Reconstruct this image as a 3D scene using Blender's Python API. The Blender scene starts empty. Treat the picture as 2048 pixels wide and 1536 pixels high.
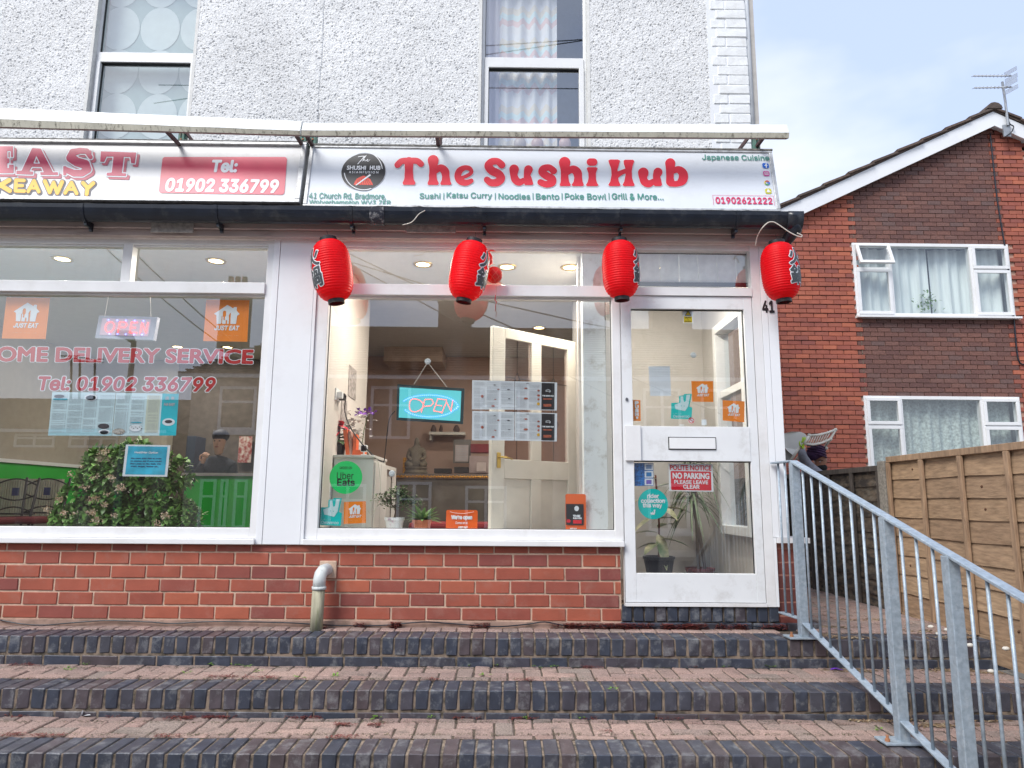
import bpy, math, random
import numpy as np
from mathutils import Vector, Matrix
random.seed(7); RNG = np.random.default_rng(7)
SC = bpy.context.scene; COL = SC.collection
R = math.radians

# ------------------------------------------------------------------ camera, world, sun, exposure
FPX, CX, CY = 1420.0, 1024.0, 768.0
PITCH, YAW, ROLL = R(9.345), R(0.57), R(0.41)
CAM = Vector((0.0, -4.9, 1.55))
_f0 = Vector((math.sin(YAW), math.cos(YAW), 0)); _r0 = Vector((math.cos(YAW), -math.sin(YAW), 0))
FWD = _f0*math.cos(PITCH) + Vector((0, 0, math.sin(PITCH)))
_u0 = -_f0*math.sin(PITCH) + Vector((0, 0, math.cos(PITCH)))
RIGHT = _r0*math.cos(ROLL) + _u0*math.sin(ROLL); UP = _u0*math.cos(ROLL) - _r0*math.sin(ROLL)
cd = bpy.data.cameras.new('camera'); cam = bpy.data.objects.new('camera', cd); COL.objects.link(cam)
cd.sensor_width = 36; cd.lens = FPX/2048*36; cd.clip_start = 0.05; cd.clip_end = 2000
M = Matrix((RIGHT, UP, -FWD)).transposed().to_4x4(); M.translation = CAM; cam.matrix_world = M
SC.camera = cam

SUN_EL, SUN_AZ = R(46), R(222)      # sun high behind the photographer, veiled by cloud
w = bpy.data.worlds.new('World'); SC.world = w; w.use_nodes = True
nt = w.node_tree; nt.nodes.clear(); N = nt.nodes.new; Lk = nt.links.new
out = N('ShaderNodeOutputWorld'); mix = N('ShaderNodeMixShader')
sky = N('ShaderNodeTexSky'); sky.sky_type = 'NISHITA'; sky.sun_disc = False
sky.sun_elevation = SUN_EL; sky.sun_rotation = SUN_AZ; sky.air_density = 1.2; sky.dust_density = 1.5
b1 = N('ShaderNodeBackground'); b1.inputs[1].default_value = 0.15; Lk(sky.outputs[0], b1.inputs[0])
b2 = N('ShaderNodeBackground'); b2.inputs[1].default_value = 0.84
tc = N('ShaderNodeTexCoord'); mp = N('ShaderNodeMapping'); mp.inputs['Scale'].default_value = (1.0, 1.0, 2.2)
nz = N('ShaderNodeTexNoise'); nz.inputs['Scale'].default_value = 2.3; nz.inputs['Detail'].default_value = 5; nz.inputs['Roughness'].default_value = .5
Lk(tc.outputs['Generated'], mp.inputs[0]); Lk(mp.outputs[0], nz.inputs[0])
cr = N('ShaderNodeValToRGB'); cr.color_ramp.elements[0].position = .40; cr.color_ramp.elements[0].color = (.52, .62, .86, 1)
cr.color_ramp.elements[1].position = .61; cr.color_ramp.elements[1].color = (.83, .86, .93, 1)
Lk(nz.outputs[0], cr.inputs[0]); Lk(cr.outputs[0], b2.inputs[0])
mix.inputs[0].default_value = .86
Lk(b1.outputs[0], mix.inputs[1]); Lk(b2.outputs[0], mix.inputs[2]); Lk(mix.outputs[0], out.inputs[0])

sd = bpy.data.lights.new('sun', 'SUN'); sd.energy = 2.1; sd.angle = R(26); sd.color = (1, .97, .92)
sun = bpy.data.objects.new('sun', sd); COL.objects.link(sun)
sdir = Vector((math.sin(SUN_AZ)*math.cos(SUN_EL), math.cos(SUN_AZ)*math.cos(SUN_EL), math.sin(SUN_EL)))
sun.rotation_euler = sdir.to_track_quat('Z', 'Y').to_euler(); sun.location = (0, -20, 30)
vs = SC.view_settings; vs.view_transform = 'Standard'; vs.look = 'None'; vs.gamma = 1; vs.exposure = 0.68; vs.use_curve_mapping = False
SC.cycles.max_bounces = 8; SC.cycles.transparent_max_bounces = 16; SC.cycles.caustics_reflective = False; SC.cycles.caustics_refractive = False
SC.cycles.use_denoising = True; SC.cycles.use_adaptive_sampling = True; SC.cycles.adaptive_threshold = 0.015
SC.cycles.sample_clamp_indirect = 6

# ------------------------------------------------------------------ measuring helpers (2048x1536 photograph -> metres)
def ray(px, py): return (FWD + RIGHT*((px-CX)/FPX) - UP*((py-CY)/FPX))
def at(px, py, Y):
    d = ray(px, py); return CAM + d*((Y-CAM.y)/d.y)
def ground(px, py, z):
    d = ray(px, py); return CAM + d*((z-CAM.z)/d.z)
def atx(px, py, X):
    d = ray(px, py); return CAM + d*((X-CAM.x)/d.x)
def refl(px, py, Y):               # a thing seen mirrored in the shop glass (glass plane y = .05)
    p = at(px, py, Y); return Vector((p.x, .1-p.y, p.z))

class Plane:
    """a plane with axes u (right), v (up), n (towards the street)"""
    def __init__(s, o, u=(1,0,0), v=(0,0,1)):
        s.o = Vector(o); s.u = Vector(u).normalized(); s.v = Vector(v).normalized(); s.n = s.u.cross(s.v)
    def pt(s, px, py):
        d = ray(px, py); t = (s.o-CAM).dot(s.n)/d.dot(s.n); q = CAM + d*t - s.o
        return q.dot(s.u), q.dot(s.v)
    def p3(s, a, b, d=0): return s.o + s.u*a + s.v*b + s.n*d
    def rect(s, x0, y0, x1, y1):
        xm, ym = (x0+x1)/2, (y0+y1)/2
        return s.pt(x0, ym)[0], s.pt(xm, y1)[1], s.pt(x1, ym)[0], s.pt(xm, y0)[1]
FR = Plane((0, 0, 0))              # shop front

# ------------------------------------------------------------------ mesh builder
class MB:
    def __init__(s): s.v = []; s.f = []; s.uv = None
    def add(s, vs_, fs):
        k = len(s.v); s.v.extend([tuple(x) for x in vs_]); s.f.extend([tuple(i+k for i in f) for f in fs]); return s
    def hexa(s, p):                # 8 points: bottom ring 0-3, top ring 4-7
        return s.add(p, [(3,2,1,0),(4,5,6,7),(0,1,5,4),(1,2,6,5),(2,3,7,6),(3,0,4,7)])
    def box(s, x0, y0, z0, x1, y1, z1):
        return s.hexa([(x0,y0,z0),(x1,y0,z0),(x1,y1,z0),(x0,y1,z0),(x0,y0,z1),(x1,y0,z1),(x1,y1,z1),(x0,y1,z1)])
    def pbox(s, P, a0, b0, a1, b1, d0, d1):   # box on a plane, d0 back .. d1 front
        return s.hexa([P.p3(a0,b0,d1),P.p3(a1,b0,d1),P.p3(a1,b0,d0),P.p3(a0,b0,d0),P.p3(a0,b1,d1),P.p3(a1,b1,d1),P.p3(a1,b1,d0),P.p3(a0,b1,d0)])
    def bar(s, p, q, w, h=None, up=(0,0,1)):  # rectangular bar from p to q
        p = Vector(p); q = Vector(q); h = h or w; d = (q-p).normalized(); u = Vector(up)
        if abs(d.dot(u)) > .98: u = Vector((0,1,0))
        a = d.cross(u).normalized()*(w/2); b = a.cross(d).normalized()*(h/2)
        return s.hexa([p-a-b, p+a-b, p+a+b, p-a+b, q-a-b, q+a-b, q+a+b, q-a+b])
    def tube(s, pts, r, n=8, cap=True):
        pts = [Vector(p) for p in pts]; rr = r if isinstance(r, (list, tuple)) else [r]*len(pts)
        k = len(s.v); ref = None
        for i, p in enumerate(pts):
            d = (pts[min(i+1, len(pts)-1)]-pts[max(i-1, 0)]).normalized()
            if ref is None: ref = Vector((0,0,1)) if abs(d.z) < .9 else Vector((1,0,0))
            a = d.cross(ref).normalized(); b = d.cross(a).normalized(); ref = -b.cross(d).cross(-b) if False else ref
            for j in range(n):
                t = 2*math.pi*j/n; s.v.append(tuple(p + a*(rr[i]*math.cos(t)) + b*(rr[i]*math.sin(t))))
        for i in range(len(pts)-1):
            for j in range(n):
                j2 = (j+1) % n; s.f.append((k+i*n+j, k+i*n+j2, k+(i+1)*n+j2, k+(i+1)*n+j))
        if cap:
            s.f.append(tuple(k+j for j in range(n))[::-1]); s.f.append(tuple(k+(len(pts)-1)*n+j for j in range(n)))
        return s
    def lathe(s, prof, c=(0,0,0), n=24, cap=True):   # prof: (r, z) list
        c = Vector(c); k = len(s.v)
        for r_, z in prof:
            for j in range(n):
                t = 2*math.pi*j/n; s.v.append((c.x+r_*math.cos(t), c.y+r_*math.sin(t), c.z+z))
        for i in range(len(prof)-1):
            for j in range(n):
                j2 = (j+1) % n; s.f.append((k+i*n+j, k+i*n+j2, k+(i+1)*n+j2, k+(i+1)*n+j))
        if cap:
            s.f.append(tuple(k+j for j in range(n))[::-1]); s.f.append(tuple(k+(len(prof)-1)*n+j for j in range(n)))
        return s
    def poly(s, pts): return s.add(pts, [tuple(range(len(pts)))])
    def prism(s, ring0, ring1):
        n = len(ring0); k = len(s.v); s.v.extend([tuple(p) for p in ring0]); s.v.extend([tuple(p) for p in ring1])
        s.f.append(tuple(k+i for i in range(n))[::-1]); s.f.append(tuple(k+n+i for i in range(n)))
        for i in range(n): s.f.append((k+i, k+(i+1) % n, k+n+(i+1) % n, k+n+i))
        return s
    def ball(s, c, rx, ry=None, rz=None, n=12, m=8):
        ry = ry or rx; rz = rz or rx; k = len(s.v); c = Vector(c)
        for i in range(m+1):
            ph = math.pi*i/m
            for j in range(n):
                t = 2*math.pi*j/n; s.v.append((c.x+rx*math.sin(ph)*math.cos(t), c.y+ry*math.sin(ph)*math.sin(t), c.z+rz*math.cos(ph)))
        for i in range(m):
            for j in range(n):
                j2 = (j+1) % n; s.f.append((k+i*n+j, k+(i+1)*n+j, k+(i+1)*n+j2, k+i*n+j2))
        return s
    def leaf(s, base, d, length, width, droop=.2, fold=.15, up=(0,0,1), segs=4):
        base = Vector(base); d = Vector(d).normalized(); up = Vector(up)
        if abs(d.dot(up)) > .97: up = Vector((1,0,0))
        side = d.cross(up).normalized(); nn = side.cross(d).normalized(); k = len(s.v)
        for i in range(segs+1):
            t = i/segs; wv = width/2*math.sin(math.pi*min(1, .08+t*.92))**.8 if 0 < t < 1 else width*.04
            p = base + d*(length*t) + Vector((0,0,-1))*(droop*length*t*t)
            s.v.append(tuple(p - side*wv + nn*(fold*wv))); s.v.append(tuple(p - nn*0)); s.v.append(tuple(p + side*wv + nn*(fold*wv)))
        for i in range(segs):
            a = k+3*i; s.f.append((a, a+1, a+4, a+3)); s.f.append((a+1, a+2, a+5, a+4))
        return s
    def mesh(s, name, off=Vector((0,0,0)), smooth=False):
        m = bpy.data.meshes.new(name)
        if off.length > 0: s.v = [(x-off.x, y-off.y, z-off.z) for x, y, z in s.v]
        m.from_pydata(s.v, [], s.f); m.update()
        if smooth: m.polygons.foreach_set('use_smooth', [True]*len(m.polygons))
        return m
    def build(s, name, mat, parent=None, smooth=False, kind=None, label=None, cat=None, group=None, bevel=0):
        off = wloc(parent)
        m = s.mesh(name, off, smooth); o = bpy.data.objects.new(name, m); COL.objects.link(o)
        if mat: m.materials.append(mat)
        if parent: o.parent = parent
        if bevel:
            b = o.modifiers.new('bevel', 'BEVEL'); b.width = bevel; b.segments = 2; b.limit_method = 'ANGLE'
        tag(o, label, cat, group, kind); return o
def wloc(o):
    v = Vector((0,0,0))
    while o is not None: v += o.location; o = o.parent
    return v
def tag(o, label=None, cat=None, group=None, kind=None):
    if label: o['label'] = label
    if cat: o['category'] = cat
    if group: o['group'] = group
    if kind: o['kind'] = kind
    return o
def thing(name, label, cat, loc=(0,0,0), group=None, kind=None):
    o = bpy.data.objects.new(name, None); COL.objects.link(o); o.location = loc; o.empty_display_size = .1
    return tag(o, label, cat, group, kind)
def part(name, mesh, mat=None, parent=None, loc=(0,0,0), kind=None):
    o = bpy.data.objects.new(name, mesh); COL.objects.link(o); o.location = loc
    if mat and not mesh.materials: mesh.materials.append(mat)
    if parent: o.parent = parent
    if kind: o['kind'] = kind
    return o
def copy_tree(o, parent=None):
    c = o.copy(); COL.objects.link(c)
    if parent: c.parent = parent
    for ch in list(o.children): copy_tree(ch, c)
    return c

# ------------------------------------------------------------------ materials
def mat(name, col, rough=.6, metal=0, var=.12, scale=12, bump=0, bscale=60, col2=None, spec=.5, island=0, objrand=0, cols=None, dirt=None, dscale=4, damt=.5, stretch=None, detail=4):
    m = bpy.data.materials.new(name); m.use_nodes = True; t = m.node_tree; n = t.nodes; l = t.links
    p = n['Principled BSDF']; p.inputs['Roughness'].default_value = rough; p.inputs['Metallic'].default_value = metal
    p.inputs['Specular IOR Level'].default_value = spec
    tcn = n.new('ShaderNodeTexCoord'); src = tcn.outputs['Object']
    if stretch:
        mpn = n.new('ShaderNodeMapping'); mpn.inputs['Scale'].default_value = stretch; l.new(src, mpn.inputs[0]); src = mpn.outputs[0]
    if objrand:
        oi = n.new('ShaderNodeObjectInfo'); va = n.new('ShaderNodeVectorMath'); va.operation = 'ADD'
        vm = n.new('ShaderNodeMath'); vm.operation = 'MULTIPLY'; vm.inputs[1].default_value = 37; l.new(oi.outputs['Random'], vm.inputs[0])
        l.new(src, va.inputs[0]); l.new(vm.outputs[0], va.inputs[1]); src = va.outputs[0]
    if cols:
        cr_ = n.new('ShaderNodeValToRGB'); e = cr_.color_ramp; e.interpolation = 'LINEAR'
        while len(e.elements) < len(cols): e.elements.new(.5)
        for i, c in enumerate(cols): e.elements[i].position = i/(len(cols)-1); e.elements[i].color = (*c, 1)
        if island: g = n.new('ShaderNodeNewGeometry'); l.new(g.outputs['Random Per Island'], cr_.inputs[0])
        else:
            oi2 = n.new('ShaderNodeObjectInfo'); l.new(oi2.outputs['Random'], cr_.inputs[0])
        base = cr_.outputs[0]
    else:
        rgb = n.new('ShaderNodeRGB'); rgb.outputs[0].default_value = (*col, 1); base = rgb.outputs[0]
    if var:
        nzn = n.new('ShaderNodeTexNoise'); nzn.inputs['Scale'].default_value = scale; nzn.inputs['Detail'].default_value = detail; l.new(src, nzn.inputs[0])
        if col2:
            rmp = n.new('ShaderNodeMapRange'); rmp.inputs[1].default_value = .4; rmp.inputs[2].default_value = .65; l.new(nzn.outputs[0], rmp.inputs[0])
            mx = n.new('ShaderNodeMix'); mx.data_type = 'RGBA'; l.new(rmp.outputs[0], mx.inputs[0]); l.new(base, mx.inputs[6]); mx.inputs[7].default_value = (*col2, 1); base = mx.outputs[2]
        else:
            rmp = n.new('ShaderNodeMapRange'); rmp.inputs[1].default_value = .3; rmp.inputs[2].default_value = .7; rmp.inputs[3].default_value = 1-var; rmp.inputs[4].default_value = 1+var
            l.new(nzn.outputs[0], rmp.inputs[0])
            mx = n.new('ShaderNodeVectorMath'); mx.operation = 'SCALE'; l.new(base, mx.inputs[0]); l.new(rmp.outputs[0], mx.inputs['Scale']); base = mx.outputs[0]
    if dirt:
        dn = n.new('ShaderNodeTexNoise'); dn.inputs['Scale'].default_value = dscale; dn.inputs['Detail'].default_value = 9; dn.inputs['Roughness'].default_value = .72; l.new(src, dn.inputs[0])
        dr = n.new('ShaderNodeMapRange'); dr.inputs[1].default_value = .52; dr.inputs[2].default_value = .68; dr.inputs[4].default_value = damt; l.new(dn.outputs[0], dr.inputs[0])
        mx2 = n.new('ShaderNodeMix'); mx2.data_type = 'RGBA'; l.new(dr.outputs[0], mx2.inputs[0]); l.new(base, mx2.inputs[6]); mx2.inputs[7].default_value = (*dirt, 1); base = mx2.outputs[2]
    l.new(base, p.inputs['Base Color'])
    if bump:
        bn = n.new('ShaderNodeTexNoise'); bn.inputs['Scale'].default_value = bscale; bn.inputs['Detail'].default_value = 5; l.new(src, bn.inputs[0])
        bp = n.new('ShaderNodeBump'); bp.inputs['Strength'].default_value = bump; bp.inputs['Distance'].default_value = .004; l.new(bn.outputs[0], bp.inputs['Height']); l.new(bp.outputs[0], p.inputs['Normal'])
    return m
def emis(name, col, s):
    m = bpy.data.materials.new(name); m.use_nodes = True; p = m.node_tree.nodes['Principled BSDF']
    p.inputs['Base Color'].default_value = (*col, 1); p.inputs['Emission Color'].default_value = (*col, 1); p.inputs['Emission Strength'].default_value = s; return m
def glassmat(name, k=1.6, tint=(.93,.96,.95), streak=0):
    m = bpy.data.materials.new(name); m.use_nodes = True; t = m.node_tree; n = t.nodes; l = t.links; n.clear()
    o = n.new('ShaderNodeOutputMaterial'); mx = n.new('ShaderNodeMixShader'); tr = n.new('ShaderNodeBsdfTransparent'); gl = n.new('ShaderNodeBsdfGlossy')
    tr.inputs[0].default_value = (*tint, 1); gl.inputs['Roughness'].default_value = 0; gl.inputs['Color'].default_value = (.95,.97,1,1)
    lw = n.new('ShaderNodeLayerWeight'); lw.inputs[0].default_value = .5; fr = n.new('ShaderNodeMath'); fr.operation = 'POWER'; fr.inputs[1].default_value = 5; l.new(lw.outputs['Facing'], fr.inputs[0])
    mu = n.new('ShaderNodeMath'); mu.operation = 'MULTIPLY_ADD'; mu.inputs[1].default_value = .95; mu.inputs[2].default_value = .043*k; mu.use_clamp = True
    l.new(fr.outputs[0], mu.inputs[0]); l.new(mu.outputs[0], mx.inputs[0]); l.new(tr.outputs[0], mx.inputs[1]); l.new(gl.outputs[0], mx.inputs[2])
    last = mx.outputs[0]
    if streak:                      # a thin film of dust and old smears on the pane
        tcn = n.new('ShaderNodeTexCoord'); mpn = n.new('ShaderNodeMapping'); mpn.inputs['Scale'].default_value = (3, 3, .9)
        nz_ = n.new('ShaderNodeTexNoise'); nz_.inputs['Scale'].default_value = 2.2; nz_.inputs['Detail'].default_value = 7; nz_.inputs['Roughness'].default_value = .65
        l.new(tcn.outputs['Object'], mpn.inputs[0]); l.new(mpn.outputs[0], nz_.inputs[0])
        mr = n.new('ShaderNodeMapRange'); mr.inputs[1].default_value = .5; mr.inputs[2].default_value = .8; mr.inputs[4].default_value = streak; l.new(nz_.outputs[0], mr.inputs[0])
        df = n.new('ShaderNodeBsdfDiffuse'); df.inputs[0].default_value = (.7,.72,.72,1); m2 = n.new('ShaderNodeMixShader')
        l.new(mr.outputs[0], m2.inputs[0]); l.new(last, m2.inputs[1]); l.new(df.outputs[0], m2.inputs[2]); last = m2.outputs[0]
    l.new(last, o.inputs[0]); return m

WHITE = mat('white_frame', (.77,.775,.785), .35, var=.05, scale=5, dirt=(.42,.38,.32), dscale=2.2, damt=.22)
WHITE2 = mat('white_panel', (.80,.82,.85), .4, var=.03, scale=2, dirt=(.55,.53,.52), dscale=1.3, damt=.2)
UPVC = mat('white_upvc', (.80,.81,.82), .3, var=.02, dirt=(.5,.48,.42), dscale=7, damt=.15)
BLACKP = mat('black_plastic', (.012,.016,.026), .28, var=.25, scale=9, dirt=(.10,.10,.10), dscale=11, damt=.35)
BLACK = mat('black_matte', (.012,.012,.014), .5, var=.1)
GASKET = mat('black_gasket', (.01,.01,.011), .6, var=0)
MORTAR = mat('mortar_tan', (.56,.40,.30), .95, var=.18, scale=30, bump=.6, bscale=220)
MORTARD = mat('mortar_dirty', (.25,.195,.15), .95, scale=22, var=.3, col2=(.07,.06,.045), bump=.8, bscale=200)
GLASS = glassmat('shop_glass', 4.3, streak=.05)
GLASSUP = glassmat('upper_glass', 6)
GLASSFAR = glassmat('house_glass', 3.0)
REDB = mat('red_brick', (0,0,0), .75, cols=[(.29,.070,.045),(.355,.090,.052),(.315,.078,.048),(.22,.058,.048),(.40,.105,.055)], var=.10, scale=9, objrand=1, bump=.35, bscale=150, dirt=(.34,.20,.16), dscale=7, damt=.3)
BLUEB = mat('blue_brick', (0,0,0), .42, cols=[(.040,.048,.072),(.034,.042,.062),(.048,.054,.074),(.075,.058,.064),(.038,.047,.070),(.054,.054,.068)], var=.25, scale=14, objrand=1, bump=.35, bscale=120, dirt=(.30,.31,.32), dscale=11, damt=.5)
PAVE = mat('paver_block', (0,0,0), .95, cols=[(.335,.235,.205),(.30,.215,.19),(.37,.255,.22),(.255,.205,.18),(.34,.225,.195)], var=.42, scale=130, objrand=1, bump=.9, bscale=260, dirt=(.10,.085,.07), dscale=9, damt=.6)
# ------------------------------------------------------------------ lettering: outlines -> distance field -> clean flat mesh
def _font(path):
    try: return bpy.data.fonts.load(path)
    except Exception: return None
_dir = bpy.utils.system_resource('DATAFILES') or ''
INTER = _font(_dir + '/fonts/Inter.woff2')
_segc = {}
def text_segs(text, font='inter'):
    key = (text, font)
    if key in _segc: return _segc[key]
    cu = bpy.data.curves.new('lettering_source', 'FONT'); cu.body = text; cu.size = 1; cu.resolution_u = 4; cu.fill_mode = 'FRONT'
    if font == 'inter' and INTER and 'I' not in text and all(ord(c_) < 0x3000 for c_ in text): cu.font = INTER
    ob_ = bpy.data.objects.new('lettering_source', cu); COL.objects.link(ob_)
    m = bpy.data.meshes.new_from_object(ob_)
    v = np.array([q.co[:2] for q in m.vertices]) if m.vertices else np.zeros((0,2))
    cnt = {}
    for p_ in m.polygons:
        vv = list(p_.vertices)
        for i in range(len(vv)):
            e = (vv[i], vv[(i+1) % len(vv)]); k = tuple(sorted((tuple(np.round(v[e[0]], 5)), tuple(np.round(v[e[1]], 5))))); cnt[k] = cnt.get(k, 0)+1
    segs = np.array([[*a, *b] for (a, b), c in cnt.items() if c == 1 and a != b])
    bpy.data.objects.remove(ob_); bpy.data.meshes.remove(m); bpy.data.curves.remove(cu)
    _segc[key] = segs; return segs
def sdf_segs(segs, X, Y, reach):
    d = np.full(X.shape, reach*1.0); ins = np.zeros(X.shape, bool)
    W = X.shape[1]; step = 24
    lo = np.minimum(segs[:,0], segs[:,2]); hi = np.maximum(segs[:,0], segs[:,2])
    for c in range(0, W, step):
        xs = X[:, c:c+step]; ys = Y[:, c:c+step]; x0, x1 = xs.min()-reach, xs.max()+reach
        S = segs[(hi >= x0) & (lo <= x1)]
        if not len(S): continue
        px = xs[..., None]; py = ys[..., None]
        ax, ay, bx, by = S.T; dx, dy = bx-ax, by-ay
        t = np.clip(((px-ax)*dx + (py-ay)*dy)/(dx*dx+dy*dy+1e-12), 0, 1)
        dd = np.sqrt((px-ax-t*dx)**2 + (py-ay-t*dy)**2).min(-1)
        # vertical-ray parity keeps the column filter valid
        cr_ = ((ax > px) != (bx > px)) & (py < ay + (px-ax)*dy/np.where(dx == 0, 1e-9, dx))
        ii = (cr_.sum(-1) % 2) == 1
        d[:, c:c+step] = np.minimum(dd, reach); ins[:, c:c+step] = ii
    return np.where(ins, d, -d)
def sdf_shapes(shapes, X, Y):
    f = np.full(X.shape, -1e3)
    for sh in shapes:
        k = sh[0]
        if k in ('chain', '-chain'):
            pts = sh[1]; g = np.full(X.shape, -1e3)
            for (ax, ay, ar), (bx, by, br) in zip(pts[:-1], pts[1:]):
                dx, dy = bx-ax, by-ay; t = np.clip(((X-ax)*dx+(Y-ay)*dy)/(dx*dx+dy*dy+1e-12), 0, 1)
                g = np.maximum(g, ar+(br-ar)*t - np.hypot(X-ax-t*dx, Y-ay-t*dy))
        else:
            P_ = np.array(sh[1], float); Q = np.roll(P_, -1, 0); S = np.hstack([P_, Q])
            px = X[..., None]; py = Y[..., None]; ax, ay, bx, by = S.T; dx, dy = bx-ax, by-ay
            t = np.clip(((px-ax)*dx+(py-ay)*dy)/(dx*dx+dy*dy+1e-12), 0, 1)
            dd = np.hypot(px-ax-t*dx, py-ay-t*dy).min(-1)
            ins = ((((ay > py) != (by > py)) & (px < ax+(py-ay)*dx/np.where(dy == 0, 1e-9, dy))).sum(-1) % 2) == 1
            g = np.where(ins, dd, -dd)
        f = np.minimum(f, -g) if k[0] == '-' else np.maximum(f, g)
    return f
def march(F, X, Y, merge=True):
    """polygons where F > 0"""
    V = []; Fc = []; idx = {}
    H, W = F.shape; I = F > 0
    def vid(x, y):
        k = (round(x, 6), round(y, 6))
        if k not in idx: idx[k] = len(V); V.append((x, y))
        return idx[k]
    n = I[:-1,:-1].astype(int)+I[:-1,1:]+I[1:,1:]+I[1:,:-1]
    full = n == 4
    for j in range(H-1):
        i = 0; row = full[j]
        while i < W-1:
            if row[i]:
                k = i
                while merge and k+1 < W-1 and row[k+1]: k += 1
                x0, y0, x1, y1 = X[j,i], Y[j,i], X[j,k+1], Y[j+1,i]
                Fc.append((vid(x0,y0), vid(x1,y0), vid(x1,y1), vid(x0,y1))); i = k+1
            else: i += 1
    for j, i in zip(*np.where((n > 0) & (n < 4))):
        cs = [(j,i),(j,i+1),(j+1,i+1),(j+1,i)]; poly = []
        for a in range(4):
            p, q = cs[a], cs[(a+1) % 4]; fp, fq = F[p], F[q]
            if fp > 0: poly.append(vid(X[p], Y[p]))
            if (fp > 0) != (fq > 0):
                t = fp/(fp-fq); poly.append(vid(X[p]+(X[q]-X[p])*t, Y[p]+(Y[q]-Y[p])*t))
        if len(poly) >= 3: Fc.append(tuple(poly))
    return V, Fc
_tmc = {}
def text_shape(text, bold=0.0, cells=16, font='inter', merge=True, slant=0):
    """verts normalised to the ink box of the plain text in [0,1]x[0,1]"""
    key = (text, bold, cells, font, merge, slant)
    if key in _tmc: return _tmc[key]
    s = text_segs(text, font).copy()
    if slant: s[:,0] += slant*s[:,1]; s[:,2] += slant*s[:,3]
    x0, x1 = min(s[:,0].min(), s[:,2].min()), max(s[:,0].max(), s[:,2].max()); y0, y1 = min(s[:,1].min(), s[:,3].min()), max(s[:,1].max(), s[:,3].max())
    c = (y1-y0)/cells; pad = max(bold, 0)+2*c
    X, Y = np.meshgrid(np.arange(x0-pad, x1+pad+c, c), np.arange(y0-pad, y1+pad+c, c))
    F = sdf_segs(s, X, Y, abs(bold)+3*c) + bold
    V, Fc = march(F, X, Y, merge)
    V = [((x-x0)/(x1-x0), (y-y0)/(y1-y0)) for x, y in V]
    _tmc[key] = (V, Fc); return V, Fc
def put_text(mb, P, r, text, d, bold=.02, cells=16, font='inter', slant=0, skew=0):
    a0, b0, a1, b1 = r; V, Fc = text_shape(text, bold, cells, font, True, slant)
    mb.add([P.p3(a0+(a1-a0)*x, b0+(b1-b0)*y + skew*(a1-a0)*x, d) for x, y in V], Fc)
def put_shapes(mb, P, shapes, cell, d, off=0, to=None):
    """shapes in local coordinates of plane P (or mapped by to)"""
    xs = []; ys = []; mr = 0
    for sh in shapes:
        for p in sh[1]:
            r_ = p[2] if len(p) > 2 else 0
            xs += [p[0]-r_, p[0]+r_]; ys += [p[1]-r_, p[1]+r_]
    pad = off+2*cell
    X, Y = np.meshgrid(np.arange(min(xs)-pad, max(xs)+pad+cell, cell), np.arange(min(ys)-pad, max(ys)+pad+cell, cell))
    V, Fc = march(sdf_shapes(shapes, X, Y)+off, X, Y)
    to = to or (lambda x, y: (x, y))
    vv = [P.p3(*to(x, y), d) for x, y in V]
    if vv and Fc:                  # keep faces turned to the street
        f = Fc[0]; nrm = (vv[f[1]]-vv[f[0]]).cross(vv[f[2]]-vv[f[0]])
        if nrm.dot(P.n) < 0: Fc = [tuple(reversed(f)) for f in Fc]
    mb.add(vv, Fc)
def disc(mb, P, ca, cb, ra, rb, d, n=40):
    mb.poly([P.p3(ca+ra*math.cos(2*math.pi*i/n), cb+rb*math.sin(2*math.pi*i/n), d) for i in range(n)])
def quad(mb, P, r, d): a0, b0, a1, b1 = r; mb.poly([P.p3(a0,b0,d), P.p3(a1,b0,d), P.p3(a1,b1,d), P.p3(a0,b1,d)])
def pquad(mb, P, px, d): mb.poly([P.p3(*P.pt(x, y), d) for x, y in px])   # photo corners BL, BR, TR, TL
def rrect(r, rad): a0, b0, a1, b1 = r; return [('poly', [(a0+rad,b0),(a1-rad,b0),(a1,b0+rad),(a1,b1-rad),(a1-rad,b1),(a0+rad,b1),(a0,b1-rad),(a0,b0+rad)])]
PRT = {}
def pm(name, col=0, rough=.45):
    if name not in PRT: PRT[name] = mat('print_'+name, col, rough, var=.06, scale=9)
    return PRT[name]
P_RED = pm('red', (.72,.012,.03)); P_PINK = pm('crimson', (.62,.035,.08)); P_WHITE = pm('white', (.82,.84,.87)); P_BLACK = pm('black', (.012,.012,.015))
P_TEAL = pm('teal_text', (.07,.27,.22)); P_ORANGE = pm('orange', (.90,.24,.008)); P_CYAN = pm('cyan', (.0,.55,.52)); P_GREEN = pm('green', (.01,.62,.14)); P_YEL = pm('yellow', (.85,.62,.0))
P_GREY = pm('grey_text', (.40,.42,.45)); P_SHEET = pm('sheet', (.78,.81,.86), .35); P_SKY = pm('sky_blue', (.05,.45,.62)); P_LSKY = pm('pale_blue', (.42,.66,.74)); P_DRED = pm('deep_red', (.5,.01,.01))
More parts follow.
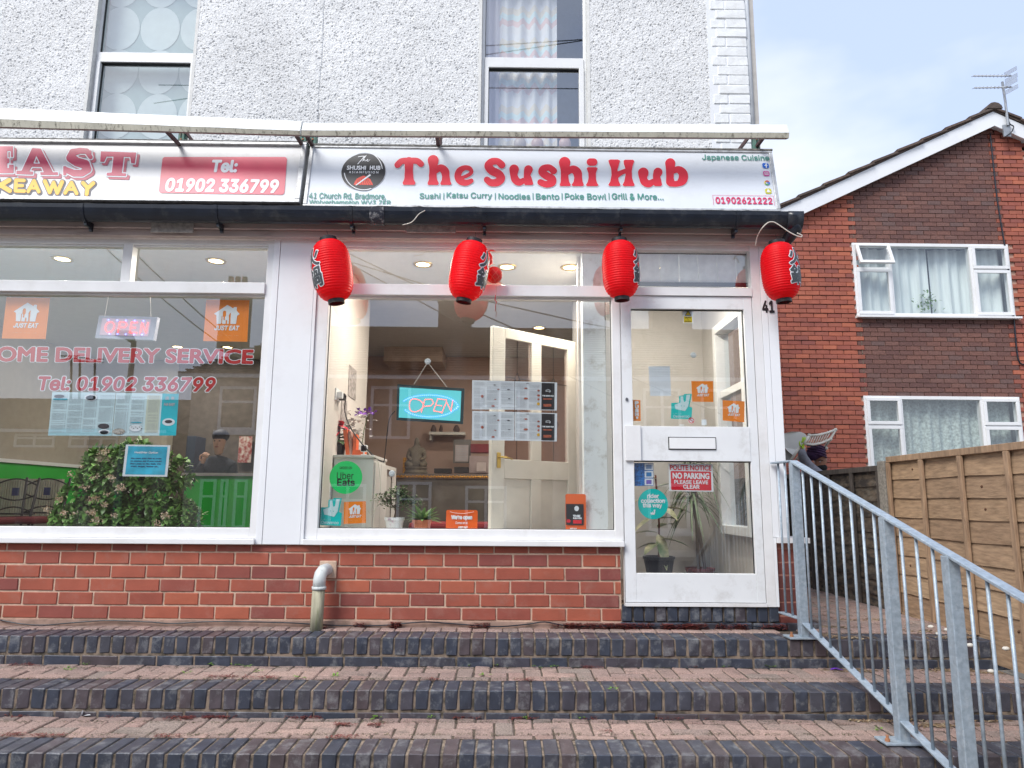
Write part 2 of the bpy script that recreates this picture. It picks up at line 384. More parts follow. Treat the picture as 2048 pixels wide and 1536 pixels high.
# ------------------------------------------------------------------ ground, steps
XL, XR = -4.6, 3.05
Y1, Y2, Y3, Y4, Y5 = -.335, -.877, -1.411, -1.945, -2.48     # step noses
Z1, Z2, Z3, Z4, Z5 = .716, .5465, .402, .25, .105
g = MB(); g.poly([(-300,-300,-.004),(300,-300,-.004),(300,300,-.004),(-300,300,-.004)])
g.build('ground', mat('ground_earth', (.16,.15,.13), .95, scale=.4, var=.3), kind='structure')
g = MB(); g.box(-60,-14.5,-.10,60,-7.0,.0); g.build('road', mat('asphalt', (.055,.055,.058), .9, scale=40, bump=.5, bscale=200), kind='structure')
g = MB(); g.box(-60,-7.0,-.10,60,-2.48,.09); g.build('pavement', mat('pavement_slab', (.30,.28,.26), .9, scale=14, bump=.4), kind='structure')
g = MB(); g.box(-60,-17.2,-.10,60,-14.5,.10); g.build('far_pavement', mat('pavement_far', (.30,.28,.26), .9, scale=14), kind='structure')

def brick_variants(name, lx, ly, lz, mt, n=6, jit=.0022, bev=.004):
    out_ = []
    for i in range(n):
        m = bpy.data.meshes.new(name); V = []; r_ = random.Random(i*31+int(lx*1e4))
        J = lambda: r_.uniform(-jit, jit)
        hx, hy, hz = lx/2, ly/2, lz/2; c = {}
        for sx in (-1,1):
            for sy in (-1,1):
                for sz in (-1,1):
                    b = (hx*sx+J(), hy*sy+J(), hz*sz+J()); bb = bev*r_.uniform(.7,1.5)
                    c[(sx,sy,sz)] = len(V)
                    V += [(b[0]-bb*sx, b[1]-bb*sy, b[2]), (b[0]-bb*sx, b[1], b[2]-bb*sz), (b[0], b[1]-bb*sy, b[2]-bb*sz)]
        F = []
        def fq(keys, k): F.append(tuple(c[q]+k for q in keys))
        for s_ in (-1,1):
            o_ = lambda L: L if s_ > 0 else L[::-1]
            fq(o_([(-1,-1,s_),(1,-1,s_),(1,1,s_),(-1,1,s_)]), 0)
            fq(o_([(1,s_,-1),(-1,s_,-1),(-1,s_,1),(1,s_,1)]), 1)
            fq(o_([(s_,-1,-1),(s_,1,-1),(s_,1,1),(s_,-1,1)]), 2)
        for a in (-1,1):
            for b in (-1,1):
                F.append((c[(-1,a,b)]+0, c[(1,a,b)]+0, c[(1,a,b)]+1, c[(-1,a,b)]+1))
                F.append((c[(a,-1,b)]+0, c[(a,1,b)]+0, c[(a,1,b)]+2, c[(a,-1,b)]+2))
                F.append((c[(a,b,-1)]+1, c[(a,b,1)]+1, c[(a,b,1)]+2, c[(a,b,-1)]+2))
                for d_ in (-1,1): k = c[(a,b,d_)]; F.append((k,k+1,k+2))
        m.from_pydata(V, [], F); m.update(); m.materials.append(mt)
        import bmesh
        bm = bmesh.new(); bm.from_mesh(m); bmesh.ops.recalc_face_normals(bm, faces=bm.faces); bm.to_mesh(m); bm.free()
        out_.append(m)
    return out_
def lay(vars_, name, parent, x, y, z, rot=0, base=None):
    o = bpy.data.objects.new(name, random.choice(vars_)); COL.objects.link(o)
    b = base if base is not None else wloc(parent)
    o.location = (x-b.x, y-b.y, z-b.z); o.rotation_euler = (random.uniform(-.006,.006), random.uniform(-.006,.006), rot+random.uniform(-.008,.008)); o.parent = parent
    return o
def herring(parent, x0, y0, x1, y1, z, clipf=None, ox=0.0, oy=0.0):
    """200x100 block pavers, herringbone, cut at the edges"""
    U = .1; i0, i1 = int((x0-ox)/U)-3, int((x1-ox)/U)+3; j0, j1 = int((y0-oy)/U)-3, int((y1-oy)/U)+3
    vH = brick_variants('paver', .191, .0915, .06, PAVE, 6, .003, .005); cache = {}
    for j in range(j0, j1):
        for i in range(i0, i1):
            c = (i-j) % 4
            if c == 0: r_ = (i*U+ox, j*U+oy, (i+2)*U+ox, (j+1)*U+oy)
            elif c == 3: r_ = (i*U+ox, j*U+oy, (i+1)*U+ox, (j+2)*U+oy)
            else: continue
            q = (max(r_[0],x0), max(r_[1],y0), min(r_[2],x1), min(r_[3],y1))
            wx, wy = q[2]-q[0], q[3]-q[1]
            if wx < .02 or wy < .02: continue
            if clipf and not clipf((q[0]+q[2])/2, (q[1]+q[3])/2): continue
            zz = z-.03+random.uniform(-.004,.003)
            o = lay(vH, 'paver', parent, (q[0]+q[2])/2, (q[1]+q[3])/2, zz, 0)
            if c == 3: o.rotation_euler.z += math.pi/2; o.scale = (wy/.2, wx/.1, 1)
            else: o.scale = (wx/.2, wy/.1, 1)
NB = brick_variants('brick', .066, .215, .1025, BLUEB, 8, .0022, .004)
SB = brick_variants('brick', .218, .10, .06, BLUEB, 6, .002, .004)
PV = brick_variants('paver', .096, .12, .06, PAVE, 5, .002, .005)
def nosing(parent, yf, z, x0, x1, ph=0):
    b = wloc(parent); x = x0+ph
    while x < x1: lay(NB, 'brick', parent, x+.033, yf+.1075+random.uniform(-.0025,.0025), z-.05125+random.uniform(-.002,.001), 0, b); x += .0785+random.uniform(-.0006,.0006)
    x = x0-ph
    while x < x1: lay(SB, 'brick', parent, x+.109, yf+.0505, z-.1025-.012-.03, 0, b); x += .2285
# top platform
st = MB(); st.box(XL, Y1+.006, -.05, XR, 4.6, Z1-.008); P0 = st.build('platform', MORTARD, kind='structure')
JOINT = mat('joint_sand', (.085,.065,.05), 1, var=.4, scale=60, bump=.8, bscale=200)
nosing(P0, Y1, Z1, XL, XR, .02)
x = XL
while x < 1.72: lay(PV, 'paver', P0, x+.05, Y1+.215+.062, Z1-.024+random.uniform(-.002,.002)); x += .1
MB().box(XL, Y1+.217, Z1-.02, XR, Y1+.336, Z1-.003).build('joint_sand', JOINT, P0)
P0b = MB().box(1.93, Y1+.225, Z1-.03, XR-.002, 4.59, Z1-.004).build('path', MORTARD, kind='structure')
herring(P0b, 1.94, Y1+.228, XR-.01, 3.0, Z1+.006, ox=.013)
P1 = MB().box(XL, Y2+.006, -.05, XR, Y1+.005, Z2-.008).build('step', MORTARD, kind='structure'); nosing(P1, Y2, Z2, XL, XR, .055); MB().box(XL, Y2+.218, Z2-.03, XR-.001, Y1+.004, Z2-.0045).build('joint_sand', JOINT, P1)
herring(P1, XL+.5, Y2+.222, XR-.01, Y1+.002, Z2+.002, ox=.03, oy=.02)
P2 = MB().box(XL, Y3+.006, -.05, XR, Y2+.005, Z3-.008).build('step', MORTARD, kind='structure'); nosing(P2, Y3, Z3, XL+1, XR, .03); MB().box(XL, Y3+.218, Z3-.03, XR-.001, Y2+.004, Z3-.0045).build('joint_sand', JOINT, P2)
herring(P2, XL+1, Y3+.222, XR-.01, Y2+.002, Z3+.002, ox=.06, oy=.06)
P3 = MB().box(XL, Y4, -.05, XR, Y3+.005, Z4).build('step', MORTARD, kind='structure')
P4 = MB().box(XL, Y5, -.05, XR, Y4+.005, Z5).build('step', MORTARD, kind='structure')
ew = MB(); ew.box(XR, Y5, -.05, XR+.2, Y1-.1, .52); ew.build('retaining_wall', mat('render_wall', (.42,.38,.31), .95, scale=30, var=.25, bump=.9, bscale=80), label='rough rendered low wall at the right end of the steps', cat='wall')

# ------------------------------------------------------------------ the shop building
BLD = thing('shop_building', 'white roughcast shop building with two glazed shopfronts over a red brick plinth', 'building', (0, 0, Z1))
zs = FR.pt(900, 1091)[1]; zbase = FR.pt(900, 1250)[1]      # sill underside, wall foot
xd0 = FR.pt(1243, 1170)[0]                                  # left edge of the door frame
xr1 = FR.pt(1557, 1170)[0]
zfl = .873; CEIL = 3.40
pl = MB(); pl.box(XL, .018, .5, xd0, .22, zs)
PLN = pl.build('brick_plinth', MORTAR, BLD)
RB = brick_variants('brick', .2215, .10, .0755, REDB, 8, .0016, .003); RBh = RB
cp = .0872; z = zs-.062; offs = [.0,.115,.215,.015,.125,.03,.14]; k = 0; zc = zs-.001
def course(zlo, zhi, ox):
    xx = XL+ox
    while xx < xd0-.02:
        x1_ = min(xx+.2215, xd0-.004)
        o = lay(RB, 'brick', PLN, (xx+x1_)/2, .062+random.uniform(-.0012,.0012), (zlo+zhi)/2); o.scale = ((x1_-xx)/.2215, 1, (zhi-zlo)/.0755); o.rotation_euler = (0,0,0)
        xx += .2335
course(zc-.048, zc-.006, .105); zc -= .059
for k in range(5): course(zc-.0755, zc, offs[k]); zc -= cp
zc_ = zc
MB().box(XL, -.012, Z1-.02, xd0-.01, .018, zc_+.004).build('footing', mat('footing_mortar', (.36,.24,.19), .95, var=.25, scale=12, dirt=(.14,.11,.08), dscale=9, damt=.6), BLD)
# doorstep of blue bricks
ds = MB(); ds.box(xd0, .02, Z1-.1, xr1, .25, zfl-.02); DST = ds.build('doorstep', MORTARD, BLD)
DB = brick_variants('brick', .064, .10, .098, BLUEB, 5, .002, .004)
zt = FR.pt(1400, 1213)[1]; x = xd0+.003
while x < xr1-.03: lay(DB, 'brick', DST, x+.033, .055, zt-.05); x += .0757
x = xd0-.04
while x < xr1+.1: o = lay(SB, 'brick', DST, x+.109, .045, zt-.098-.013-.025); x += .229
# small brick pier with white sill right of the door
xp1 = FR.pt(1614, 1170)[0]; zp = FR.pt(1585, 1086)[1]
pr = MB(); pr.box(xr1+.001, .03, Z1-.05, xp1, .24, zp); PIER = pr.build('brick_pier', mat('mortar_pier', (.34,.16,.12), .95, scale=30, var=.2), BLD)
PBm = mat('purple_brick', (0,0,0), .75, cols=[(.17,.045,.035),(.13,.04,.036),(.20,.05,.037)], objrand=1, bump=.3)
PB = brick_variants('brick', .2, .1, .078, PBm, 4, .0012, .003); zz = zp-.045; k = 0
while zz > Z1-.02:
    o = lay(PB, 'brick', PIER, (xr1+xp1)/2+.002, .077, zz-.04); o.scale.x = (xp1-xr1-.006)/.2; zz -= .0872; k += 1
MB().box(xr1+.002, -.02, zp, xp1+.03, .25, zp+.035).build('sill', WHITE, BLD)

# shopfront frames --------------------------------------------------
def xat(px, py): return FR.pt(px, py)[0]
def zat(px, py): return FR.pt(px, py)[1]
ztop = zat(800, 478); zhead = zat(800, 494); ztr1, ztr0 = zat(900, 570), zat(900, 592); zg0 = zat(900, 1058.5); zb0 = zat(900, 1080)
def frame_box(mb, a0, a1, b0, b1, d0=-.06, d1=.0, lip=.012):
    mb.pbox(FR, a0, b0, a1, b1, d0, d1)
def window_frame(name, xs, label=None):
    """xs: jamb outer-left, glass-left, glass-right, jamb outer-right"""
    o = thing(name, None, None, (xs[0]-0, 0, zs-Z1)); o.parent = BLD
    return o
# left shop front
def build_front(xo0, xg0, xg1, xo1, mulls):
    W_ = bpy.data.objects.new('shop_window', None); COL.objects.link(W_); W_.parent = BLD; W_.location = (xo0, 0, 0)
    f = MB()
    f.pbox(FR, xo0, zb0, xg0, ztop, -.07, .0); f.pbox(FR, xg1, zb0, xo1, ztop, -.07, .0)
    f.pbox(FR, xg0, zhead, xg1, ztop, -.07, -.006); f.pbox(FR, xg0, ztr0, xg1, ztr1, -.07, .016); f.pbox(FR, xg0, zb0, xg1, zg0, -.07, -.002)
    f.pbox(FR, xg0+.001, ztr0-.014, xg1-.001, ztr0, -.06, -.02); f.pbox(FR, xg0+.001, zhead-.012, xg1-.001, zhead, -.06, -.022)
    for m_ in mulls: f.pbox(FR, m_-.034, ztr1, m_+.034, zhead, -.07, .0)
    f.build('frame', WHITE, W_, bevel=.003)
    s_ = MB(); s_.pbox(FR, xo0, zs, xo1, zb0-.001, -.07, .035); s_.build('sill', WHITE, W_, bevel=.003)
    gk = MB()
    for (b0, b1) in ((zg0, ztr0), (ztr1, zhead)):
        gk.pbox(FR, xg0, b1-.010-.0, xg1, b1-.0, -.055, -.045); gk.pbox(FR, xg0, b0, xg1, b0+.004, -.055, -.045)
        gk.pbox(FR, xg0, b0+.005, xg0+.004, b1-.011, -.055, -.045); gk.pbox(FR, xg1-.004, b0+.005, xg1, b1-.011, -.055, -.045)
    gk.build('gasket', GASKET, W_)
    p = MB(); quad(p, FR, (xg0, zg0, xg1, ztr0), -.05); p.build('pane', GLASS, W_)
    ed = [xg0]+[v for m_ in mulls for v in (m_-.034, m_+.034)]+[xg1]
    for i in range(0, len(ed), 2):
        p = MB(); quad(p, FR, (ed[i], ztr1, ed[i+1], zhead), -.05); p.build('pane', GLASS, W_)
    return W_
LW = build_front(XL+.02, XL+.08, xat(515, 815), xat(530, 790), [xat(254, 516), xat(-330, 516)])
RWx = (xat(623, 800), xat(646, 828), xat(1226.5, 830), xat(1243, 830))
RW = build_front(*RWx, [])
# pilaster panels between the shop fronts
pn = MB(); xa, xb = xat(530, 790), xat(623, 800)
pn.pbox(FR, xa+.001, zs, xa+.045, ztop, -.08, .012); pn.build('panel', WHITE2, BLD, bevel=.002)
pn = MB(); pn.pbox(FR, xa+.048, zs, xb-.025, ztop, -.08, .010); pn.build('panel', WHITE2, BLD, bevel=.002)
pn = MB(); pn.pbox(FR, xb-.022, zs, xb-.001, ztop, -.08, .014); pn.build('panel', WHITE2, BLD, bevel=.002)
# door frame, door, panel on its right
DX0, DX1 = xat(1245, 830), xat(1514, 830); JX1 = xat(1533, 830)
DF = bpy.data.objects.new('door_frame', None); COL.objects.link(DF); DF.parent = BLD; DF.location = (DX0, 0, 0)
zl1 = zat(1380, 593); zl0 = zat(1380, 1205); zth = zat(1380, 1213)
f = MB(); f.pbox(FR, RWx[3]+.001, zth, DX0-.004, ztop, -.07, .002); f.pbox(FR, DX1+.004, zth, JX1, ztop, -.07, .004)
f.pbox(FR, DX0-.004, zl1+.004, DX1+.004, zat(1380,576), -.07, .012); f.pbox(FR, DX0-.004, zat(1380, 500), DX1+.004, ztop, -.07, -.004)
f.pbox(FR, DX0-.003, zth, DX1+.003, zl0-.004, -.07, .01); f.build('frame', WHITE, DF, bevel=.003)
p = MB(); quad(p, FR, (DX0-.004, zat(1380,576), DX1+.004, zat(1380,500)), -.05); p.build('pane', GLASS, DF)
DR = bpy.data.objects.new('door', None); COL.objects.link(DR); DR.parent = BLD; DR.location = (DX0, 0, .1)
ga0, ga1 = xat(1263, 735), xat(1492, 735); gb1, gb0 = zat(1380, 618), zat(1380, 853)
ha0, ha1 = xat(1271, 1035), xat(1508, 1035); hb1, hb0 = zat(1380, 922), zat(1380, 1147.5)
ga0 = ha0 = (ga0+ha0)/2; ga1 = ha1 = (ga1+ha1)/2
f = MB(); f.pbox(FR, DX0, zl0, ga0, zl1, -.05, .0); f.pbox(FR, ga1, zl0, DX1, zl1, -.05, .0)
f.pbox(FR, ga0, gb1, ga1, zl1, -.05, -.001); f.pbox(FR, ga0, hb1, ga1, gb0, -.05, .004); f.pbox(FR, ga0, zl0, ga1, hb0, -.05, -.001)
f.build('door_leaf', mat('door_paint', (.76,.78,.80), .4, var=.04, scale=4, dirt=(.34,.31,.27), dscale=5, damt=.3), DR, bevel=.002)
gk = MB()
for (b0, b1) in ((gb0, gb1), (hb0, hb1)):
    gk.pbox(FR, ga0, b1-.007, ga1, b1, -.035, -.024); gk.pbox(FR, ga1-.005, b0, ga1, b1-.008, -.035, -.024); gk.pbox(FR, ga0, b0, ga0+.003, b1-.008, -.035, -.024)
gk.build('gasket', GASKET, DR)
for (b0, b1) in ((gb0, gb1), (hb0, hb1)):
    p = MB(); quad(p, FR, (ga0, b0, ga1, b1), -.03); p.build('pane', GLASS, DR)
p = MB(); p.pbox(FR, xat(1250, 886), hb1-.002, xat(1281, 886), gb0+.002, .004, .02); p.build('push_plate', WHITE, DR, bevel=.003)
lb = FR.rect(1338, 876, 1430, 898); p = MB(); p.pbox(FR, *[lb[0]-.006, lb[1]-.006, lb[2]+.006, lb[3]+.006], .004, .007); LBX = p.build('letter_box', GASKET, DR)
p = MB(); p.pbox(FR, *lb, .0072, .016); p.build('flap', UPVC, LBX, bevel=.002)
la, lb_ = FR.pt(1253.5, 799); k = len(FR.__dict__)
lk = MB(); CH = mat('chrome', (.55,.57,.6), .25, 1, var=.05)
lk.prism([FR.p3(la+.011*math.cos(t*math.pi/8), lb_+.014*math.sin(t*math.pi/8), 0) for t in range(16)], [FR.p3(la+.009*math.cos(t*math.pi/8), lb_+.012*math.sin(t*math.pi/8), .008) for t in range(16)])
LK = lk.build('lock', CH, DR); MB().pbox(FR, la-.002, lb_-.006, la+.002, lb_+.004, .0078, .0085).build('keyhole', BLACK, LK)
JX2 = xat(1566, 830)
pn = MB(); pn.pbox(FR, JX1+.002, zp+.036, JX1+.045, ztop, -.2, .006); pn.pbox(FR, JX1+.0475, zp+.036, JX2, ztop, -.2, .004); pn.build('panel', WHITE2, BLD, bevel=.002)
pn = MB(); pn.pbox(FR, JX1+.001, zth, xr1+.0, zp+.0355, -.07, .003); pn.build('panel', WHITE2, BLD, bevel=.002)
# number 41
t = MB(); put_text(t, FR, FR.rect(1524, 603, 1547, 625), '41', .009, .03, 18); NUM = t.build('house_number', P_BLACK, BLD)

# fascia board under the gutter
FA = Plane((0, -.10, 0))
zf1 = FA.pt(900, 440)[1]; zf0 = FA.pt(900, 462)[1]; zf00 = FA.pt(900, 475)[1]
FASC = mat('weathered_paint', (.44,.36,.34), .7, var=.12, scale=3, dirt=(.18,.13,.12), dscale=7, damt=.6, stretch=(.35,1,3))
f = MB(); f.box(XL, -.10, zf0, JX2+.05, .03, zf1+.05); f.box(XL, -.075, zf00, JX2+.045, .03, zf0-.001); f.build('fascia', FASC, BLD, bevel=.004)
f = MB(); f.box(XL, -.03, ztop, JX2+.03, .1, zf00-.001); f.build('head_trim', mat('trim_paint', (.62,.56,.54), .6, var=.08, dirt=(.3,.24,.22), dscale=9, damt=.4), BLD)
for (x0_, x1_) in ((303, 388), (812, 912)):
    r_ = FA.rect(x0_, 446, x1_, 466); f = MB(); f.pbox(FA, r_[0], r_[1], r_[2], r_[3], .001, .010); f.build('repair_patch', mat('patch', (.40,.37,.35), .9, scale=40, var=.3, bump=.6), BLD, bevel=.003)
# lean-to roof edge between sign and gutter
UW = .22                                                     # upper wall plane
rf = MB(); zr0 = zf1+.022
nn = 70; xs_ = [XL+(JX2+.12-XL)*i/nn for i in range(nn+1)]
top = [(x_, -.235+random.uniform(-.008,.008), zr0+.012+random.uniform(-.006,.010)) for x_ in xs_]
for i in range(nn):
    a, b = top[i], top[i+1]
    rf.hexa([(a[0],a[1],a[2]-.02),(b[0],b[1],b[2]-.02),(b[0],UW,zr0+.12),(a[0],UW,zr0+.12), a, b, (b[0],UW,zr0+.15),(a[0],UW,zr0+.15)])
rf.build('roof', mat('black_felt', (.025,.023,.022), .85, var=.5, scale=60, dirt=(.13,.10,.08), dscale=16, damt=.7, bump=1, bscale=120), BLD)
MB().box(XL, -.1, zf1+.05, JX2+.06, UW, zr0).build('soffit', BLACK, BLD)

# gutter -------------------------------------------------------------
GY = -.185
gl_, gr_ = at(-60, 420, GY), at(1575, 436, GY)
gz = (at(0, 421, GY).z+at(1080, 443, GY).z+at(1500, 446, GY).z)/3
GU = thing('gutter', 'black half round plastic gutter running below both shop signs', 'gutter', (0, GY, gz))
gp = MB(); rad = .062; prof = [(math.cos(a), math.sin(a)) for a in [math.pi*(1+i/12) for i in range(13)]]
def gutter_run(mb, x0_, x1_, rr, th=.004, tilt=0):
    k = len(mb.v)
    for xx in (x0_, x1_):
        for c_, s_ in prof: mb.v.append((xx, GY+rr*c_, gz+.055+rr*s_*1.7))
        for c_, s_ in prof[::-1]: mb.v.append((xx, GY+(rr-th)*c_, gz+.055+(rr-th)*s_*1.7))
    n_ = len(prof)*2
    for i in range(n_): mb.f.append((k+i, k+(i+1) % n_, k+n_+(i+1) % n_, k+n_+i))
    mb.f.append(tuple(range(k, k+n_))[::-1]); mb.f.append(tuple(range(k+n_, k+2*n_)))
gutter_run(gp, XL, gr_.x, rad); gp.build('channel', BLACKP, GU, smooth=False)
for px in (172, 437, 704, 969, 1242, 1471):
    c = at(px, 430, GY); m_ = MB(); gutter_run(m_, c.x-.012, c.x+.012, rad+.005); m_.box(c.x-.010, GY, gz-.075, c.x+.010, -.101, gz-.035); m_.box(c.x-.010, -.12, gz-.095, c.x+.010, -.101, gz-.07); m_.build('bracket', BLACKP, GU)
u = at(756, 435, GY); m_ = MB(); gutter_run(m_, u.x-.05, u.x+.05, rad+.004); m_.build('joint_tape', mat('tape', (.02,.022,.035), .4, dirt=(.4,.4,.4), dscale=25, damt=.8), GU)
# outlet at the right end: a swept elbow that turns back down to the wall
e0 = gr_.x; m_ = MB(); gutter_run(m_, e0-.02, e0+.09, rad+.006)
m_.tube([(e0+.055, GY, gz+.02), (e0+.05, GY+.01, gz-.05), (e0+.02, GY+.06, gz-.10), (e0-.0, GY+.14, gz-.135), (e0-.01, GY+.3, gz-.16)], [.056,.05,.04,.038,.038], 14)
m_.build('outlet', BLACKP, GU, smooth=True)

# ------------------------------------------------------------------ upper wall: roughcast, windows, painted brick corner
UP_ = Plane((0, UW, 0))
zu0 = UP_.pt(1000, 400)[1]; zu1 = UP_.pt(1000, 0)[1]+.25
def upwin(name, gx0, gx1, fx0, fx1, ymid):
    pass
ux1 = UP_.pt(1497, 140)[0]
w1 = (UP_.pt(176, 140)[0], UP_.pt(390, 130)[0]); w2 = (UP_.pt(957, 140)[0], UP_.pt(1180, 140)[0])
zw = zu0-.02
bx0 = UP_.pt(1430, 140)[0]
ROUGH = mat('roughcast_paint', (.775,.785,.795), .75, var=.09, scale=1.5, dirt=(.34,.34,.33), dscale=90, damt=.75, detail=8)
cell = .0043; nx = int((bx0+.02-XL)/cell); nz_ = int((zu1-zu0)/cell)
def blur(a, k):
    for ax in (0, 1):
        a = sum(np.roll(a, s_, ax)*w_ for s_, w_ in zip(range(-len(k)//2+1, len(k)//2+1), k))
    return a
base = blur(RNG.random((nz_+1, nx+1)), [.22,.56,.22]); base = (base-base.mean())/base.std()
big = blur(blur(RNG.random((nz_+1, nx+1)), [1/9]*9), [1/9]*9); big = (big-big.mean())/big.std()
h = .0020*np.tanh(base) + .0007*big - .0105*np.clip(base-.85, 0, 1.0)
Xg, Zg = np.meshgrid(XL+np.arange(nx+1)*cell, zu0+np.arange(nz_+1)*cell)
crx = UP_.pt(650, 0)[0]+ (Zg-zu1)*.0; h -= .008*(np.abs(Xg-crx-.004*np.sin(Zg*9)) < .004)
jit = lambda: (RNG.random(Xg.shape)-.5)*cell*.5
co = np.stack([Xg+jit(), UW-h, Zg+jit()], -1).reshape(-1, 3)-np.array(wloc(BLD))
ii, jj = np.meshgrid(np.arange(nx), np.arange(nz_)); cx_ = XL+(ii+.5)*cell; cz_ = zu0+(jj+.5)*cell
keep = ~(((cx_ > w1[0]) & (cx_ < w1[1])) | ((cx_ > w2[0]) & (cx_ < w2[1])))
# ragged edge next to the painted bricks
edge = bx0-.02+.035*((np.floor((cz_-zu0)/.082) % 2) == 0) + .012*np.sin(cz_*70)
keep &= cx_ < edge-.012
a = (jj*(nx+1)+ii)[keep]; F4 = np.stack([a, a+1, a+nx+2, a+nx+1], -1)
used, inv = np.unique(F4.ravel(), return_inverse=True); co = co[used]; F4 = inv.reshape(-1, 4)
m = bpy.data.meshes.new('roughcast_wall'); m.vertices.add(len(co)); m.vertices.foreach_set('co', co.ravel()); m.loops.add(F4.size); m.loops.foreach_set('vertex_index', F4.ravel())
m.polygons.add(len(F4)); m.polygons.foreach_set('loop_start', np.arange(0, F4.size, 4)); m.update(calc_edges=True); m.materials.append(ROUGH)
part('roughcast_wall', m, None, BLD)
WALLP = mat('wall_plain', (.78,.80,.82), .9, scale=50, var=.1, bump=1, bscale=90)
bw = MB()                                                    # solid wall behind and above
for (xa_, xb_) in ((XL, w1[0]), (w1[1], w2[0]), (w2[1], ux1-.012)): bw.box(xa_, UW+.014, zu0-.2, xb_, UW+.28, zu1+.02)
bw.box(XL, UW+.014, zu1+.02, ux1-.012, UW+.28, zu1+1.3); bw.build('wall', WALLP, BLD)
for (xa_, xb_) in (w1, w2):
    rv = MB(); rv.box(xa_-.001, UW-.001, zu0, xa_+.022, UW+.1, zu1); rv.box(xb_-.022, UW-.001, zu0, xb_+.001, UW+.1, zu1); rv.build('reveal', mat('reveal_paint', (.72,.72,.70), .8, scale=20, var=.08, bump=.4), BLD)
QB = brick_variants('brick', .215, .10, .079, mat('painted_brick', (.80,.82,.83), .6, var=.06, scale=15, objrand=1, bump=.6, bscale=60, dirt=(.60,.58,.54), dscale=10, damt=.3), 6, .002, .006)
CO = MB().box(bx0-.05, UW-.003, zu0, ux1-.008, UW+.03, zu1+1.3).build('corner_brickwork', WHITE2, BLD)
zz = zu0; k = 0
while zz < zu1+.3:
    wdt = ux1-bx0
    if k % 2: segs_ = [(bx0+.02, ux1-.002)]
    else: segs_ = [(bx0-.02, bx0+.09), (bx0+.1, ux1-.002)]
    for s0, s1 in segs_: o = lay(QB, 'brick', CO, (s0+s1)/2, UW+.04+random.uniform(-.002,.002), zz+.036); o.scale.x = (s1-s0)/.215
    zz += .082; k += 1
cp_ = MB(); cp_.tube([(ux1+.012, UW+.03, zu0-.1), (ux1+.012, UW+.03, zu1+1)], .026, 12); cp_.tube([(ux1+.012, UW+.03, zu0+.62), (ux1+.012, UW+.03, zu0+.64)], .031, 12)
cp_.build('corner_pipe', mat('painted_pipe', (.62,.65,.68), .5), BLD, smooth=True)
# back volume of the building so that nothing is hollow
sh = MB(); sh.box(-5.8, .05, Z1-.7, -5.7, 5.5, zu1+1.3); sh.box(-5.7, .05, Z1-.7, XL-.001, .2, zu1+1.3); sh.box(-5.7, 5.4, Z1, 1.9, 5.5, zu1+1.3); sh.box(XL, UW+.29, CEIL+.02, 1.9, 5.39, CEIL+.12)
sh.box(1.86, 1.35, Z1, 1.98, 5.39, zu1+1.3); sh.box(1.86, .25, CEIL+.13, 1.98, 1.35, zu1+1.3); sh.box(XL, UW+.29, zu1+1.3, 1.9, 5.39, zu1+1.4)
sh.build('outer_wall', mat('side_render', (.5,.48,.45), .9), BLD)
def upper_window(px_g0, px_g1, wr, name):
    W_ = bpy.data.objects.new('window', None); COL.objects.link(W_); W_.parent = BLD; W_.location = (wr[0], UW, 2)
    Q = Plane((0, UW+.05, 0)); zt_ = zu1; zsa1, zsa0 = Q.pt(px_g1[1]-100, 117)[1], Q.pt(px_g1[1]-100, 137)[1]
    if name == 'l': zsa1, zsa0 = Q.pt(290, 107)[1], Q.pt(290, 126)[1]
    g0, g1 = Q.pt(px_g0[0], 50)[0], Q.pt(px_g0[1], 50)[0]; s0, s1 = Q.pt(px_g1[0], 190)[0], Q.pt(px_g1[1], 190)[0]
    x0_, x1_ = wr[0]+.022, wr[1]-.022
    f = MB(); f.pbox(Q, x0_, zw, g0, zt_, -.06, .0); f.pbox(Q, g1, zsa0, x1_, zt_, -.06, .0); f.pbox(Q, s1+.04, zw, x1_, zsa0, -.06, .0)
    f.pbox(Q, g0, zsa0, g1, zsa1, -.06, .012)
    f.pbox(Q, g0+.001, zw, s0, zsa0-.001, -.05, .018); f.pbox(Q, s1, zw, s1+.039, zsa0-.001, -.05, .018); f.pbox(Q, s0, zw, s1, zw+.05, -.05, .018)
    f.build('frame', UPVC, W_, bevel=.004)
    gk = MB(); gk.pbox(Q, s0, zsa0-.008, s1, zsa0-.001, -.03, .0); gk.pbox(Q, s0, zw+.05, s0+.004, zsa0-.009, -.03, -.01); gk.pbox(Q, g0, zsa1, g0+.004, zt_, -.03, -.01); gk.build('gasket', GASKET, W_)
    for r_ in ((g0, zsa1, g1, zt_), (s0, zw+.05, s1, zsa0-.001)):
        p = MB(); quad(p, Q, r_, -.02); p.build('pane', GLASSUP, W_)
    rm = MB(); rm.box(x0_-.05, UW+.12, zw-.05, x1_+.05, UW+.9, zt_+.3); mm = rm.mesh('room_box'); 
    fz = [f_ for f_ in rm.f][:]; rm.f = [fz[1], fz[0], fz[5], fz[3], fz[4]]; rm.build('room_lining', mat('room_blue_'+name, (.38,.44,.52), .9), W_)
    return W_, Q, x0_, x1_, zt_
UWL = upper_window((205, 398), (196, 378), w1, 'l'); UWR = upper_window((971, 1166), (977, 1158), w2, 'r')
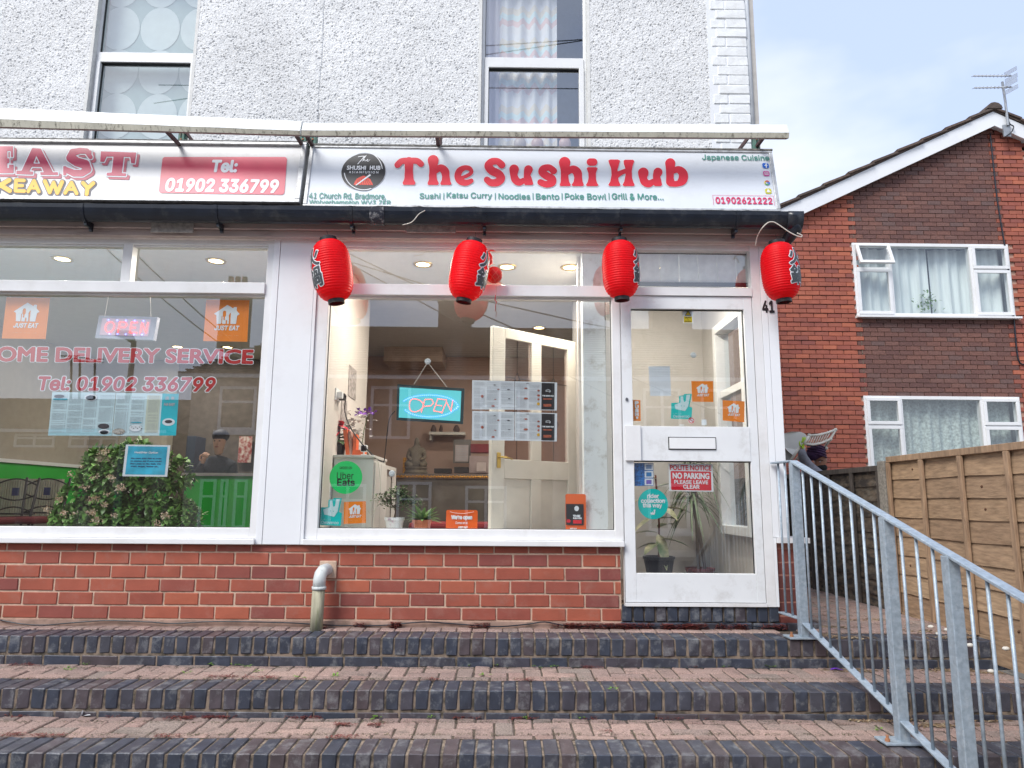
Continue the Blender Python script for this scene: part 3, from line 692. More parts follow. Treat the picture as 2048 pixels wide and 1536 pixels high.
# left: circle patterned blind
Wl, Q, xa_, xb_, zt_ = UWL; QC = Plane((0, UW+.16, 0)); b_ = MB(); quad(b_, QC, (xa_, zw, xb_, zt_), 0)
CB = b_.build('blind', mat('blind_cloth', (.42,.55,.57), .9, var=.05), Wl)
c_ = MB(); r0 = .185
for i, row in enumerate(range(-1, 9)):
    for j in range(-1, 5):
        ca = xa_+.06+j*.325+.02*i; cb = zt_-.05-row*.385
        if ca < xa_-.1 or ca > xb_+.1 or cb < zw+.1: continue
        n_ = 28; c_.poly([QC.p3(min(max(ca+r0*.86*math.cos(2*math.pi*t/n_), xa_), xb_), cb+r0*1.05*math.sin(2*math.pi*t/n_), .004) for t in range(n_)])
c_.build('circle_print', mat('blind_circle', (.70,.80,.82), .9, var=.04), CB)
# right: chevron curtain gathered to the left
Wr, Q, xa_, xb_, zt_ = UWR; cu_ = MB(); n_ = 60; xe = xa_+(xb_-xa_)*.73; kk = []
for i in range(n_+1):
    t = i/n_; x_ = xa_+(xe-xa_)*t; y_ = UW+.17+.022*math.sin(t*(60 if t < .28 else 34))*(1 if t < .95 else .2); kk.append((x_, y_))
nzc = 40
for j in range(nzc+1):
    for (x_, y_) in kk: cu_.v.append((x_, y_, zw+(zt_-zw)*j/nzc))
for j in range(nzc):
    for i in range(n_): a = j*(n_+1)+i; cu_.f.append((a, a+1, a+n_+2, a+n_+1))
CM = bpy.data.materials.new('chevron_curtain'); CM.use_nodes = True; t_ = CM.node_tree; n = t_.nodes; l = t_.links; p_ = n['Principled BSDF']; p_.inputs['Roughness'].default_value = .9
tc_ = n.new('ShaderNodeTexCoord'); sp = n.new('ShaderNodeSeparateXYZ'); l.new(tc_.outputs['Object'], sp.inputs[0])
def M_(op, a, b=None, c=None):
    q = n.new('ShaderNodeMath'); q.operation = op
    for i, v in enumerate((a, b, c)):
        if v is None: continue
        if isinstance(v, (int, float)): q.inputs[i].default_value = v
        else: l.new(v, q.inputs[i])
    return q.outputs[0]
tri = M_('PINGPONG', sp.outputs[0], .045); zz_ = M_('ADD', sp.outputs[2], tri); fr = M_('FRACT', M_('MULTIPLY', zz_, 3.4))
cr = n.new('ShaderNodeValToRGB'); cr.color_ramp.interpolation = 'CONSTANT'; e = cr.color_ramp.elements
for i, (ps, c) in enumerate([(0, (.84,.82,.84)), (.22, (.82,.62,.62)), (.40, (.72,.84,.86)), (.58, (.86,.79,.70)), (.78, (.85,.84,.87))]):
    if i > 1: e.new(ps)
    e[i].position = ps; e[i].color = (*c, 1)
l.new(fr, cr.inputs[0])
lft = M_('LESS_THAN', sp.outputs[0], .16); mx = n.new('ShaderNodeMix'); mx.data_type = 'RGBA'; l.new(lft, mx.inputs[0]); l.new(cr.outputs[0], mx.inputs[6]); mx.inputs[7].default_value = (.76,.70,.78,1); l.new(mx.outputs[2], p_.inputs['Base Color'])
cu_.build('curtain', CM, Wr, smooth=True)
tp = MB()                                                   # ornaments on the inner sill
for px, c in ((1040, 0), (1075, 1), (1130, 2)):
    q = at(px, 288, UW+.14); tp.ball((q.x, q.y, q.z), .05, .03, .06)
tp.build('ornament', mat('ornament', (.45,.3,.45), .4, cols=[(.5,.25,.5),(.6,.4,.35),(.1,.5,.5)], island=1), Wr, smooth=True)
# ------------------------------------------------------------------ shop signs
ALU = mat('aged_aluminium', (.52,.53,.54), .45, .3, var=.15, scale=20, dirt=(.12,.11,.10), dscale=14, damt=.55)
def sign_plane(px_bl, px_tl, Yb, Yt):
    b = at(*px_bl, Yb); t = at(*px_tl, Yt); v = Vector((0, t.y-b.y, t.z-b.z)); return Plane((0, b.y, b.z), (1,0,0), v)
S1 = sign_plane((1080, 418), (1080, 296), -.20, -.10)
RS = thing('shop_sign', 'white sushi shop sign with red lettering and round black logo above the door side shop', 'sign', (.2, -.15, S1.o.z), group='shop fascia signs')
a0, b0 = S1.pt(605.5, 412)[0], 0; a1 = S1.pt(1560, 412)[0]; b1 = S1.pt(1080, 297)[1]
fr_ = MB(); w_ = .027
for q in ((a0, 0, a1, w_*.7), (a0, b1-w_*.6, a1, b1)): fr_.pbox(S1, *q, -.10, .007)
for q in ((a0, w_*.7, a0+w_, b1-w_*.6), (a1-w_, w_*.7, a1, b1-w_*.6)): fr_.pbox(S1, *q, -.10, .0065)
fr_.build('frame', ALU, RS, bevel=.004)
SGW = mat('sign_vinyl', (.72,.76,.82), .45, var=.03, scale=2, dirt=(.60,.62,.66), dscale=3, damt=.3)
p = MB(); p.pbox(S1, a0+w_, w_*.7, a1-w_, b1-w_*.6, -.09, -.002); p.build('panel', SGW, RS)
m_ = MB(); m_.pbox(S1, a0-.005, b1+.001, a1+.003, b1+.014, -.12, .01); m_.build('top_trim', mat('mossy_strip', (.16,.155,.145), .9, scale=40, var=.5, dirt=(.03,.03,.028), dscale=30, damt=.8, bump=1), RS)
ZA4 = lambda x, y: (580+x*.25391, 230+y*.25391); ZA5 = lambda x, y: (1080+x*.27344, 230+y*.27344)
def zc4(p, z=ZA4, k=.2539): return [(*z(q[0], q[1]), *( (q[2]*k,) if len(q) > 2 else ())) for q in p]
def z5(p): return zc4(p, ZA5, .2734)
C = 'chain'; PO = 'poly'
L = [[(C, zc4([(848,395,24),(880,366,23),(938,362,23),(1000,364,23),(1032,388,23)])), (C, zc4([(938,370,36),(937,430,31),(937,480,34)])), (PO, zc4([(908,470),(968,470),(974,510),(988,535),(982,551),(893,551),(888,535),(900,510)]))],
 [(C, zc4([(1128,360,42),(1128,400,32),(1126,440,27),(1125,480,30)])), (PO, zc4([(1098,470),(1152,470),(1158,510),(1172,540),(1165,552),(1090,552),(1084,540),(1096,510)])), (C, zc4([(1140,450,18),(1185,418,26),(1220,445,32),(1228,490,27)])), (PO, zc4([(1200,480),(1256,480),(1262,520),(1272,545),(1262,552),(1190,552),(1184,540),(1196,515)]))],
 [(C, zc4([(1342,498,11),(1390,482,13),(1428,455,14),(1415,424,17),(1375,418,19),(1336,442,25),(1322,485,26),(1343,522,27),(1388,535,23),(1428,520,17)]))],
 [(C, zc4([(1668,395,27),(1635,368,25),(1590,370,27),(1562,402,30),(1590,440,32),(1640,465,32),(1662,500,32),(1635,530,30),(1585,535,27),(1552,512,24)]))],
 [(C, zc4([(1765,430,37),(1763,470,28),(1775,510,30),(1805,532,26),(1840,518,20)])), (C, zc4([(1878,432,33),(1868,470,26),(1872,505,30)])), (PO, zc4([(1845,490),(1900,490),(1916,545),(1905,553),(1850,553),(1842,530)]))],
 [(C, [(1107,342,6.6),(1098,335.5,6),(1087,338,7),(1084,345,7),(1093,352,7.5),(1104,358,7.5),(1104,366,7),(1092,369,6.3),(1081,365,6)])],
 [(C, z5([(180,350,41),(181,390,32),(180,430,27),(180,470,28)])), (PO, z5([(153,460),(207,460),(212,490),(224,512),(218,521),(150,521),(144,512),(152,490)])), (C, z5([(195,425,18),(238,398,26),(272,422,31),(279,465,27)])), (PO, z5([(252,455),(306,455),(311,490),(320,514),(312,521),(240,521),(232,512),(246,490)]))],
 [(C, z5([(368,346,26),(392,346,26)])), (PO, z5([(342,392),(352,384),(410,384),(420,392),(408,425),(408,470),(416,500),(427,514),(418,521),(345,521),(336,514),(350,490),(356,460),(354,425)]))],
 [(PO, z5([(500,336),(512,328),(570,328),(584,336),(576,365),(566,400),(568,450),(576,490),(588,512),(580,521),(510,521),(500,512),(514,490),(524,440),(520,390),(508,360)])), (PO, z5([(612,336),(624,330),(678,330),(688,338),(676,375),(670,410),(672,460),(682,495),(692,514),(684,521),(614,521),(604,512),(616,490),(626,440),(624,390),(614,360)])), (C, z5([(555,445,22),(590,425,17),(625,412,16),(645,415,18)]))],
 [(C, z5([(755,425,38),(754,460,28),(765,490,28),(795,505,25),(825,490,20)])), (C, z5([(862,420,32),(852,450,26),(857,480,28)])), (PO, z5([(832,470),(882,470),(892,512),(884,521),(838,521),(828,505)]))],
 [(C, z5([(952,355,36),(952,395,31),(950,440,27),(952,490,30)])), (C, z5([(965,415,18),(1010,400,24),(1045,430,32),(1042,478,32),(1000,505,20),(955,498,26)])), ('-poly', z5([(980,438),(1002,430),(1015,452),(1006,482),(984,486),(976,462)]))]]
def smooth_chain(pts, k=6):
    P = [np.array(p, float) for p in pts]; out_ = []
    for i in range(len(P)-1):
        p0, p1, p2, p3 = P[max(i-1,0)], P[i], P[i+1], P[min(i+2,len(P)-1)]
        for q in range(k):
            t = q/k; out_.append(tuple(.5*((2*p1)+(-p0+p2)*t+(2*p0-5*p1+4*p2-p3)*t*t+(-p0+3*p1-3*p2+p3)*t**3)))
    return out_+[tuple(P[-1])]
L = [[(s_[0], smooth_chain(s_[1])) if s_[0] == C and len(s_[1]) > 2 else s_ for s_ in sh] for sh in L]
pw = MB(); pr_ = MB(); to = lambda x, y: S1.pt(x, y)
for sh in L: put_shapes(pw, S1, sh, .6, .001, 1.3, to); put_shapes(pr_, S1, sh, .45, .003, 0.3, to)
pw.build('letter_outline', P_WHITE, RS); pr_.build('lettering', mat('print_sign_red', (.74,.02,.045), .4, var=.05, scale=3), RS)
# round logo
ca, cb = S1.pt(727, 343.5); ra = S1.pt(771, 343)[0]-ca
lg = MB(); disc(lg, S1, ca, cb, ra*1.02, ra*1.02, .001); LGO = lg.build('logo', P_WHITE, RS)
lg = MB(); disc(lg, S1, ca, cb, ra, ra, .003); lg.build('logo_disc', mat('print_logo_black', (.02,.02,.024), .35, var=.1), LGO)
lg = MB(); T8 = lambda x, y: S1.pt(670+x*.078125, 295+y*.078125)
def arc(cx, cy, r_, a0_, a1_, w0, n=16): return (C, [(cx+r_*math.cos(R(a0_+(a1_-a0_)*i/n)), cy+r_*math.sin(R(a0_+(a1_-a0_)*i/n)), w0) for i in range(n+1)])
for sh in ([arc(735,600,480,-112,-6,9)], [arc(735,600,495,68,172,9)], [(C,[(600,250,8),(700,236,8),(790,235,7)]),(C,[(760,236,9),(680,330,9),(585,432,8)]),(C,[(805,210,7),(740,300,8),(712,362,7),(745,325,6),(770,322,6),(768,360,6),(800,350,6),(840,330,6),(850,312,6),(825,318,6),(818,350,7),(845,368,6),(900,325,5)])], [(PO,[(890,695),(930,718),(545,985),(528,972)])]):
    put_shapes(lg, S1, sh, 7, .005, 1, T8)
put_text(lg, S1, (*T8(308,578), *T8(795,482)), 'SHUSHI', .005, .03, 14); put_text(lg, S1, (*T8(895,580), *T8(1165,484)), 'HUB', .005, .03, 14); put_text(lg, S1, (*T8(358,668), *T8(1115,618)), 'A S I A N F U S I O N', .005, .015, 12)
lg.build('logo_print', P_WHITE, LGO)
lg = MB(); put_shapes(lg, S1, [(C,[(520,950,20),(600,850,60),(735,800,70),(860,860,60),(950,950,20)]),(PO,[(480,960),(520,860),(640,800),(850,800),(930,880),(975,970),(700,965)]),('-poly',[(400,968),(1100,975),(1100,1200),(400,1200)])]+[('-chain',[(560+i*62,985-abs(i-3)*8,4),(600+i*40+ (i-3)*0,790+abs(i-3)*16,5)]) for i in range(7)], 8, .004, 0, T8)
lg.build('salmon_print', mat('print_salmon', (.75,.06,.03), .4, var=.05), LGO)
# small texts
tx = MB()
for s_, r_ in (('41 Church Rd, Bradmore,', (617.5, 399.5, 772.5, 387.5)), ('Wolverhampton WV3 7ER', (617.5, 410.3, 781.5, 401.5)), ('Sushi', (839, 397.5, 881, 387)), ('Katsu Curry', (893, 399, 984, 386)), ('Noodles', (997, 398.5, 1060, 388)), ('Bento', (1072, 399, 1118, 388)), ('Poke Bowl', (1130, 399, 1212, 388)), ('Grill & More...', (1224, 399, 1326, 388)), ('Japanese Cuisine', (1405, 322.5, 1537, 311))):
    q = (*S1.pt(r_[0], r_[1]), *S1.pt(r_[2], r_[3])); put_text(tx, S1, q, s_, .003, .016, 14)
for px in (887.5, 990.5, 1066, 1124, 1218): a_, b_ = S1.pt(px, 393); quad(tx, S1, (a_-.003, b_-.028, a_+.003, b_+.028), .003)
tx.build('small_lettering', P_TEAL, RS, kind='stuff')
tx = MB(); put_text(tx, S1, (*S1.pt(1432, 407), *S1.pt(1543, 396)), '01902621222', .003, .025, 14)
q = S1.rect(1426, 391, 1548, 411); t4 = .0022
for r_ in ((q[0],q[3]-t4,q[2],q[3]), (q[0],q[1],q[0]+t4,q[3]), (q[2]-t4,q[1],q[2],q[3])): quad(tx, S1, r_, .002)
tx.build('phone_number', pm('magenta', (.62,.03,.12)), RS)
# social badges
def badge(px, py, r_, c1, drawer, name='badge'):
    a_, b_ = S1.pt(px, py); m_ = MB(); put_shapes(m_, S1, rrect((a_-r_, b_-r_, a_+r_, b_+r_), r_*.35), r_/5, .002); o = m_.build(name, c1, RS)
    for mt_, shp in drawer(a_, b_, r_): m_ = MB(); put_shapes(m_, S1, shp, r_/9, .004); m_.build('badge_print', mt_, o)
badge(1531, 331.5, .023, pm('badge_blue', (.01,.12,.55)), lambda a,b,r: [(P_WHITE, [(C,[(a+r*.45,b+r*.62,r*.13),(a+r*.15,b+r*.55,r*.15),(a+r*.1,b-r*.85,r*.15)]),(C,[(a-r*.3,b,r*.13),(a+r*.45,b,r*.13)])])])
badge(1532.5, 347.3, .022, pm('badge_pink', (.68,.08,.35)), lambda a,b,r: [(P_WHITE, [(PO,[(a-r*.6,b-r*.6),(a+r*.6,b-r*.6),(a+r*.6,b+r*.6),(a-r*.6,b+r*.6)]),('-poly',[(a-r*.45,b-r*.45),(a+r*.45,b-r*.45),(a+r*.45,b+r*.45),(a-r*.45,b+r*.45)]),(C,[(a-.0001,b,r*.3),(a,b,r*.3)]),('-chain',[(a-.0001,b,r*.17),(a,b,r*.17)])])])
badge(1536.5, 382.5, .022, pm('badge_yellow', (.62,.58,.03)), lambda a,b,r: [(P_WHITE, [(C,[(a,b+r*.25,r*.34),(a,b-r*.1,r*.36)]),(C,[(a-r*.55,b-r*.25,r*.12),(a,b-r*.3,r*.3),(a+r*.55,b-r*.25,r*.12)])])])
a_, b_ = S1.pt(1534, 366); rg = .02
gb = None
for i, (c, s0, s1) in enumerate(((pm('letter_red',(.7,.05,.03)),-215,-140) if 0 else (pm('letter_red',(.7,.05,.03)),40,145), (P_YEL,145,215), (pm('letter_green',(.03,.4,.08)),215,310), (pm('letter_blue',(.02,.15,.6)),310,362))):
    m_ = MB(); put_shapes(m_, S1, [arc(a_, b_, rg*.8, s0, s1, rg*.2)]+([(C,[(a_+rg*.1,b_,rg*.18),(a_+rg*.85,b_,rg*.18)])] if i == 3 else []), rg/9, .003+i*.0004)
    o = m_.build('badge', c, RS) if gb is None else m_.build('badge_print', c, gb); gb = gb or o
# sign box depth and cables behind
# ---- left sign
S2 = sign_plane((300, 404), (300, 283), -.20, -.10)
LS = thing('shop_sign', 'older takeaway sign with crimson serif letters and a pink telephone panel', 'sign', (-3, -.15, S2.o.z), group='shop fascia signs')
a1 = S2.pt(600, 404)[0]; b1 = S2.pt(300, 284)[1]; a0 = XL-.3
fr_ = MB()
for q in ((a0, 0, a1, .03), (a0, b1-.022, a1, b1), (a1-.036, .03, a1, b1-.022)): fr_.pbox(S2, *q, -.10, .018)
fr_.build('frame', ALU, LS, bevel=.004)
p = MB(); p.pbox(S2, a0, .03, a1-.036, b1-.022, -.09, -.002); p.build('panel', mat('old_sign_face', (.60,.61,.63), .35, var=.05, scale=3, dirt=(.42,.41,.40), dscale=5, damt=.4), LS)
m_ = MB(); m_.pbox(S2, a0, b1+.001, a1+.003, b1+.016, -.12, .01); m_.build('top_trim', bpy.data.materials['mossy_strip'], LS)
Z1_ = lambda x, y: S2.pt(x*.30273, y*.30273)
def slab(rects): return [(PO, r_) for r_ in rects]
def rc(x0, y0, x1, y1): return (PO, [(x0,y0),(x1,y0),(x1,y1),(x0,y1)])
EAST = [[rc(-60,968,88,1000), rc(-20,968,50,1146), rc(-60,1112,70,1146), rc(40,1048,64,1080), rc(74,968,88,1040), rc(62,1090,92,1146)],
 [(PO,[(215,980),(272,984),(352,1140),(385,1140),(385,1158),(270,1158),(268,1140),(292,1140),(278,1106),(212,1104),(196,1134),(222,1136),(220,1156),(110,1152),(112,1130),(145,1130)]), ('-poly',[(242,1030),(222,1082),(268,1084)])],
 [(C,[(600,1040,14),(575,1000,18),(530,998,20),(482,1010,24),(470,1045,30),(510,1072,30),(565,1088,30),(580,1120,26),(545,1146,22),(490,1146,22),(440,1124,18)]), rc(588,995,606,1048), rc(420,1100,440,1160)],
 [(PO,[(668,1002),(902,1010),(892,1082),(868,1080),(862,1040),(820,1038),(806,1146),(836,1148),(832,1166),(706,1162),(708,1144),(740,1142),(752,1036),(706,1036),(690,1072),(664,1070)])]]
mk = MB(); mo = MB(); mr = MB()
for sh in EAST:
    put_shapes(mk, S2, sh, 4, .001, 6, lambda x, y: Z1_(x+16, y+16)); put_shapes(mo, S2, sh, 4, .0025, 7, Z1_); put_shapes(mr, S2, sh, 4, .004, 0, Z1_)
mk.build('letter_shadow', pm('faded_crimson', (.50,.09,.14)), LS); mo.build('letter_outline', P_WHITE, LS); mr.build('lettering', mat('print_crimson_fade', (.50,.02,.09), .4, var=.25, scale=3), LS)
KE = [[(C,[(-20,1190,16),(-20,1262,16)]),(C,[(62,1192,16),(0,1228,16)]),(C,[(0,1222,16),(66,1262,16)])], [(C,[(160,1194,13),(108,1192,13),(104,1262,13),(162,1264,13)]),(C,[(108,1228,12),(150,1228,12)])],
 [(C,[(188,1266,13),(226,1196,13),(258,1268,13)]),(C,[(206,1244,10),(244,1246,10)])], [(C,[(298,1198,14),(330,1272,14),(356,1206,12),(380,1276,14),(412,1204,14)])],
 [(C,[(432,1276,13),(474,1208,13),(508,1280,13)]),(C,[(450,1252,10),(492,1254,10)])], [(C,[(550,1210,14),(582,1244,14),(618,1212,14)]),(C,[(580,1244,14),(574,1284,14)])]]
mk = MB(); mo = MB()
for sh in KE: put_shapes(mk, S2, sh, 4, .001, 7, lambda x, y: Z1_(x+2, y+2)); put_shapes(mo, S2, sh, 4, .003, -1, Z1_)
mk.build('letter_outline', pm('dark_outline', (.06,.06,.08)), LS); mo.build('lettering', pm('amber', (.85,.45,.0)), LS)
m_ = MB(); q = (*Z1_(1060,1282), *Z1_(1892,1040)); put_shapes(m_, S2, [(PO,[Z1_(1088,1040),Z1_(1885,1040),Z1_(1893,1050),Z1_(1876,1275),Z1_(1866,1284),Z1_(1062,1272),Z1_(1053,1262),Z1_(1078,1046)])], .012, .001, .004)
TP = m_.build('phone_panel', mat('print_pink_fade', (.60,.06,.11), .35, var=.3, scale=1.6), LS)
m_ = MB(); put_text(m_, S2, (*Z1_(1396,1135), *Z1_(1572,1064)), 'Tel:', .003, .038, 20); put_text(m_, S2, (*Z1_(1092,1262), *Z1_(1843,1190)), '01902 336799', .003, .038, 20, skew=-.004); m_.build('lettering', P_WHITE, TP)

# ------------------------------------------------------------------ canopy troughs above the signs and their brackets
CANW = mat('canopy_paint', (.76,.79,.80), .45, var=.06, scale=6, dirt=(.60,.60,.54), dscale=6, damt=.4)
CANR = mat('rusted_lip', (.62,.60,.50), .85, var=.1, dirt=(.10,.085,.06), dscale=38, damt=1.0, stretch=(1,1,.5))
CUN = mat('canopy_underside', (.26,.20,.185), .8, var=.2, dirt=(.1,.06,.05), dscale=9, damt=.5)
def trough(label, pxl, pxr, Yf, Yb):
    """pxl/pxr: photo y of top edge, fold, lower lip at the left and right ends"""
    (xl, tl, ml, bl), (xr_, tr, mr_, br) = pxl, pxr
    T = thing('sign_canopy', label, 'sign canopy', tuple(at(xl+5, bl, Yf)), group='metal canopies above the shop signs')
    NSEG = 24
    def P_(k, px, y, Y): return at(px, y, Y)
    rows = []
    for i in range(NSEG+1):
        t = i/NSEG; px = xl+(xr_-xl)*t; y0, y1, y2 = tl+(tr-tl)*t, ml+(mr_-ml)*t, bl+(br-bl)*t
        a = at(px, y0, Yf+.03); b = at(px, y1, Yf); c = at(px, y2, Yf+.012)
        x_ = b.x; w_ = .0015*math.sin(t*31); rows.append([Vector((x_, a.y+w_, a.z)), Vector((x_, b.y+w_, b.z)), Vector((x_, c.y+w_, c.z)), Vector((x_, Yb, c.z+.015)), Vector((x_, Yb, a.z+.001))])
    def strip(i, j, name, mt_):
        m_ = MB(); k = 0
        for r_ in rows: m_.v += [tuple(r_[i]), tuple(r_[j])]
        for s_ in range(NSEG): m_.f.append((2*s_, 2*s_+2, 2*s_+3, 2*s_+1))
        o = m_.build(name, mt_, T); sl = o.modifiers.new('thickness', 'SOLIDIFY'); sl.thickness = .003; return o
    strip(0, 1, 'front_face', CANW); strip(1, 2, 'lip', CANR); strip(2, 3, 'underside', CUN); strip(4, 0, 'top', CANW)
    m_ = MB()
    for r_ in (rows[0], rows[-1]): m_.poly([tuple(p_+Vector((.002 if r_ is rows[-1] else -.002,0,0))) for p_ in r_])
    m_.build('end_cap', CANW, T); return T
trough('long white metal canopy with a rust speckled lip above the sushi sign', (603, 246, 261, 271), (1578, 250, 266, 276), -.34, -.285)
trough('sagging white metal canopy twisted down at its left end above the takeaway sign', (-70, 214, 236, 252), (600, 243, 262, 270), -.34, -.285)
BRK = mat('bracket_green', (.09,.20,.16), .7, dirt=(.14,.05,.03), dscale=20, damt=.8); BRK2 = mat('bracket_brown', (.07,.035,.035), .7, dirt=(.02,.02,.02), dscale=20, damt=.6)
for px, lab, kind_ in ((364, 'green and brown steel arm holding the canopy above the telephone panel', 1), (607, 'green canopy bracket at the joint between the two signs, left one', 0), (627, 'green canopy bracket at the joint between the two signs, right one', 0), (878, 'short brown canopy bracket above the first letter of the sushi sign', 2), (1512, 'green and brown canopy bracket at the far right end of the sign', 1)):
    B = thing('canopy_bracket', lab, 'bracket', tuple(at(px, 284, -.2)), group='steel brackets under the canopies')
    m_ = MB(); p0, p1 = at(px, 268, -.08), at(px, 292, -.08)
    m_.box(p0.x-.02, -.09, p1.z-.05, p0.x-.004, -.03, p0.z+.05); m_.box(p0.x+.004, -.09, p1.z-.05, p0.x+.02, -.03, p0.z+.05); m_.box(p0.x-.004, -.05, p1.z-.05, p0.x+.004, -.03, p0.z+.05)
    m_.build('upright', BRK if kind_ < 2 else BRK2, B)
    m_ = MB(); m_.ball((p0.x, -.092, (p0.z+p1.z)/2), .008, .005, .008, 8, 6); m_.build('bolt', mat('rust', (.35,.16,.08), .8) if 'rust' not in bpy.data.materials else bpy.data.materials['rust'], B)
    if kind_ == 1:
        s_ = 1 if px < 1000 else -1
        m_ = MB(); m_.bar((p0.x+.03*s_, -.07, p0.z+.01), (p0.x+.13*s_, -.04, p1.z-.03), .03, .02); m_.build('brace', BRK2, B)
    m_ = MB(); za_ = at(px, 257, -.34).z; m_.bar((p0.x, -.31, za_), (p0.x, -.06, za_+.005), .022); m_.build('arm', BRK2, B)

# ------------------------------------------------------------------ lanterns
LRED = bpy.data.materials.new('lantern_red'); LRED.use_nodes = True; t_ = LRED.node_tree; p_ = t_.nodes['Principled BSDF']
p_.inputs['Base Color'].default_value = (.93,.006,.016,1); p_.inputs['Roughness'].default_value = .45; p_.inputs['Specular IOR Level'].default_value = .3
p_.inputs['Transmission Weight'].default_value = 0
sss = t_.nodes.new('ShaderNodeBsdfTranslucent'); sss.inputs[0].default_value = (.9,.01,.02,1); ms = t_.nodes.new('ShaderNodeMixShader'); ms.inputs[0].default_value = .45
om = t_.nodes['Material Output']; t_.links.new(p_.outputs[0], ms.inputs[1]); t_.links.new(sss.outputs[0], ms.inputs[2]); t_.links.new(ms.outputs[0], om.inputs[0])
LINK = mat('lantern_ink', (.055,.065,.075), .5, var=.2)
HL = .40; RL = .128
def lr(t):          # radius along height 0..1 (bottom..top)
    s_ = abs(2*t-1); return .052+(RL-.052)*(1-s_**3.2)**.62
NR = 24
def lantern(label, px_top, px_bot, Y, char_ang, spin=0, lean_y=0.0):
    Tp, Bt = at(*px_top, Y), at(*px_bot, Y); c = (Tp+Bt)/2; hh = (Tp-Bt).length
    L_ = thing('paper_lantern', label, 'lantern', (0,0,0), group='red paper lanterns hanging along the fascia')
    m_ = MB(); prof_ = []
    for i in range(NR*4+1):
        t = i/(NR*4); ph = (i % 4)/4; r_ = lr(t) - .0042*abs(math.sin(math.pi*i/4))**.8 if 0 < i < NR*4 else lr(t)
        prof_.append((r_, (t-.5)*HL))
    m_.lathe(prof_, n=48, cap=False); m_.build('shade', LRED, L_, smooth=True)
    for nm, z0_, z1_, r_ in (('top_ring', HL/2-.002, HL/2+.022, .054), ('bottom_ring', -HL/2-.024, -HL/2+.004, .052)):
        m_ = MB(); m_.lathe([(r_, z0_), (r_, z1_), (r_-.004, z1_), (r_-.006, z0_), (r_, z0_)], n=32, cap=False); m_.build(nm, BLACK, L_, smooth=False)
    m_ = MB(); m_.tube([(-.05, 0, -HL/2-.01), (.05, 0, -HL/2-.01)], .002, 6); m_.tube([(-.05, 0, HL/2+.015), (.05, 0, HL/2+.015)], .002, 6); m_.tube([(0, 0, HL/2+.015), (.004, 0, HL/2+.04), (-.002, 0, HL/2+.075)], .0015, 6); m_.build('hanging_wire', BLACK, L_)
    for nm, bold, mt_, dr in (('character_outline', .062, P_WHITE, .0015), ('character', .026, LINK, .0032)):
        m_ = MB()
        for ch, zc_, hh_ in (('火', .072, .122), ('鍋', -.058, .128)):
            V, Fc = text_shape(ch, bold, 30, 'cjk', False)
            vv = []
            for x, y in V:
                z_ = zc_+(y-.5)*hh_; ang = R(char_ang)+(x-.5)*hh_*1.05/RL; r_ = lr(z_/HL+.5)+dr
                vv.append((r_*math.sin(ang), -r_*math.cos(ang), z_))
            m_.add(vv, Fc)
        m_.build(nm, mt_, L_)
    L_.location = c; d = (Tp-Bt).normalized(); d = Vector((d.x, lean_y, d.z)).normalized()
    L_.rotation_euler = Vector((0,0,1)).rotation_difference(d).to_euler(); s_ = (hh-.0)/(HL+.04); L_.scale = (s_, s_, s_)
    return L_
lantern('red paper lantern at the left end beside the white pilaster, its writing turned left', (656, 477), (673, 606), -.22, -52)
lantern('red paper lantern tilted in front of the red net ornament in the window', (949, 480), (927, 604), -.22, 64)
lantern('red paper lantern hanging over the gap between the big window and the door', (1238, 479), (1244, 600), -.20, 66)
lantern('red paper lantern under the gutter end above the house number 41', (1553, 483), (1568, 604), -.22, 38)
WIRE = mat('white_wire', (.65,.62,.55), .5)
def cable(label, pts, r_, mt_, name='cable', cat='cable', kind=None):
    m_ = MB(); P = [Vector(p) for p in pts]; Q_ = []
    for i in range(len(P)-1):
        p0, p1, p2, p3 = P[max(i-1,0)], P[i], P[i+1], P[min(i+2, len(P)-1)]
        for k in range(5):
            t = k/5; Q_.append(.5*((2*p1)+(-p0+p2)*t+(2*p0-5*p1+4*p2-p3)*t*t+(-p0+3*p1-3*p2+p3)*t**3))
    Q_.append(P[-1]); m_.tube(Q_, r_, 6); return m_.build(name, mt_, None, label=label, cat=cat, smooth=True)
cable('stiff white wire hooked over the gutter end above the last lantern', [at(1511, 493, -.13), at(1514, 475, -.17), at(1523, 458, -.26), at(1535, 446, -.28), at(1546, 444, -.28), at(1558, 450, -.28), at(1580, 465, -.28), at(1600, 474, -.28), at(1604, 471, -.28), at(1594, 466, -.28)], .0038, WIRE, 'wire', 'wire')
cable('loose white wire curling over the gutter beneath the round logo', [at(850, 421, -.25), at(838, 428, -.265), at(828, 440, -.27), at(820, 446, -.27), at(805, 450, -.26)], .003, WIRE, 'wire', 'wire')

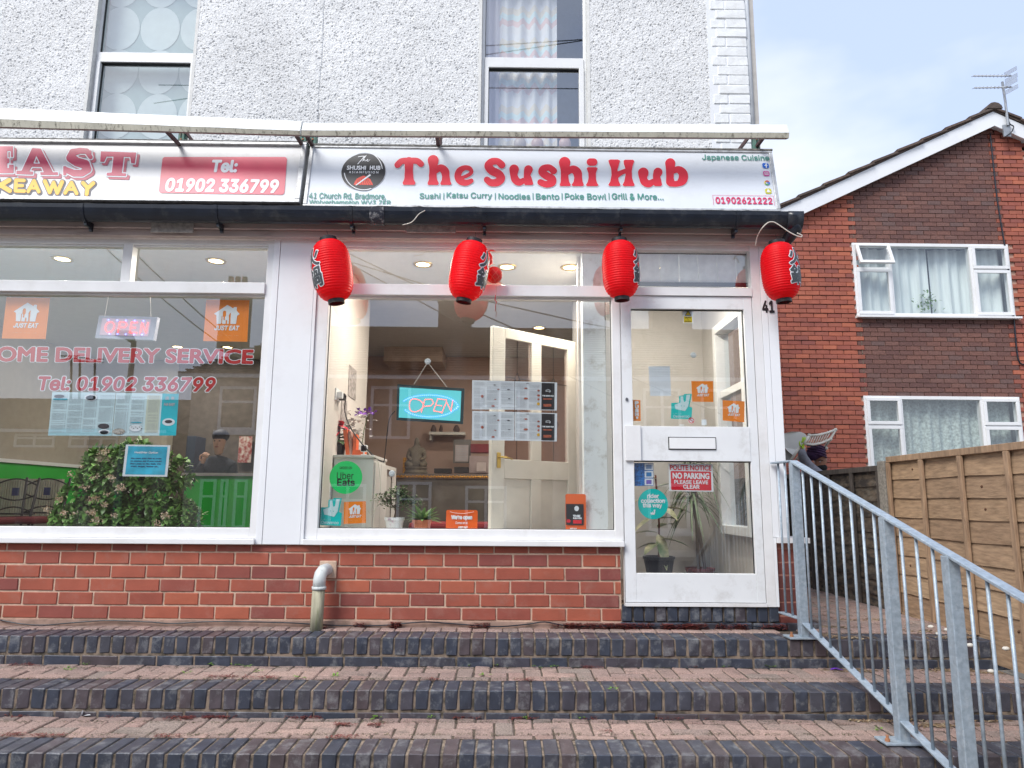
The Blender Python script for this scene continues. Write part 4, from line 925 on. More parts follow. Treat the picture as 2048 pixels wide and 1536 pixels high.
# ------------------------------------------------------------------ rainwater pipe, cable, weeds
PG = mat('grey_pipe_plastic', (.56,.60,.60), .45, var=.08, dirt=(.05,.05,.05), dscale=12, damt=.6); PW = mat('weathered_pipe', (.36,.34,.25), .9, var=.35, scale=30, dirt=(.20,.24,.06), dscale=18, damt=.6, stretch=(1,1,.2), bump=.6, bscale=80)
pb = ground(632, 1262, Z1-.005); pt_ = at(643, 1142, pb.y+.01); DP = thing('waste_pipe', 'grey plastic waste pipe elbowing out of the brick plinth down to the paving', 'pipe', tuple(pb))
m_ = MB(); zj = at(638, 1176, pb.y).z; m_.tube([(pb.x, pb.y, Z1-.03), (pb.x+.004, pb.y, zj)], .041, 16); m_.build('lower_pipe', PW, DP, smooth=True)
m_ = MB(); xx = pb.x+.006; m_.tube([(xx, pb.y, zj-.01), (xx, pb.y, zj+.01)], .047, 16); m_.tube([(xx, pb.y, zj), (xx, pb.y, zj+.055), (xx+.003, pb.y+.012, zj+.085), (xx+.010, pb.y+.04, zj+.105), (xx+.020, pb.y+.10, zj+.108), (xx+.024, .05, zj+.105)], .041, 16); m_.build('elbow', PG, DP, smooth=True)
m_ = MB(); m_.box(xx-.03, -.002, zj+.05, xx+.085, .02, zj+.165); m_.build('mortar_patch', MORTAR, DP, bevel=.006)
BC = [(0,1240),(45,1248),(90,1250),(150,1245),(215,1241),(300,1244),(345,1247),(430,1243),(560,1245),(620,1248),(680,1251),(760,1251),(845,1244),(900,1247),(990,1253),(1050,1249),(1090,1244),(1140,1252),(1240,1252),(1330,1252),(1400,1243),(1450,1246),(1520,1254),(1575,1258)]
cable('thin black cable running along the foot of the brick plinth', [at(x_, y_, -.02-.012*abs(math.sin(i*1.7))) for i, (x_, y_) in enumerate(BC)], .0045, BLACKP, 'cable', 'cable')
SED = mat('red_sedum', (0,0,0), .7, cols=[(.17,.02,.025),(.10,.02,.02),(.24,.05,.04),(.13,.05,.03)], island=1, var=.1); GRN = mat('green_weed', (0,0,0), .6, cols=[(.10,.22,.02),(.16,.32,.03),(.08,.14,.03)], island=1, var=.1)
STR = mat('dry_litter', (0,0,0), .9, cols=[(.30,.20,.11),(.16,.10,.06),(.42,.34,.22)], island=1, var=.1); MOSS = mat('joint_moss', (0,0,0), 1, cols=[(.06,.07,.03),(.10,.10,.05),(.09,.05,.04)], island=1, var=.1)
def surf(px, py):                       # which tread a pixel of the photograph lies on
    for z_, ylo, yhi in ((Z1, Y1, 3), (Z2, Y2, Y1), (Z3, Y3, Y2)):
        g_ = ground(px, py, z_+.004)
        if ylo <= g_.y <= yhi+.01: return g_
    return None
def tuft(mb, c, n_, rad_, hgt, lw, rnd, flat=.6):
    for _ in range(n_):
        a = rnd.uniform(0, 6.28); rr = rad_*rnd.random()**.5; d = Vector((math.cos(a), math.sin(a), rnd.uniform(.1, 1.2)*(1-flat)+.1))
        mb.leaf((c[0]+rr*math.cos(a)*1.0, c[1]+rr*math.sin(a)*.35, c[2]+rnd.uniform(0, hgt)), d, lw*rnd.uniform(.6,1.3), lw*.55, .3, segs=2)
def patch(label, name, mt_, spots, lw, n_per, hgt=.012, seed=1, rad_=.04, flat=.6, cat='weeds'):
    rnd = random.Random(seed); m_ = MB()
    for s_ in spots:
        px, py = s_[0], s_[1]; w__ = s_[2] if len(s_) > 2 else 20; k = max(1, int(w__/9))
        for i in range(k):
            g_ = surf(px+rnd.uniform(-w__/2, w__/2), py+rnd.uniform(-1.5,1.5))
            if g_ is None: continue
            if g_.z > Z1 and g_.y > -.01 and g_.x < 1.9: g_.y = -.015-rnd.random()*.02
            tuft(m_, g_, int(n_per*2.2), rad_, hgt, lw*1.3, rnd, flat)
    return m_.build(name, mt_, None, kind='stuff', label=label, cat=cat)
patch('dark red sedum creeping along the wall foot and step joints', 'sedum', SED, [(1180,1252,90),(1225,1250,80),(1270,1252,60),(1350,1254,60),(1400,1254,90),(1450,1254,60),(1120,1252,40),(960,1253,30),(800,1252,40),(735,1250,20),(640,1256,20),(1590,1258,40),(1540,1257,40)], .013, 26, .035, 2, .03)
patch('dark red sedum in the joints of the lower treads', 'sedum', SED, [(220,1326,90),(360,1325,40),(300,1325,30),(250,1324,30),(400,1435,130),(350,1437,60),(240,1433,40),(40,1433,40),(600,1436,70),(30,1470,40),(95,1472,50),(340,1473,40),(440,1354,60),(520,1355,60),(690,1450,60),(760,1450,40),(690,1475,50),(930,1436,50),(1050,1437,60),(1200,1436,60),(1205,1462,15),(1330,1437,60),(1450,1436,80),(40,1330,60),(1270,1331,50),(1400,1333,40),(1180,1335,40),(1050,1360,30),(860,1360,20)], .010, 9, .010, 3, .03)
patch('small bright green weeds sprouting between the steps', 'weeds', GRN, [(555,1322,20),(410,1330,12),(470,1330,8),(675,1352,12),(780,1328,16),(695,1325,14),(870,1328,10),(940,1331,20),(988,1331,20),(1022,1330,14),(1070,1334,14),(1110,1335,12),(965,1350,14),(912,1431,18),(870,1437,14),(760,1437,10),(1050,1436,12),(1160,1437,10),(600,1355,16),(140,1340,18),(520,1342,14),(380,1347,12),(495,1336,14),(1225,1380,8),(1460,1335,14),(1540,1335,14),(1740,1328,26),(1780,1440,12),(1700,1335,14),(1760,1458,10),(10,1322,14),(180,1328,14)], .020, 3, .012, 5, .018, .3)
patch('dry leaves and debris caught at the right ends of the steps', 'leaf_litter', STR, [(1700,1340,90),(1800,1335,120),(1900,1340,90),(1980,1345,80),(1780,1440,120),(1900,1450,100),(1990,1440,80),(1700,1275,80),(1830,1262,80),(1900,1275,90),(1960,1285,60),(1730,1240,90),(1680,1255,80),(1650,1270,30)], .018, 7, .006, 6, .07, .9, 'litter')
patch('thin dark moss in the paving joints', 'moss', MOSS, [(x_, y_, 46) for x_ in range(20, 1700, 54) for y_ in (1335, 1357, 1443, 1468)], .008, 3, .002, 9, .05, .9, 'moss')
m_ = MB(); rnd = random.Random(4)
for px, py in ((1878,1270),(1940,1293),(1895,1262),(2012,1300),(1862,1256),(1982,1345)):
    g_ = surf(px, py) or ground(px, py, Z1)
    o = MB(); o.ball((0,0,0), .022, .016, .012, 9, 6); o.build('pebble', mat('pebble_white', (.62,.60,.55), .7) if 'pebble_white' not in bpy.data.materials else bpy.data.materials['pebble_white'], None, smooth=True, label={1878:'large white pebble by the fence foot, left of the others',1940:'oval white pebble in front of the middle fence batten',1895:'small white pebble tight against the fence foot',2012:'white pebble lying nearest the right edge by the fence',1862:'tiny pale pebble behind the largest pebble',1982:'pale pebble among dry twigs on the second tread'}[px], cat='pebble', group='pale pebbles by the fence').location = g_+Vector((0,0,.008))
g_ = surf(1670, 1341); m_ = MB(); m_.leaf((g_.x-.03,g_.y,g_.z+.004),(1,.1,.3),.07,.03,.2); m_.leaf((g_.x,g_.y,g_.z+.004),(1,-.5,.2),.05,.02,.1); m_.build('sweet_wrapper', mat('purple_foil', (.18,.05,.5), .3), None, label='crumpled purple sweet wrapper on the second tread', cat='litter')
g_ = surf(165, 1434); m_ = MB(); m_.leaf((g_.x-.01,g_.y,g_.z+.004),(.2,0,1),.04,.02,.2); m_.leaf((g_.x,g_.y,g_.z+.004),(1,-.2,.3),.05,.02,.1); m_.build('paper_scrap', P_WHITE, None, label='torn scrap of white paper at the back of the third tread', cat='litter')
# ------------------------------------------------------------------ handrail
GALV = mat('galvanised_steel', (.33,.40,.47), .5, .35, var=.16, scale=45, dirt=(.52,.57,.62), dscale=32, damt=.6)
RX = ground(1604, 1278, Z1).x+.02
def rz(y): return None
HR = thing('handrail', 'galvanised steel handrail with vertical bars going down beside the steps', 'handrail', (RX, Y1, Z1))
pA = ground(1604, 1277, Z1); yA = pA.y; pB = ground(1806, 1486, Z3); yB = pB.y
xB = pB.x; 
def xr(y): return RX+(xB-RX)*(y-yA)/(yB-yA)
yC = atx(1913, 1200, xr(-1.85)).y
tA = at(1583, 922, yA); tB = at(1790, 1031, yB)
sl_ = (tB.z-tA.z)/(yB-yA)
def topz(y): return tA.z+(y-yA)*sl_
def rb(mb, p, q, w_, h_): mb.bar(p, q, w_, h_)
m_ = MB(); ye = yB-2.6; rb(m_, (xr(yA-.005), yA+.02, topz(yA)), (xr(ye), ye, topz(ye)), .055, .013); m_.build('top_rail', GALV, HR, bevel=.002)
bz = at(1612, 1245, yA).z; bzB = at(1800, 1440, yB).z; sb = (bzB-bz)/(yB-yA)
m_ = MB(); rb(m_, (xr(yA), yA-.03, bz), (xr(ye), ye, bz+(ye-yA)*sb), .045, .010); m_.build('bottom_rail', GALV, HR, bevel=.002)
m_ = MB(); yW = -.02; rb(m_, (xr(yA)-.01, yA+.02, topz(yA)), (xr(yA)-.03, yW, topz(yA)), .05, .012); m_.build('wall_rail', GALV, HR, bevel=.002)
m_ = MB(); rb(m_, (xr(yA)-.01, yA+.03, bz+.02), (xr(yA)-.03, yW, bz+.02), .045, .010); m_.build('wall_bottom_rail', GALV, HR, bevel=.002)
for y_, z0_ in ((yA, Z1), (yB, Z3), (yC, Z4), (yC-.95, Z5)):
    m_ = MB(); x_ = xr(y_); m_.box(x_-.027, y_-.027, z0_, x_+.027, y_+.027, topz(y_)-.010); m_.build('post', GALV, HR, bevel=.004)
    m_ = MB(); m_.box(x_-.11, y_-.06, z0_+.004, x_+.07, y_+.06, z0_+.014); PL_ = m_.build('base_plate', GALV, HR, bevel=.002)
    m_ = MB(); m_.lathe([(.012,0),(.012,.012),(.007,.013),(.007,.028)], (x_-.085, y_-.02, z0_+.014), 8); m_.build('bolt', bpy.data.materials['rust'], PL_)
def balus(y0_, y1_, n_, zlow):
    for i in range(n_):
        y_ = y0_+(y1_-y0_)*(i+1)/(n_+1); x_ = xr(y_); m_ = MB(); m_.tube([(x_, y_, zlow(y_)), (x_, y_, topz(y_)-.004)], .0078, 8); m_.build('baluster', GALV, HR, smooth=True)
low = lambda y: bz+(y-yA)*sb
balus(yA, yB, 8, low); balus(yB, yC, 3, low); balus(yC, yC-.95, 8, low)
for y_ in (yA+.11, yA+.22):
    m_ = MB(); m_.tube([(xr(yA)-.02, y_, bz+.02), (xr(yA)-.02, y_, topz(yA)-.004)], .0078, 8); m_.build('baluster', GALV, HR, smooth=True)

# ------------------------------------------------------------------ fences
FX = 3.06; FT = 1.915
WB = mat('fence_board', (0,0,0), .85, cols=[(.37,.25,.155),(.33,.22,.135),(.41,.285,.18),(.29,.19,.12),(.35,.24,.15)], var=.28, scale=7, objrand=1, stretch=(1,1.4,9), dirt=(.20,.12,.07), dscale=4, damt=.5, bump=.6, bscale=30)
WBT = mat("fence_batten", (.33,.22,.14), .85, var=.25, scale=9, stretch=(5,5,.8), dirt=(.14,.08,.05), dscale=6, damt=.5, bump=.5, bscale=30)
WD = mat('dark_fence_board', (0,0,0), .9, cols=[(.030,.028,.028),(.045,.038,.035),(.075,.060,.05),(.028,.027,.028)], var=.5, scale=6, objrand=1, stretch=(1,1.6,5), col2=(.15,.115,.085), dirt=(.24,.22,.18), dscale=4, damt=.7, bump=.6, bscale=30)
WDT = mat('dark_batten', (.10,.085,.075), .9, var=.3, scale=9, stretch=(5,5,.8), dirt=(.05,.04,.035), dscale=6, damt=.5)
KNOT = mat('wood_knot', (.09,.04,.02), .8, var=.2)
def panel(label, y0_, y1_, ztop_, zbot, board, batt, x_, nb=8, gap=0.0):
    T = thing('timber_fence', label, 'fence', (x_, (y0_+y1_)/2, zbot), group='timber fence panels along the side passage')
    H_ = (ztop_-.04-zbot)/nb; rnd = random.Random(int(y0_*100))
    for i in range(nb):
        z0_ = zbot+i*H_; n_ = 16; v0 = []; ms = MB(); th = .012
        up_ = [(y0_+(y1_-y0_)*j/n_, z0_+H_+.018+.004*math.sin(j*1.3+i*2.1)+rnd.uniform(-.002,.002)) for j in range(n_+1)]
        dn_ = [(y0_+(y1_-y0_)*j/n_, z0_+.003*math.sin(j*.9+i)) for j in range(n_+1)]
        for (ya, za), (yb, zb) in zip(dn_, up_): ms.v += [(x_-.012+.002*math.sin(ya*9+i), ya, za), (x_-.001, yb, zb), (x_+.014, yb, zb), (x_+.002, ya, za)]
        for j in range(n_):
            k = 4*j
            for q in range(4): ms.f.append((k+q, k+4+q, k+4+(q+1) % 4, k+(q+1) % 4))
        o = ms.build('board', board, T)
        for _ in range(rnd.choice((0,1,1,2))):
            yk = rnd.uniform(y0_+.1, y1_-.1); mk_ = MB(); mk_.ball((x_-.006, yk, z0_+H_*.5), .0085, .014*rnd.uniform(.6,1.1), .009, 8, 5)
            if board is WB: mk_.build('knot', KNOT, o, smooth=True)
    m_ = MB(); m_.box(x_-.035, y0_, ztop_-.045, x_+.03, y1_, ztop_); m_.build('capping_rail', batt, T, bevel=.003)
    for y_ in np.linspace(y0_+.022, y1_-.022, 5):
        m_ = MB(); m_.box(x_-.042, y_-.019, zbot-.01, x_-.020, y_+.019, ztop_-.047); m_.build('batten', batt, T, bevel=.003)
    m_ = MB(); m_.box(x_-.02, y0_, zbot-.16, x_+.02, y1_, zbot-.002); m_.build('gravel_board', board, T)
yP = atx(1786, 1000, FX).y
panel('new brown timber fence panel with horizontal boards and vertical battens', yP-1.83, yP, FT, Z1+.02, WB, WBT, FX)
panel('second new brown timber fence panel beyond the right edge, nearest the street', yP-3.70, yP-1.87, FT, Z1+.02, WB, WBT, FX)
yq = yP+.12
panel('old blackened timber fence panel behind the handrail next to the concrete post', yq, yq+1.83, FT-.06, Z1-.03, WD, WDT, FX, 9)
panel('old blackened timber fence panel furthest along the passage', yq+1.93, yq+3.76, FT-.06, Z1-.03, WD, WDT, FX, 9)
m_ = MB(); m_.box(FX-.05, yP+.01, Z1-.1, FX+.05, yP+.11, FT-.03); m_.build('fence_post', mat('concrete_post', (.27,.25,.22), .95, scale=60, var=.3, bump=.8, bscale=120), None, label='grey concrete fence post between brown and black panels', cat='fence post', group='concrete fence posts', bevel=.006)
m_ = MB(); m_.box(FX-.05, yP-1.86, Z1-.1, FX+.05, yP-1.84, FT-.03); m_.build('fence_post', bpy.data.materials['concrete_post'], None, label='thin concrete post between the two brown panels at the right edge', cat='fence post', group='concrete fence posts')

# ------------------------------------------------------------------ neighbouring house
HY = 6.2; H = Plane((0, HY, 0))
HS = thing('brick_house', 'orange brick gabled house with a brown brick centre bay and white windows', 'house', (5.5, HY, .3))
ap = H.pt(1975, 232); ev = H.pt(1583, 412)
slope = (ap[1]-ev[1])/(ap[0]-ev[0]); ev = (ev[0]-.9, ev[1]-.9*slope); xe = ev[0]; xa2 = ap[0]; xw1 = 2*xa2-xe; zg = .0
HM = mat('house_mortar', (.48,.30,.23), .95, var=.15)
H1 = H.rect(1708, 488, 2022, 634); H2 = H.rect(1732, 793, 2046, 960)
hx0, hx1 = xe+.25, xw1-.25; w_ = MB()
def wb(x0_, z0_, x1_, z1_): w_.box(x0_, HY+.02, z0_, x1_, HY+.075, z1_)
wb(hx0, zg, hx1, H2[1]); wb(hx0, H2[1], H2[0], H2[3]); wb(H2[2], H2[1], hx1, H2[3]); wb(hx0, H2[3], hx1, H1[1]); zcut = min(H1[3], ev[1]-.2)
def edge_x(z): return max(0, (z-(ev[1]-.2))*(xa2-hx0)/(ap[1]-.35-ev[1]+.2))
def strip_(xa_, xb_, za_, zb_):      # piece of gable wall clipped by the roof line
    n_ = 12
    for q in range(n_):
        a, b = za_+(zb_-za_)*q/n_, za_+(zb_-za_)*(q+1)/n_; l0_, l1_ = max(xa_, hx0+edge_x(a)), max(xa_, hx0+edge_x(b)); r0_, r1_ = min(xb_, hx1-edge_x(a)), min(xb_, hx1-edge_x(b))
        if r0_ > l0_: w_.prism([(l0_, HY+.02, a), (r0_, HY+.02, a), (max(r1_, l1_), HY+.02, b), (l1_, HY+.02, b)], [(l0_, HY+.075, a), (r0_, HY+.075, a), (max(r1_, l1_), HY+.075, b), (l1_, HY+.075, b)])
strip_(hx0, H1[0], H1[1], H1[3]); strip_(H1[2], hx1, H1[1], H1[3]); strip_(hx0, hx1, H1[3], ap[1]-.35)
w_.box(hx0, HY+.9, zg, hx1, HY+7, ev[1]-.3); w_.box(hx0, HY+.075, zg, hx0+.1, HY+.9, ev[1]-.3); w_.box(hx1-.1, HY+.075, zg, hx1, HY+.9, ev[1]-.3)
HWL = w_.build('wall', HM, HS)
bxl, bxr = H.pt(1714, 560)[0], H.pt(2011, 560)[0]
OB = mat('orange_brick', (0,0,0), .85, cols=[(.38,.115,.072),(.29,.085,.062),(.44,.135,.078),(.25,.080,.065),(.35,.110,.070)], var=.12, scale=9, objrand=1)
OBi = mat('orange_brick_wall', (0,0,0), .85, cols=[(.38,.115,.072),(.29,.085,.062),(.44,.135,.078),(.25,.080,.065),(.35,.110,.070)], island=1, var=.12, scale=9)
BBm = mat('brown_brick', (0,0,0), .9, cols=[(.160,.078,.066),(.125,.064,.058),(.19,.090,.072),(.135,.085,.080)], island=1, var=.3, scale=40)
BM = brick_variants('brick', .215, .04, .066, OB, 4, .0015, .003); BMj = MB(); BBj = MB(); nl = 0
z_ = zg+.9; row = 0
def gable_x(z): h_ = (z-ev[1]-.06)/slope; return (xe+.27+max(0, h_), xw1-.27-max(0, h_))
lim = []
while z_ < ap[1]-.25:
    l_, r_ = gable_x(z_+.07); x_ = xe+.26+(.1125 if row % 2 else 0)
    while x_ < min(r_, 8.6):
        a, b = max(x_, l_), min(x_+.215, r_)
        mid = (a+b)/2; brown = bxl < mid < bxr
        if b-a > .04 and mid > 2.0 and not any(q[0]-.02 < mid < q[2]+.02 and q[1]-.02 < z_+.033 < q[3]+.02 for q in (H1, H2)):
            # proud single courses in the outer piers as in the photograph
            pd = .012 if (not brown and row % 2) else .002
            if brown: BBj.box(a+.002, HY-.001+.004*random.random(), z_, b-.002, HY+.03, z_+.066)
            elif nl < 300 and 2.75 < mid < bxl and 1.9 < z_ < 6: o = lay(BM, 'brick', HWL, mid, HY+.02-pd, z_+.033); o.scale.x = (b-a)/.215; nl += 1
            else: BMj.box(a+.002, HY-pd, z_, b-.002, HY+.03, z_+.064)
        x_ += .225
    z_ += .0752; row += 1
BMj.build('brickwork', OBi, HWL, kind='stuff'); BBj.build('brown_brickwork', BBm, HWL, kind='stuff')
MB().box(bxl-.006, HY-.004, zg+.9, bxl+.004, HY+.015, ev[1]+slope*(bxl-xe)-.25).build('expansion_joint', MORTARD, HS)
# roof
RT = mat('roof_tile_brown', (0,0,0), .9, cols=[(.085,.060,.050),(.12,.082,.066),(.07,.055,.05),(.15,.11,.09)], var=.3, scale=20, objrand=1, bump=.5)
barge = MB(); bw_ = .27; nrm_ = math.hypot(1, slope)
for s_ in (1, -1):
    X_ = lambda x: x if s_ > 0 else 2*xa2-x
    pts = [(xe-.1, ev[1]-slope*.1), (xa2, ap[1]), (xa2, ap[1]-bw_*nrm_*.85), (xe-.1, ev[1]-slope*.1-bw_*nrm_*.85)]
    barge = MB(); barge.prism([(X_(a), HY-.14, b) for a, b in pts], [(X_(a), HY-.11, b) for a, b in pts]); barge.build('bargeboard', WHITE2, HS)
    sf = MB(); sf.prism([(X_(a), HY-.109, b) for a, b in [(xe-.1, pts[3][1]+.04), (xa2, pts[2][1]+.04), (xa2, pts[2][1]+.06), (xe-.1, pts[3][1]+.06)]], [(X_(a), HY+.02, b) for a, b in [(xe-.1, pts[3][1]+.04), (xa2, pts[2][1]+.04), (xa2, pts[2][1]+.06), (xe-.1, pts[3][1]+.06)]]); sf.build('soffit', WHITE2, HS)
    rf = MB(); rf.prism([(X_(a), HY-.16, b) for a, b in [(xe-.3, ev[1]-slope*.3+.012), (xa2, ap[1]+.012), (xa2, ap[1]+.05), (xe-.3, ev[1]-slope*.3+.05)]], [(X_(a), HY+7.1, b) for a, b in [(xe-.3, ev[1]-slope*.3+.012), (xa2, ap[1]+.012), (xa2, ap[1]+.05), (xe-.3, ev[1]-slope*.3+.05)]]); RFo = rf.build('roof', RT, HS)
    nt_ = 11; L_ = math.hypot(xa2-xe+.3, slope*(xa2-xe+.3)); dx = (xa2-xe+.3)/nt_
    tm = None
    for i in range(nt_):
        xc0 = xe-.3+dx*i; th = .045; m_ = MB(); a = (X_(xc0-.02), ev[1]+(xc0-.02-xe)*slope+.075); b = (X_(xc0+dx), ev[1]+(xc0+dx-xe)*slope+.045)
        kk = 5
        for y_ in [HY-.18-.02*random.random()]:
            for q in range(kk):
                yy = y_+q*.36; m_ = MB(); m_.bar((a[0], yy+.17, a[1]), (b[0], yy+.17, b[1]), .35, .035); m_.build('roof_tile', RT, RFo)
m_ = MB()
for i in range(3): m_ = MB(); m_.prism([(xa2+.13*math.cos(t*math.pi/6), HY-.2+i*.46, ap[1]+.03+.11*math.sin(t*math.pi/6)) for t in range(7)], [(xa2+.13*math.cos(t*math.pi/6), HY+.24+i*.46, ap[1]+.03+.11*math.sin(t*math.pi/6)) for t in range(7)]); m_.build('ridge_tile', RT, HS)
# windows
CUR = mat('net_curtain', (.74,.80,.80), .9, var=.1, scale=3, stretch=(12,1,.5))
def hwin(r_, openl, lower):
    W_ = bpy.data.objects.new('window', None); COL.objects.link(W_); W_.parent = HS; W_.location = (r_[0]-5.5, 0, 0)
    x0_, z0_, x1_, z1_ = r_; w = x1_-x0_; fw = .055
    Q = Plane((0, HY+.0, 0)); f = MB()
    xs_ = [x0_, x0_+w*.235, x0_+w*.755, x1_]
    f.pbox(Q, x0_, z1_-fw, x1_, z1_, -.08, .02); f.pbox(Q, x0_, z0_, x1_, z0_+fw, -.08, .02)
    for i, x_ in enumerate(xs_): f.pbox(Q, x_-(0 if i == 0 else fw*.5 if i < 3 else fw), z0_+fw+.001, x_+(fw if i == 0 else fw*.5 if i < 3 else 0), z1_-fw-.001, -.08, .02)
    zt2 = z0_+(z1_-z0_)*.645
    for (a, b) in ((xs_[0]+fw, xs_[1]-fw*.5), (xs_[2]+fw*.5, xs_[3]-fw)): f.pbox(Q, a+.001, zt2-.025, b-.001, zt2+.025, -.08, .018)
    f.build('frame', UPVC, W_, bevel=.005)
    fw2 = .05
    for k, (a, b) in enumerate(((xs_[0]+fw*.6, xs_[1]-fw*.2), (xs_[2]+fw*.2, xs_[3]-fw*.6))):
        for (c, d_) in ((z0_+fw*.6, zt2-.012), (zt2+.012, z1_-fw*.6)):
            op = openl and k == 0 and c > zt2
            s_ = MB(); QQ = Q
            if op:
                hz_ = d_; QQ = Plane((0, HY-.022, hz_), (1,0,0), Vector((0, .36, 1))); c, d_ = c-hz_-.0, 0.0
            for q in ((a, c, b, c+fw2), (a, d_-fw2, b, d_), (a, c+fw2, a+fw2, d_-fw2), (b-fw2, c+fw2, b, d_-fw2)): s_.pbox(QQ, *q, .0205, .045) if not op else s_.pbox(QQ, *q, .0, .04)
            SS = s_.build('sash', UPVC, W_, bevel=.004)
            p = MB(); quad(p, QQ, (a+fw2, c+fw2, b-fw2, d_-fw2), .024 if not op else .015); p.build('pane', GLASSFAR, SS)
    p = MB(); quad(p, Q, (xs_[1]+fw*.5, z0_+fw, xs_[2]-fw*.5, z1_-fw), -.01); p.build('pane', GLASSFAR, W_)
    p = MB()
    if not lower: p.pbox(Q, x0_-.02, z0_-.035, x1_+.05, z0_-.002, -.05, .10); p.build('sill', UPVC, W_, bevel=.004)
    m_ = MB(); n_ = 90; rnd = random.Random(3)
    for j in range(2):
        for i in range(n_+1):
            t = i/n_; x_ = x0_+.03+(w-.06)*t; m_.v.append((x_, HY+.19+.025*math.sin(t*95)+.02*math.sin(t*37), z0_+.04 if j == 0 else z1_-.03))
    gapa, gapb = (.50, .53)
    for i in range(n_):
        if not lower and gapa < i/n_ < gapb: continue
        m_.f.append((i, i+1, n_+2+i, n_+1+i))
    m_.build('curtain', CUR if not lower else mat('lace_curtain', (.42,.48,.46), .9, var=.4, scale=26), W_, smooth=True)
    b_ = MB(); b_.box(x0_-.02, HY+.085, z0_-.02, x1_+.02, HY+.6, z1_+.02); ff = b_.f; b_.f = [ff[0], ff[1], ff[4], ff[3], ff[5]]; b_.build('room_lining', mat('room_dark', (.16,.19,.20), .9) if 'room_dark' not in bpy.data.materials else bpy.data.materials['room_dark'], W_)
    return W_
hw1 = hwin(H1, True, False); hw2 = hwin(H2, False, True)
rnd = random.Random(8); m_ = MB(); c = H.pt(1865, 606)
for i in range(60):
    q = Vector((c[0]+rnd.gauss(0,.10), HY+.12+rnd.uniform(-.04,.04), c[1]+rnd.uniform(-.15,.22))); m_.leaf(q, (rnd.uniform(-1,1), -.3, rnd.uniform(-.2,1)), .07, .035, segs=2)
m_.build('house_plant', GRN, None, label='leafy green house plant behind the upper window of the brick house', cat='plant')
cab = [H.pt(1978, 268), H.pt(1984, 330), H.pt(1992, 400), H.pt(2003, 470), H.pt(2012, 520), H.pt(2022, 600), H.pt(2026, 650), H.pt(2034, 720), H.pt(2050, 730)]
cable('black cable running down the brown brick bay of the gabled house', [(a, HY-.03, b) for a, b in cab], .012, BLACKP)
# aerial
ax, az = H.pt(2000, 265); AE = thing('tv_aerial', 'grey double television aerial on a leaning pole over the roof ridge', 'aerial', (ax, HY-.18, az-.1))
AM = mat('aerial_metal', (.36,.38,.41), .5, .5); PX = lambda x, y, dy=0: Vector((*(lambda q: (q[0], HY-.18+dy, q[1]))(H.pt(x, y)),))
m_ = MB(); m_.tube([PX(2001, 262), PX(1996, 216), PX(1990, 176)], .02, 8); m_.build('pole', AM, AE)
m_ = MB(); m_.box(ax-.06, HY-.165, az-.16, ax+.06, HY-.14, az+.05); m_.build('wall_bracket', AM, AE)
for (p_, q_) in (((1952,147),(1992,178)), ((1954,171),(1993,200))):
    m_ = MB(); m_.tube([PX(*p_, .25), PX(*q_, -.2)], .012, 6); A_ = m_.build('boom', AM, AE)
    for i in range(10):
        t = i/10; c = PX(*p_, .25).lerp(PX(*q_, -.2), t); l_ = .055+.03*t; d = Vector((.9, .3, .55)).normalized()
        m_ = MB(); m_.tube([c-d*l_, c+d*l_], .006, 5); m_.build('element', AM, A_)
    c = PX(*q_, -.2); m_ = MB()
    for s_ in (-1, 1):
        for k in range(4): m_.tube([c+Vector((-.12, 0, s_*.03+k*.02*s_-.04)), c+Vector((.07, -.04, s_*.03+k*.02*s_+.06))], .005, 5)
    m_.build('reflector', AM, A_)
cable('thin lead looping from the aerial pole to the bargeboard', [PX(1999, 240), PX(2004, 258), PX(2012, 264), PX(2008, 275), PX(1996, 284)], .01, BLACKP)
# ------------------------------------------------------------------ interiors (floors, walls, ceilings are parts of the building)
CREAM = mat('cream_wall', (.62,.57,.53), .9, var=.05, scale=2); TAUPE = mat('taupe_wall', (.58,.56,.54), .9, var=.08, scale=3, dirt=(.3,.27,.24), dscale=3, damt=.3); CEILM = mat('ceiling_paint', (.62,.62,.60), .9, var=.03)
BROWNW = mat('back_wall', (.48,.33,.265), .9, var=.1, scale=2); GREENW = mat('green_wall', (.02,.42,.04), .8, var=.08, scale=3); PGREEN = mat('pale_wall', (.42,.38,.33), .9, var=.05)
FLOORM = mat('shop_floor', (.14,.09,.07), .5, var=.2, scale=4); LEDGE = mat('ledge_paint', (.70,.70,.68), .4, dirt=(.4,.36,.3), damt=.3)
def bpart(name, mt_, *boxes):
    for b in boxes: m_ = MB(); m_.box(*b); m_.build(name, mt_, BLD)
bpart('floor', FLOORM, (-5.7, .222, zfl-.03, 1.86, 5.4, zfl))
bpart('ceiling', CEILM, (-5.7, .045, CEIL, 1.86, 5.39, CEIL+.018))
ledge_z = zg0-.03
bpart('window_ledge', LEDGE, (XL, .075, ledge_z-.03, -1.64, .42, ledge_z), (-1.24, .075, ledge_z-.03, xd0-.01, .42, ledge_z))
bpart('inner_wall', CREAM, (-1.60, .08, zfl, -1.26, 1.5, CEIL-.002))
bpart('inner_wall', PGREEN, (-5.69, 4.6, 1.95, -2.61, 4.7, CEIL-.002), (-5.69, .2, 1.97, -5.52, 4.59, CEIL-.002))
bpart('inner_wall', BROWNW, (-2.9, 4.2, zfl, .95, 4.3, CEIL-.002)); bpart('inner_wall', CREAM, (-1.80, 1.501, zfl, -1.27, 1.56, CEIL-.003))
m_ = MB(); dw = [(-1.84,1.54),(-1.76,1.56),(-2.52,4.22),(-2.66,4.62)]; m_.prism([(x_, y_, zfl) for x_, y_ in dw], [(x_, y_, CEIL-.003) for x_, y_ in dw]); m_.build('inner_wall', PGREEN, BLD)
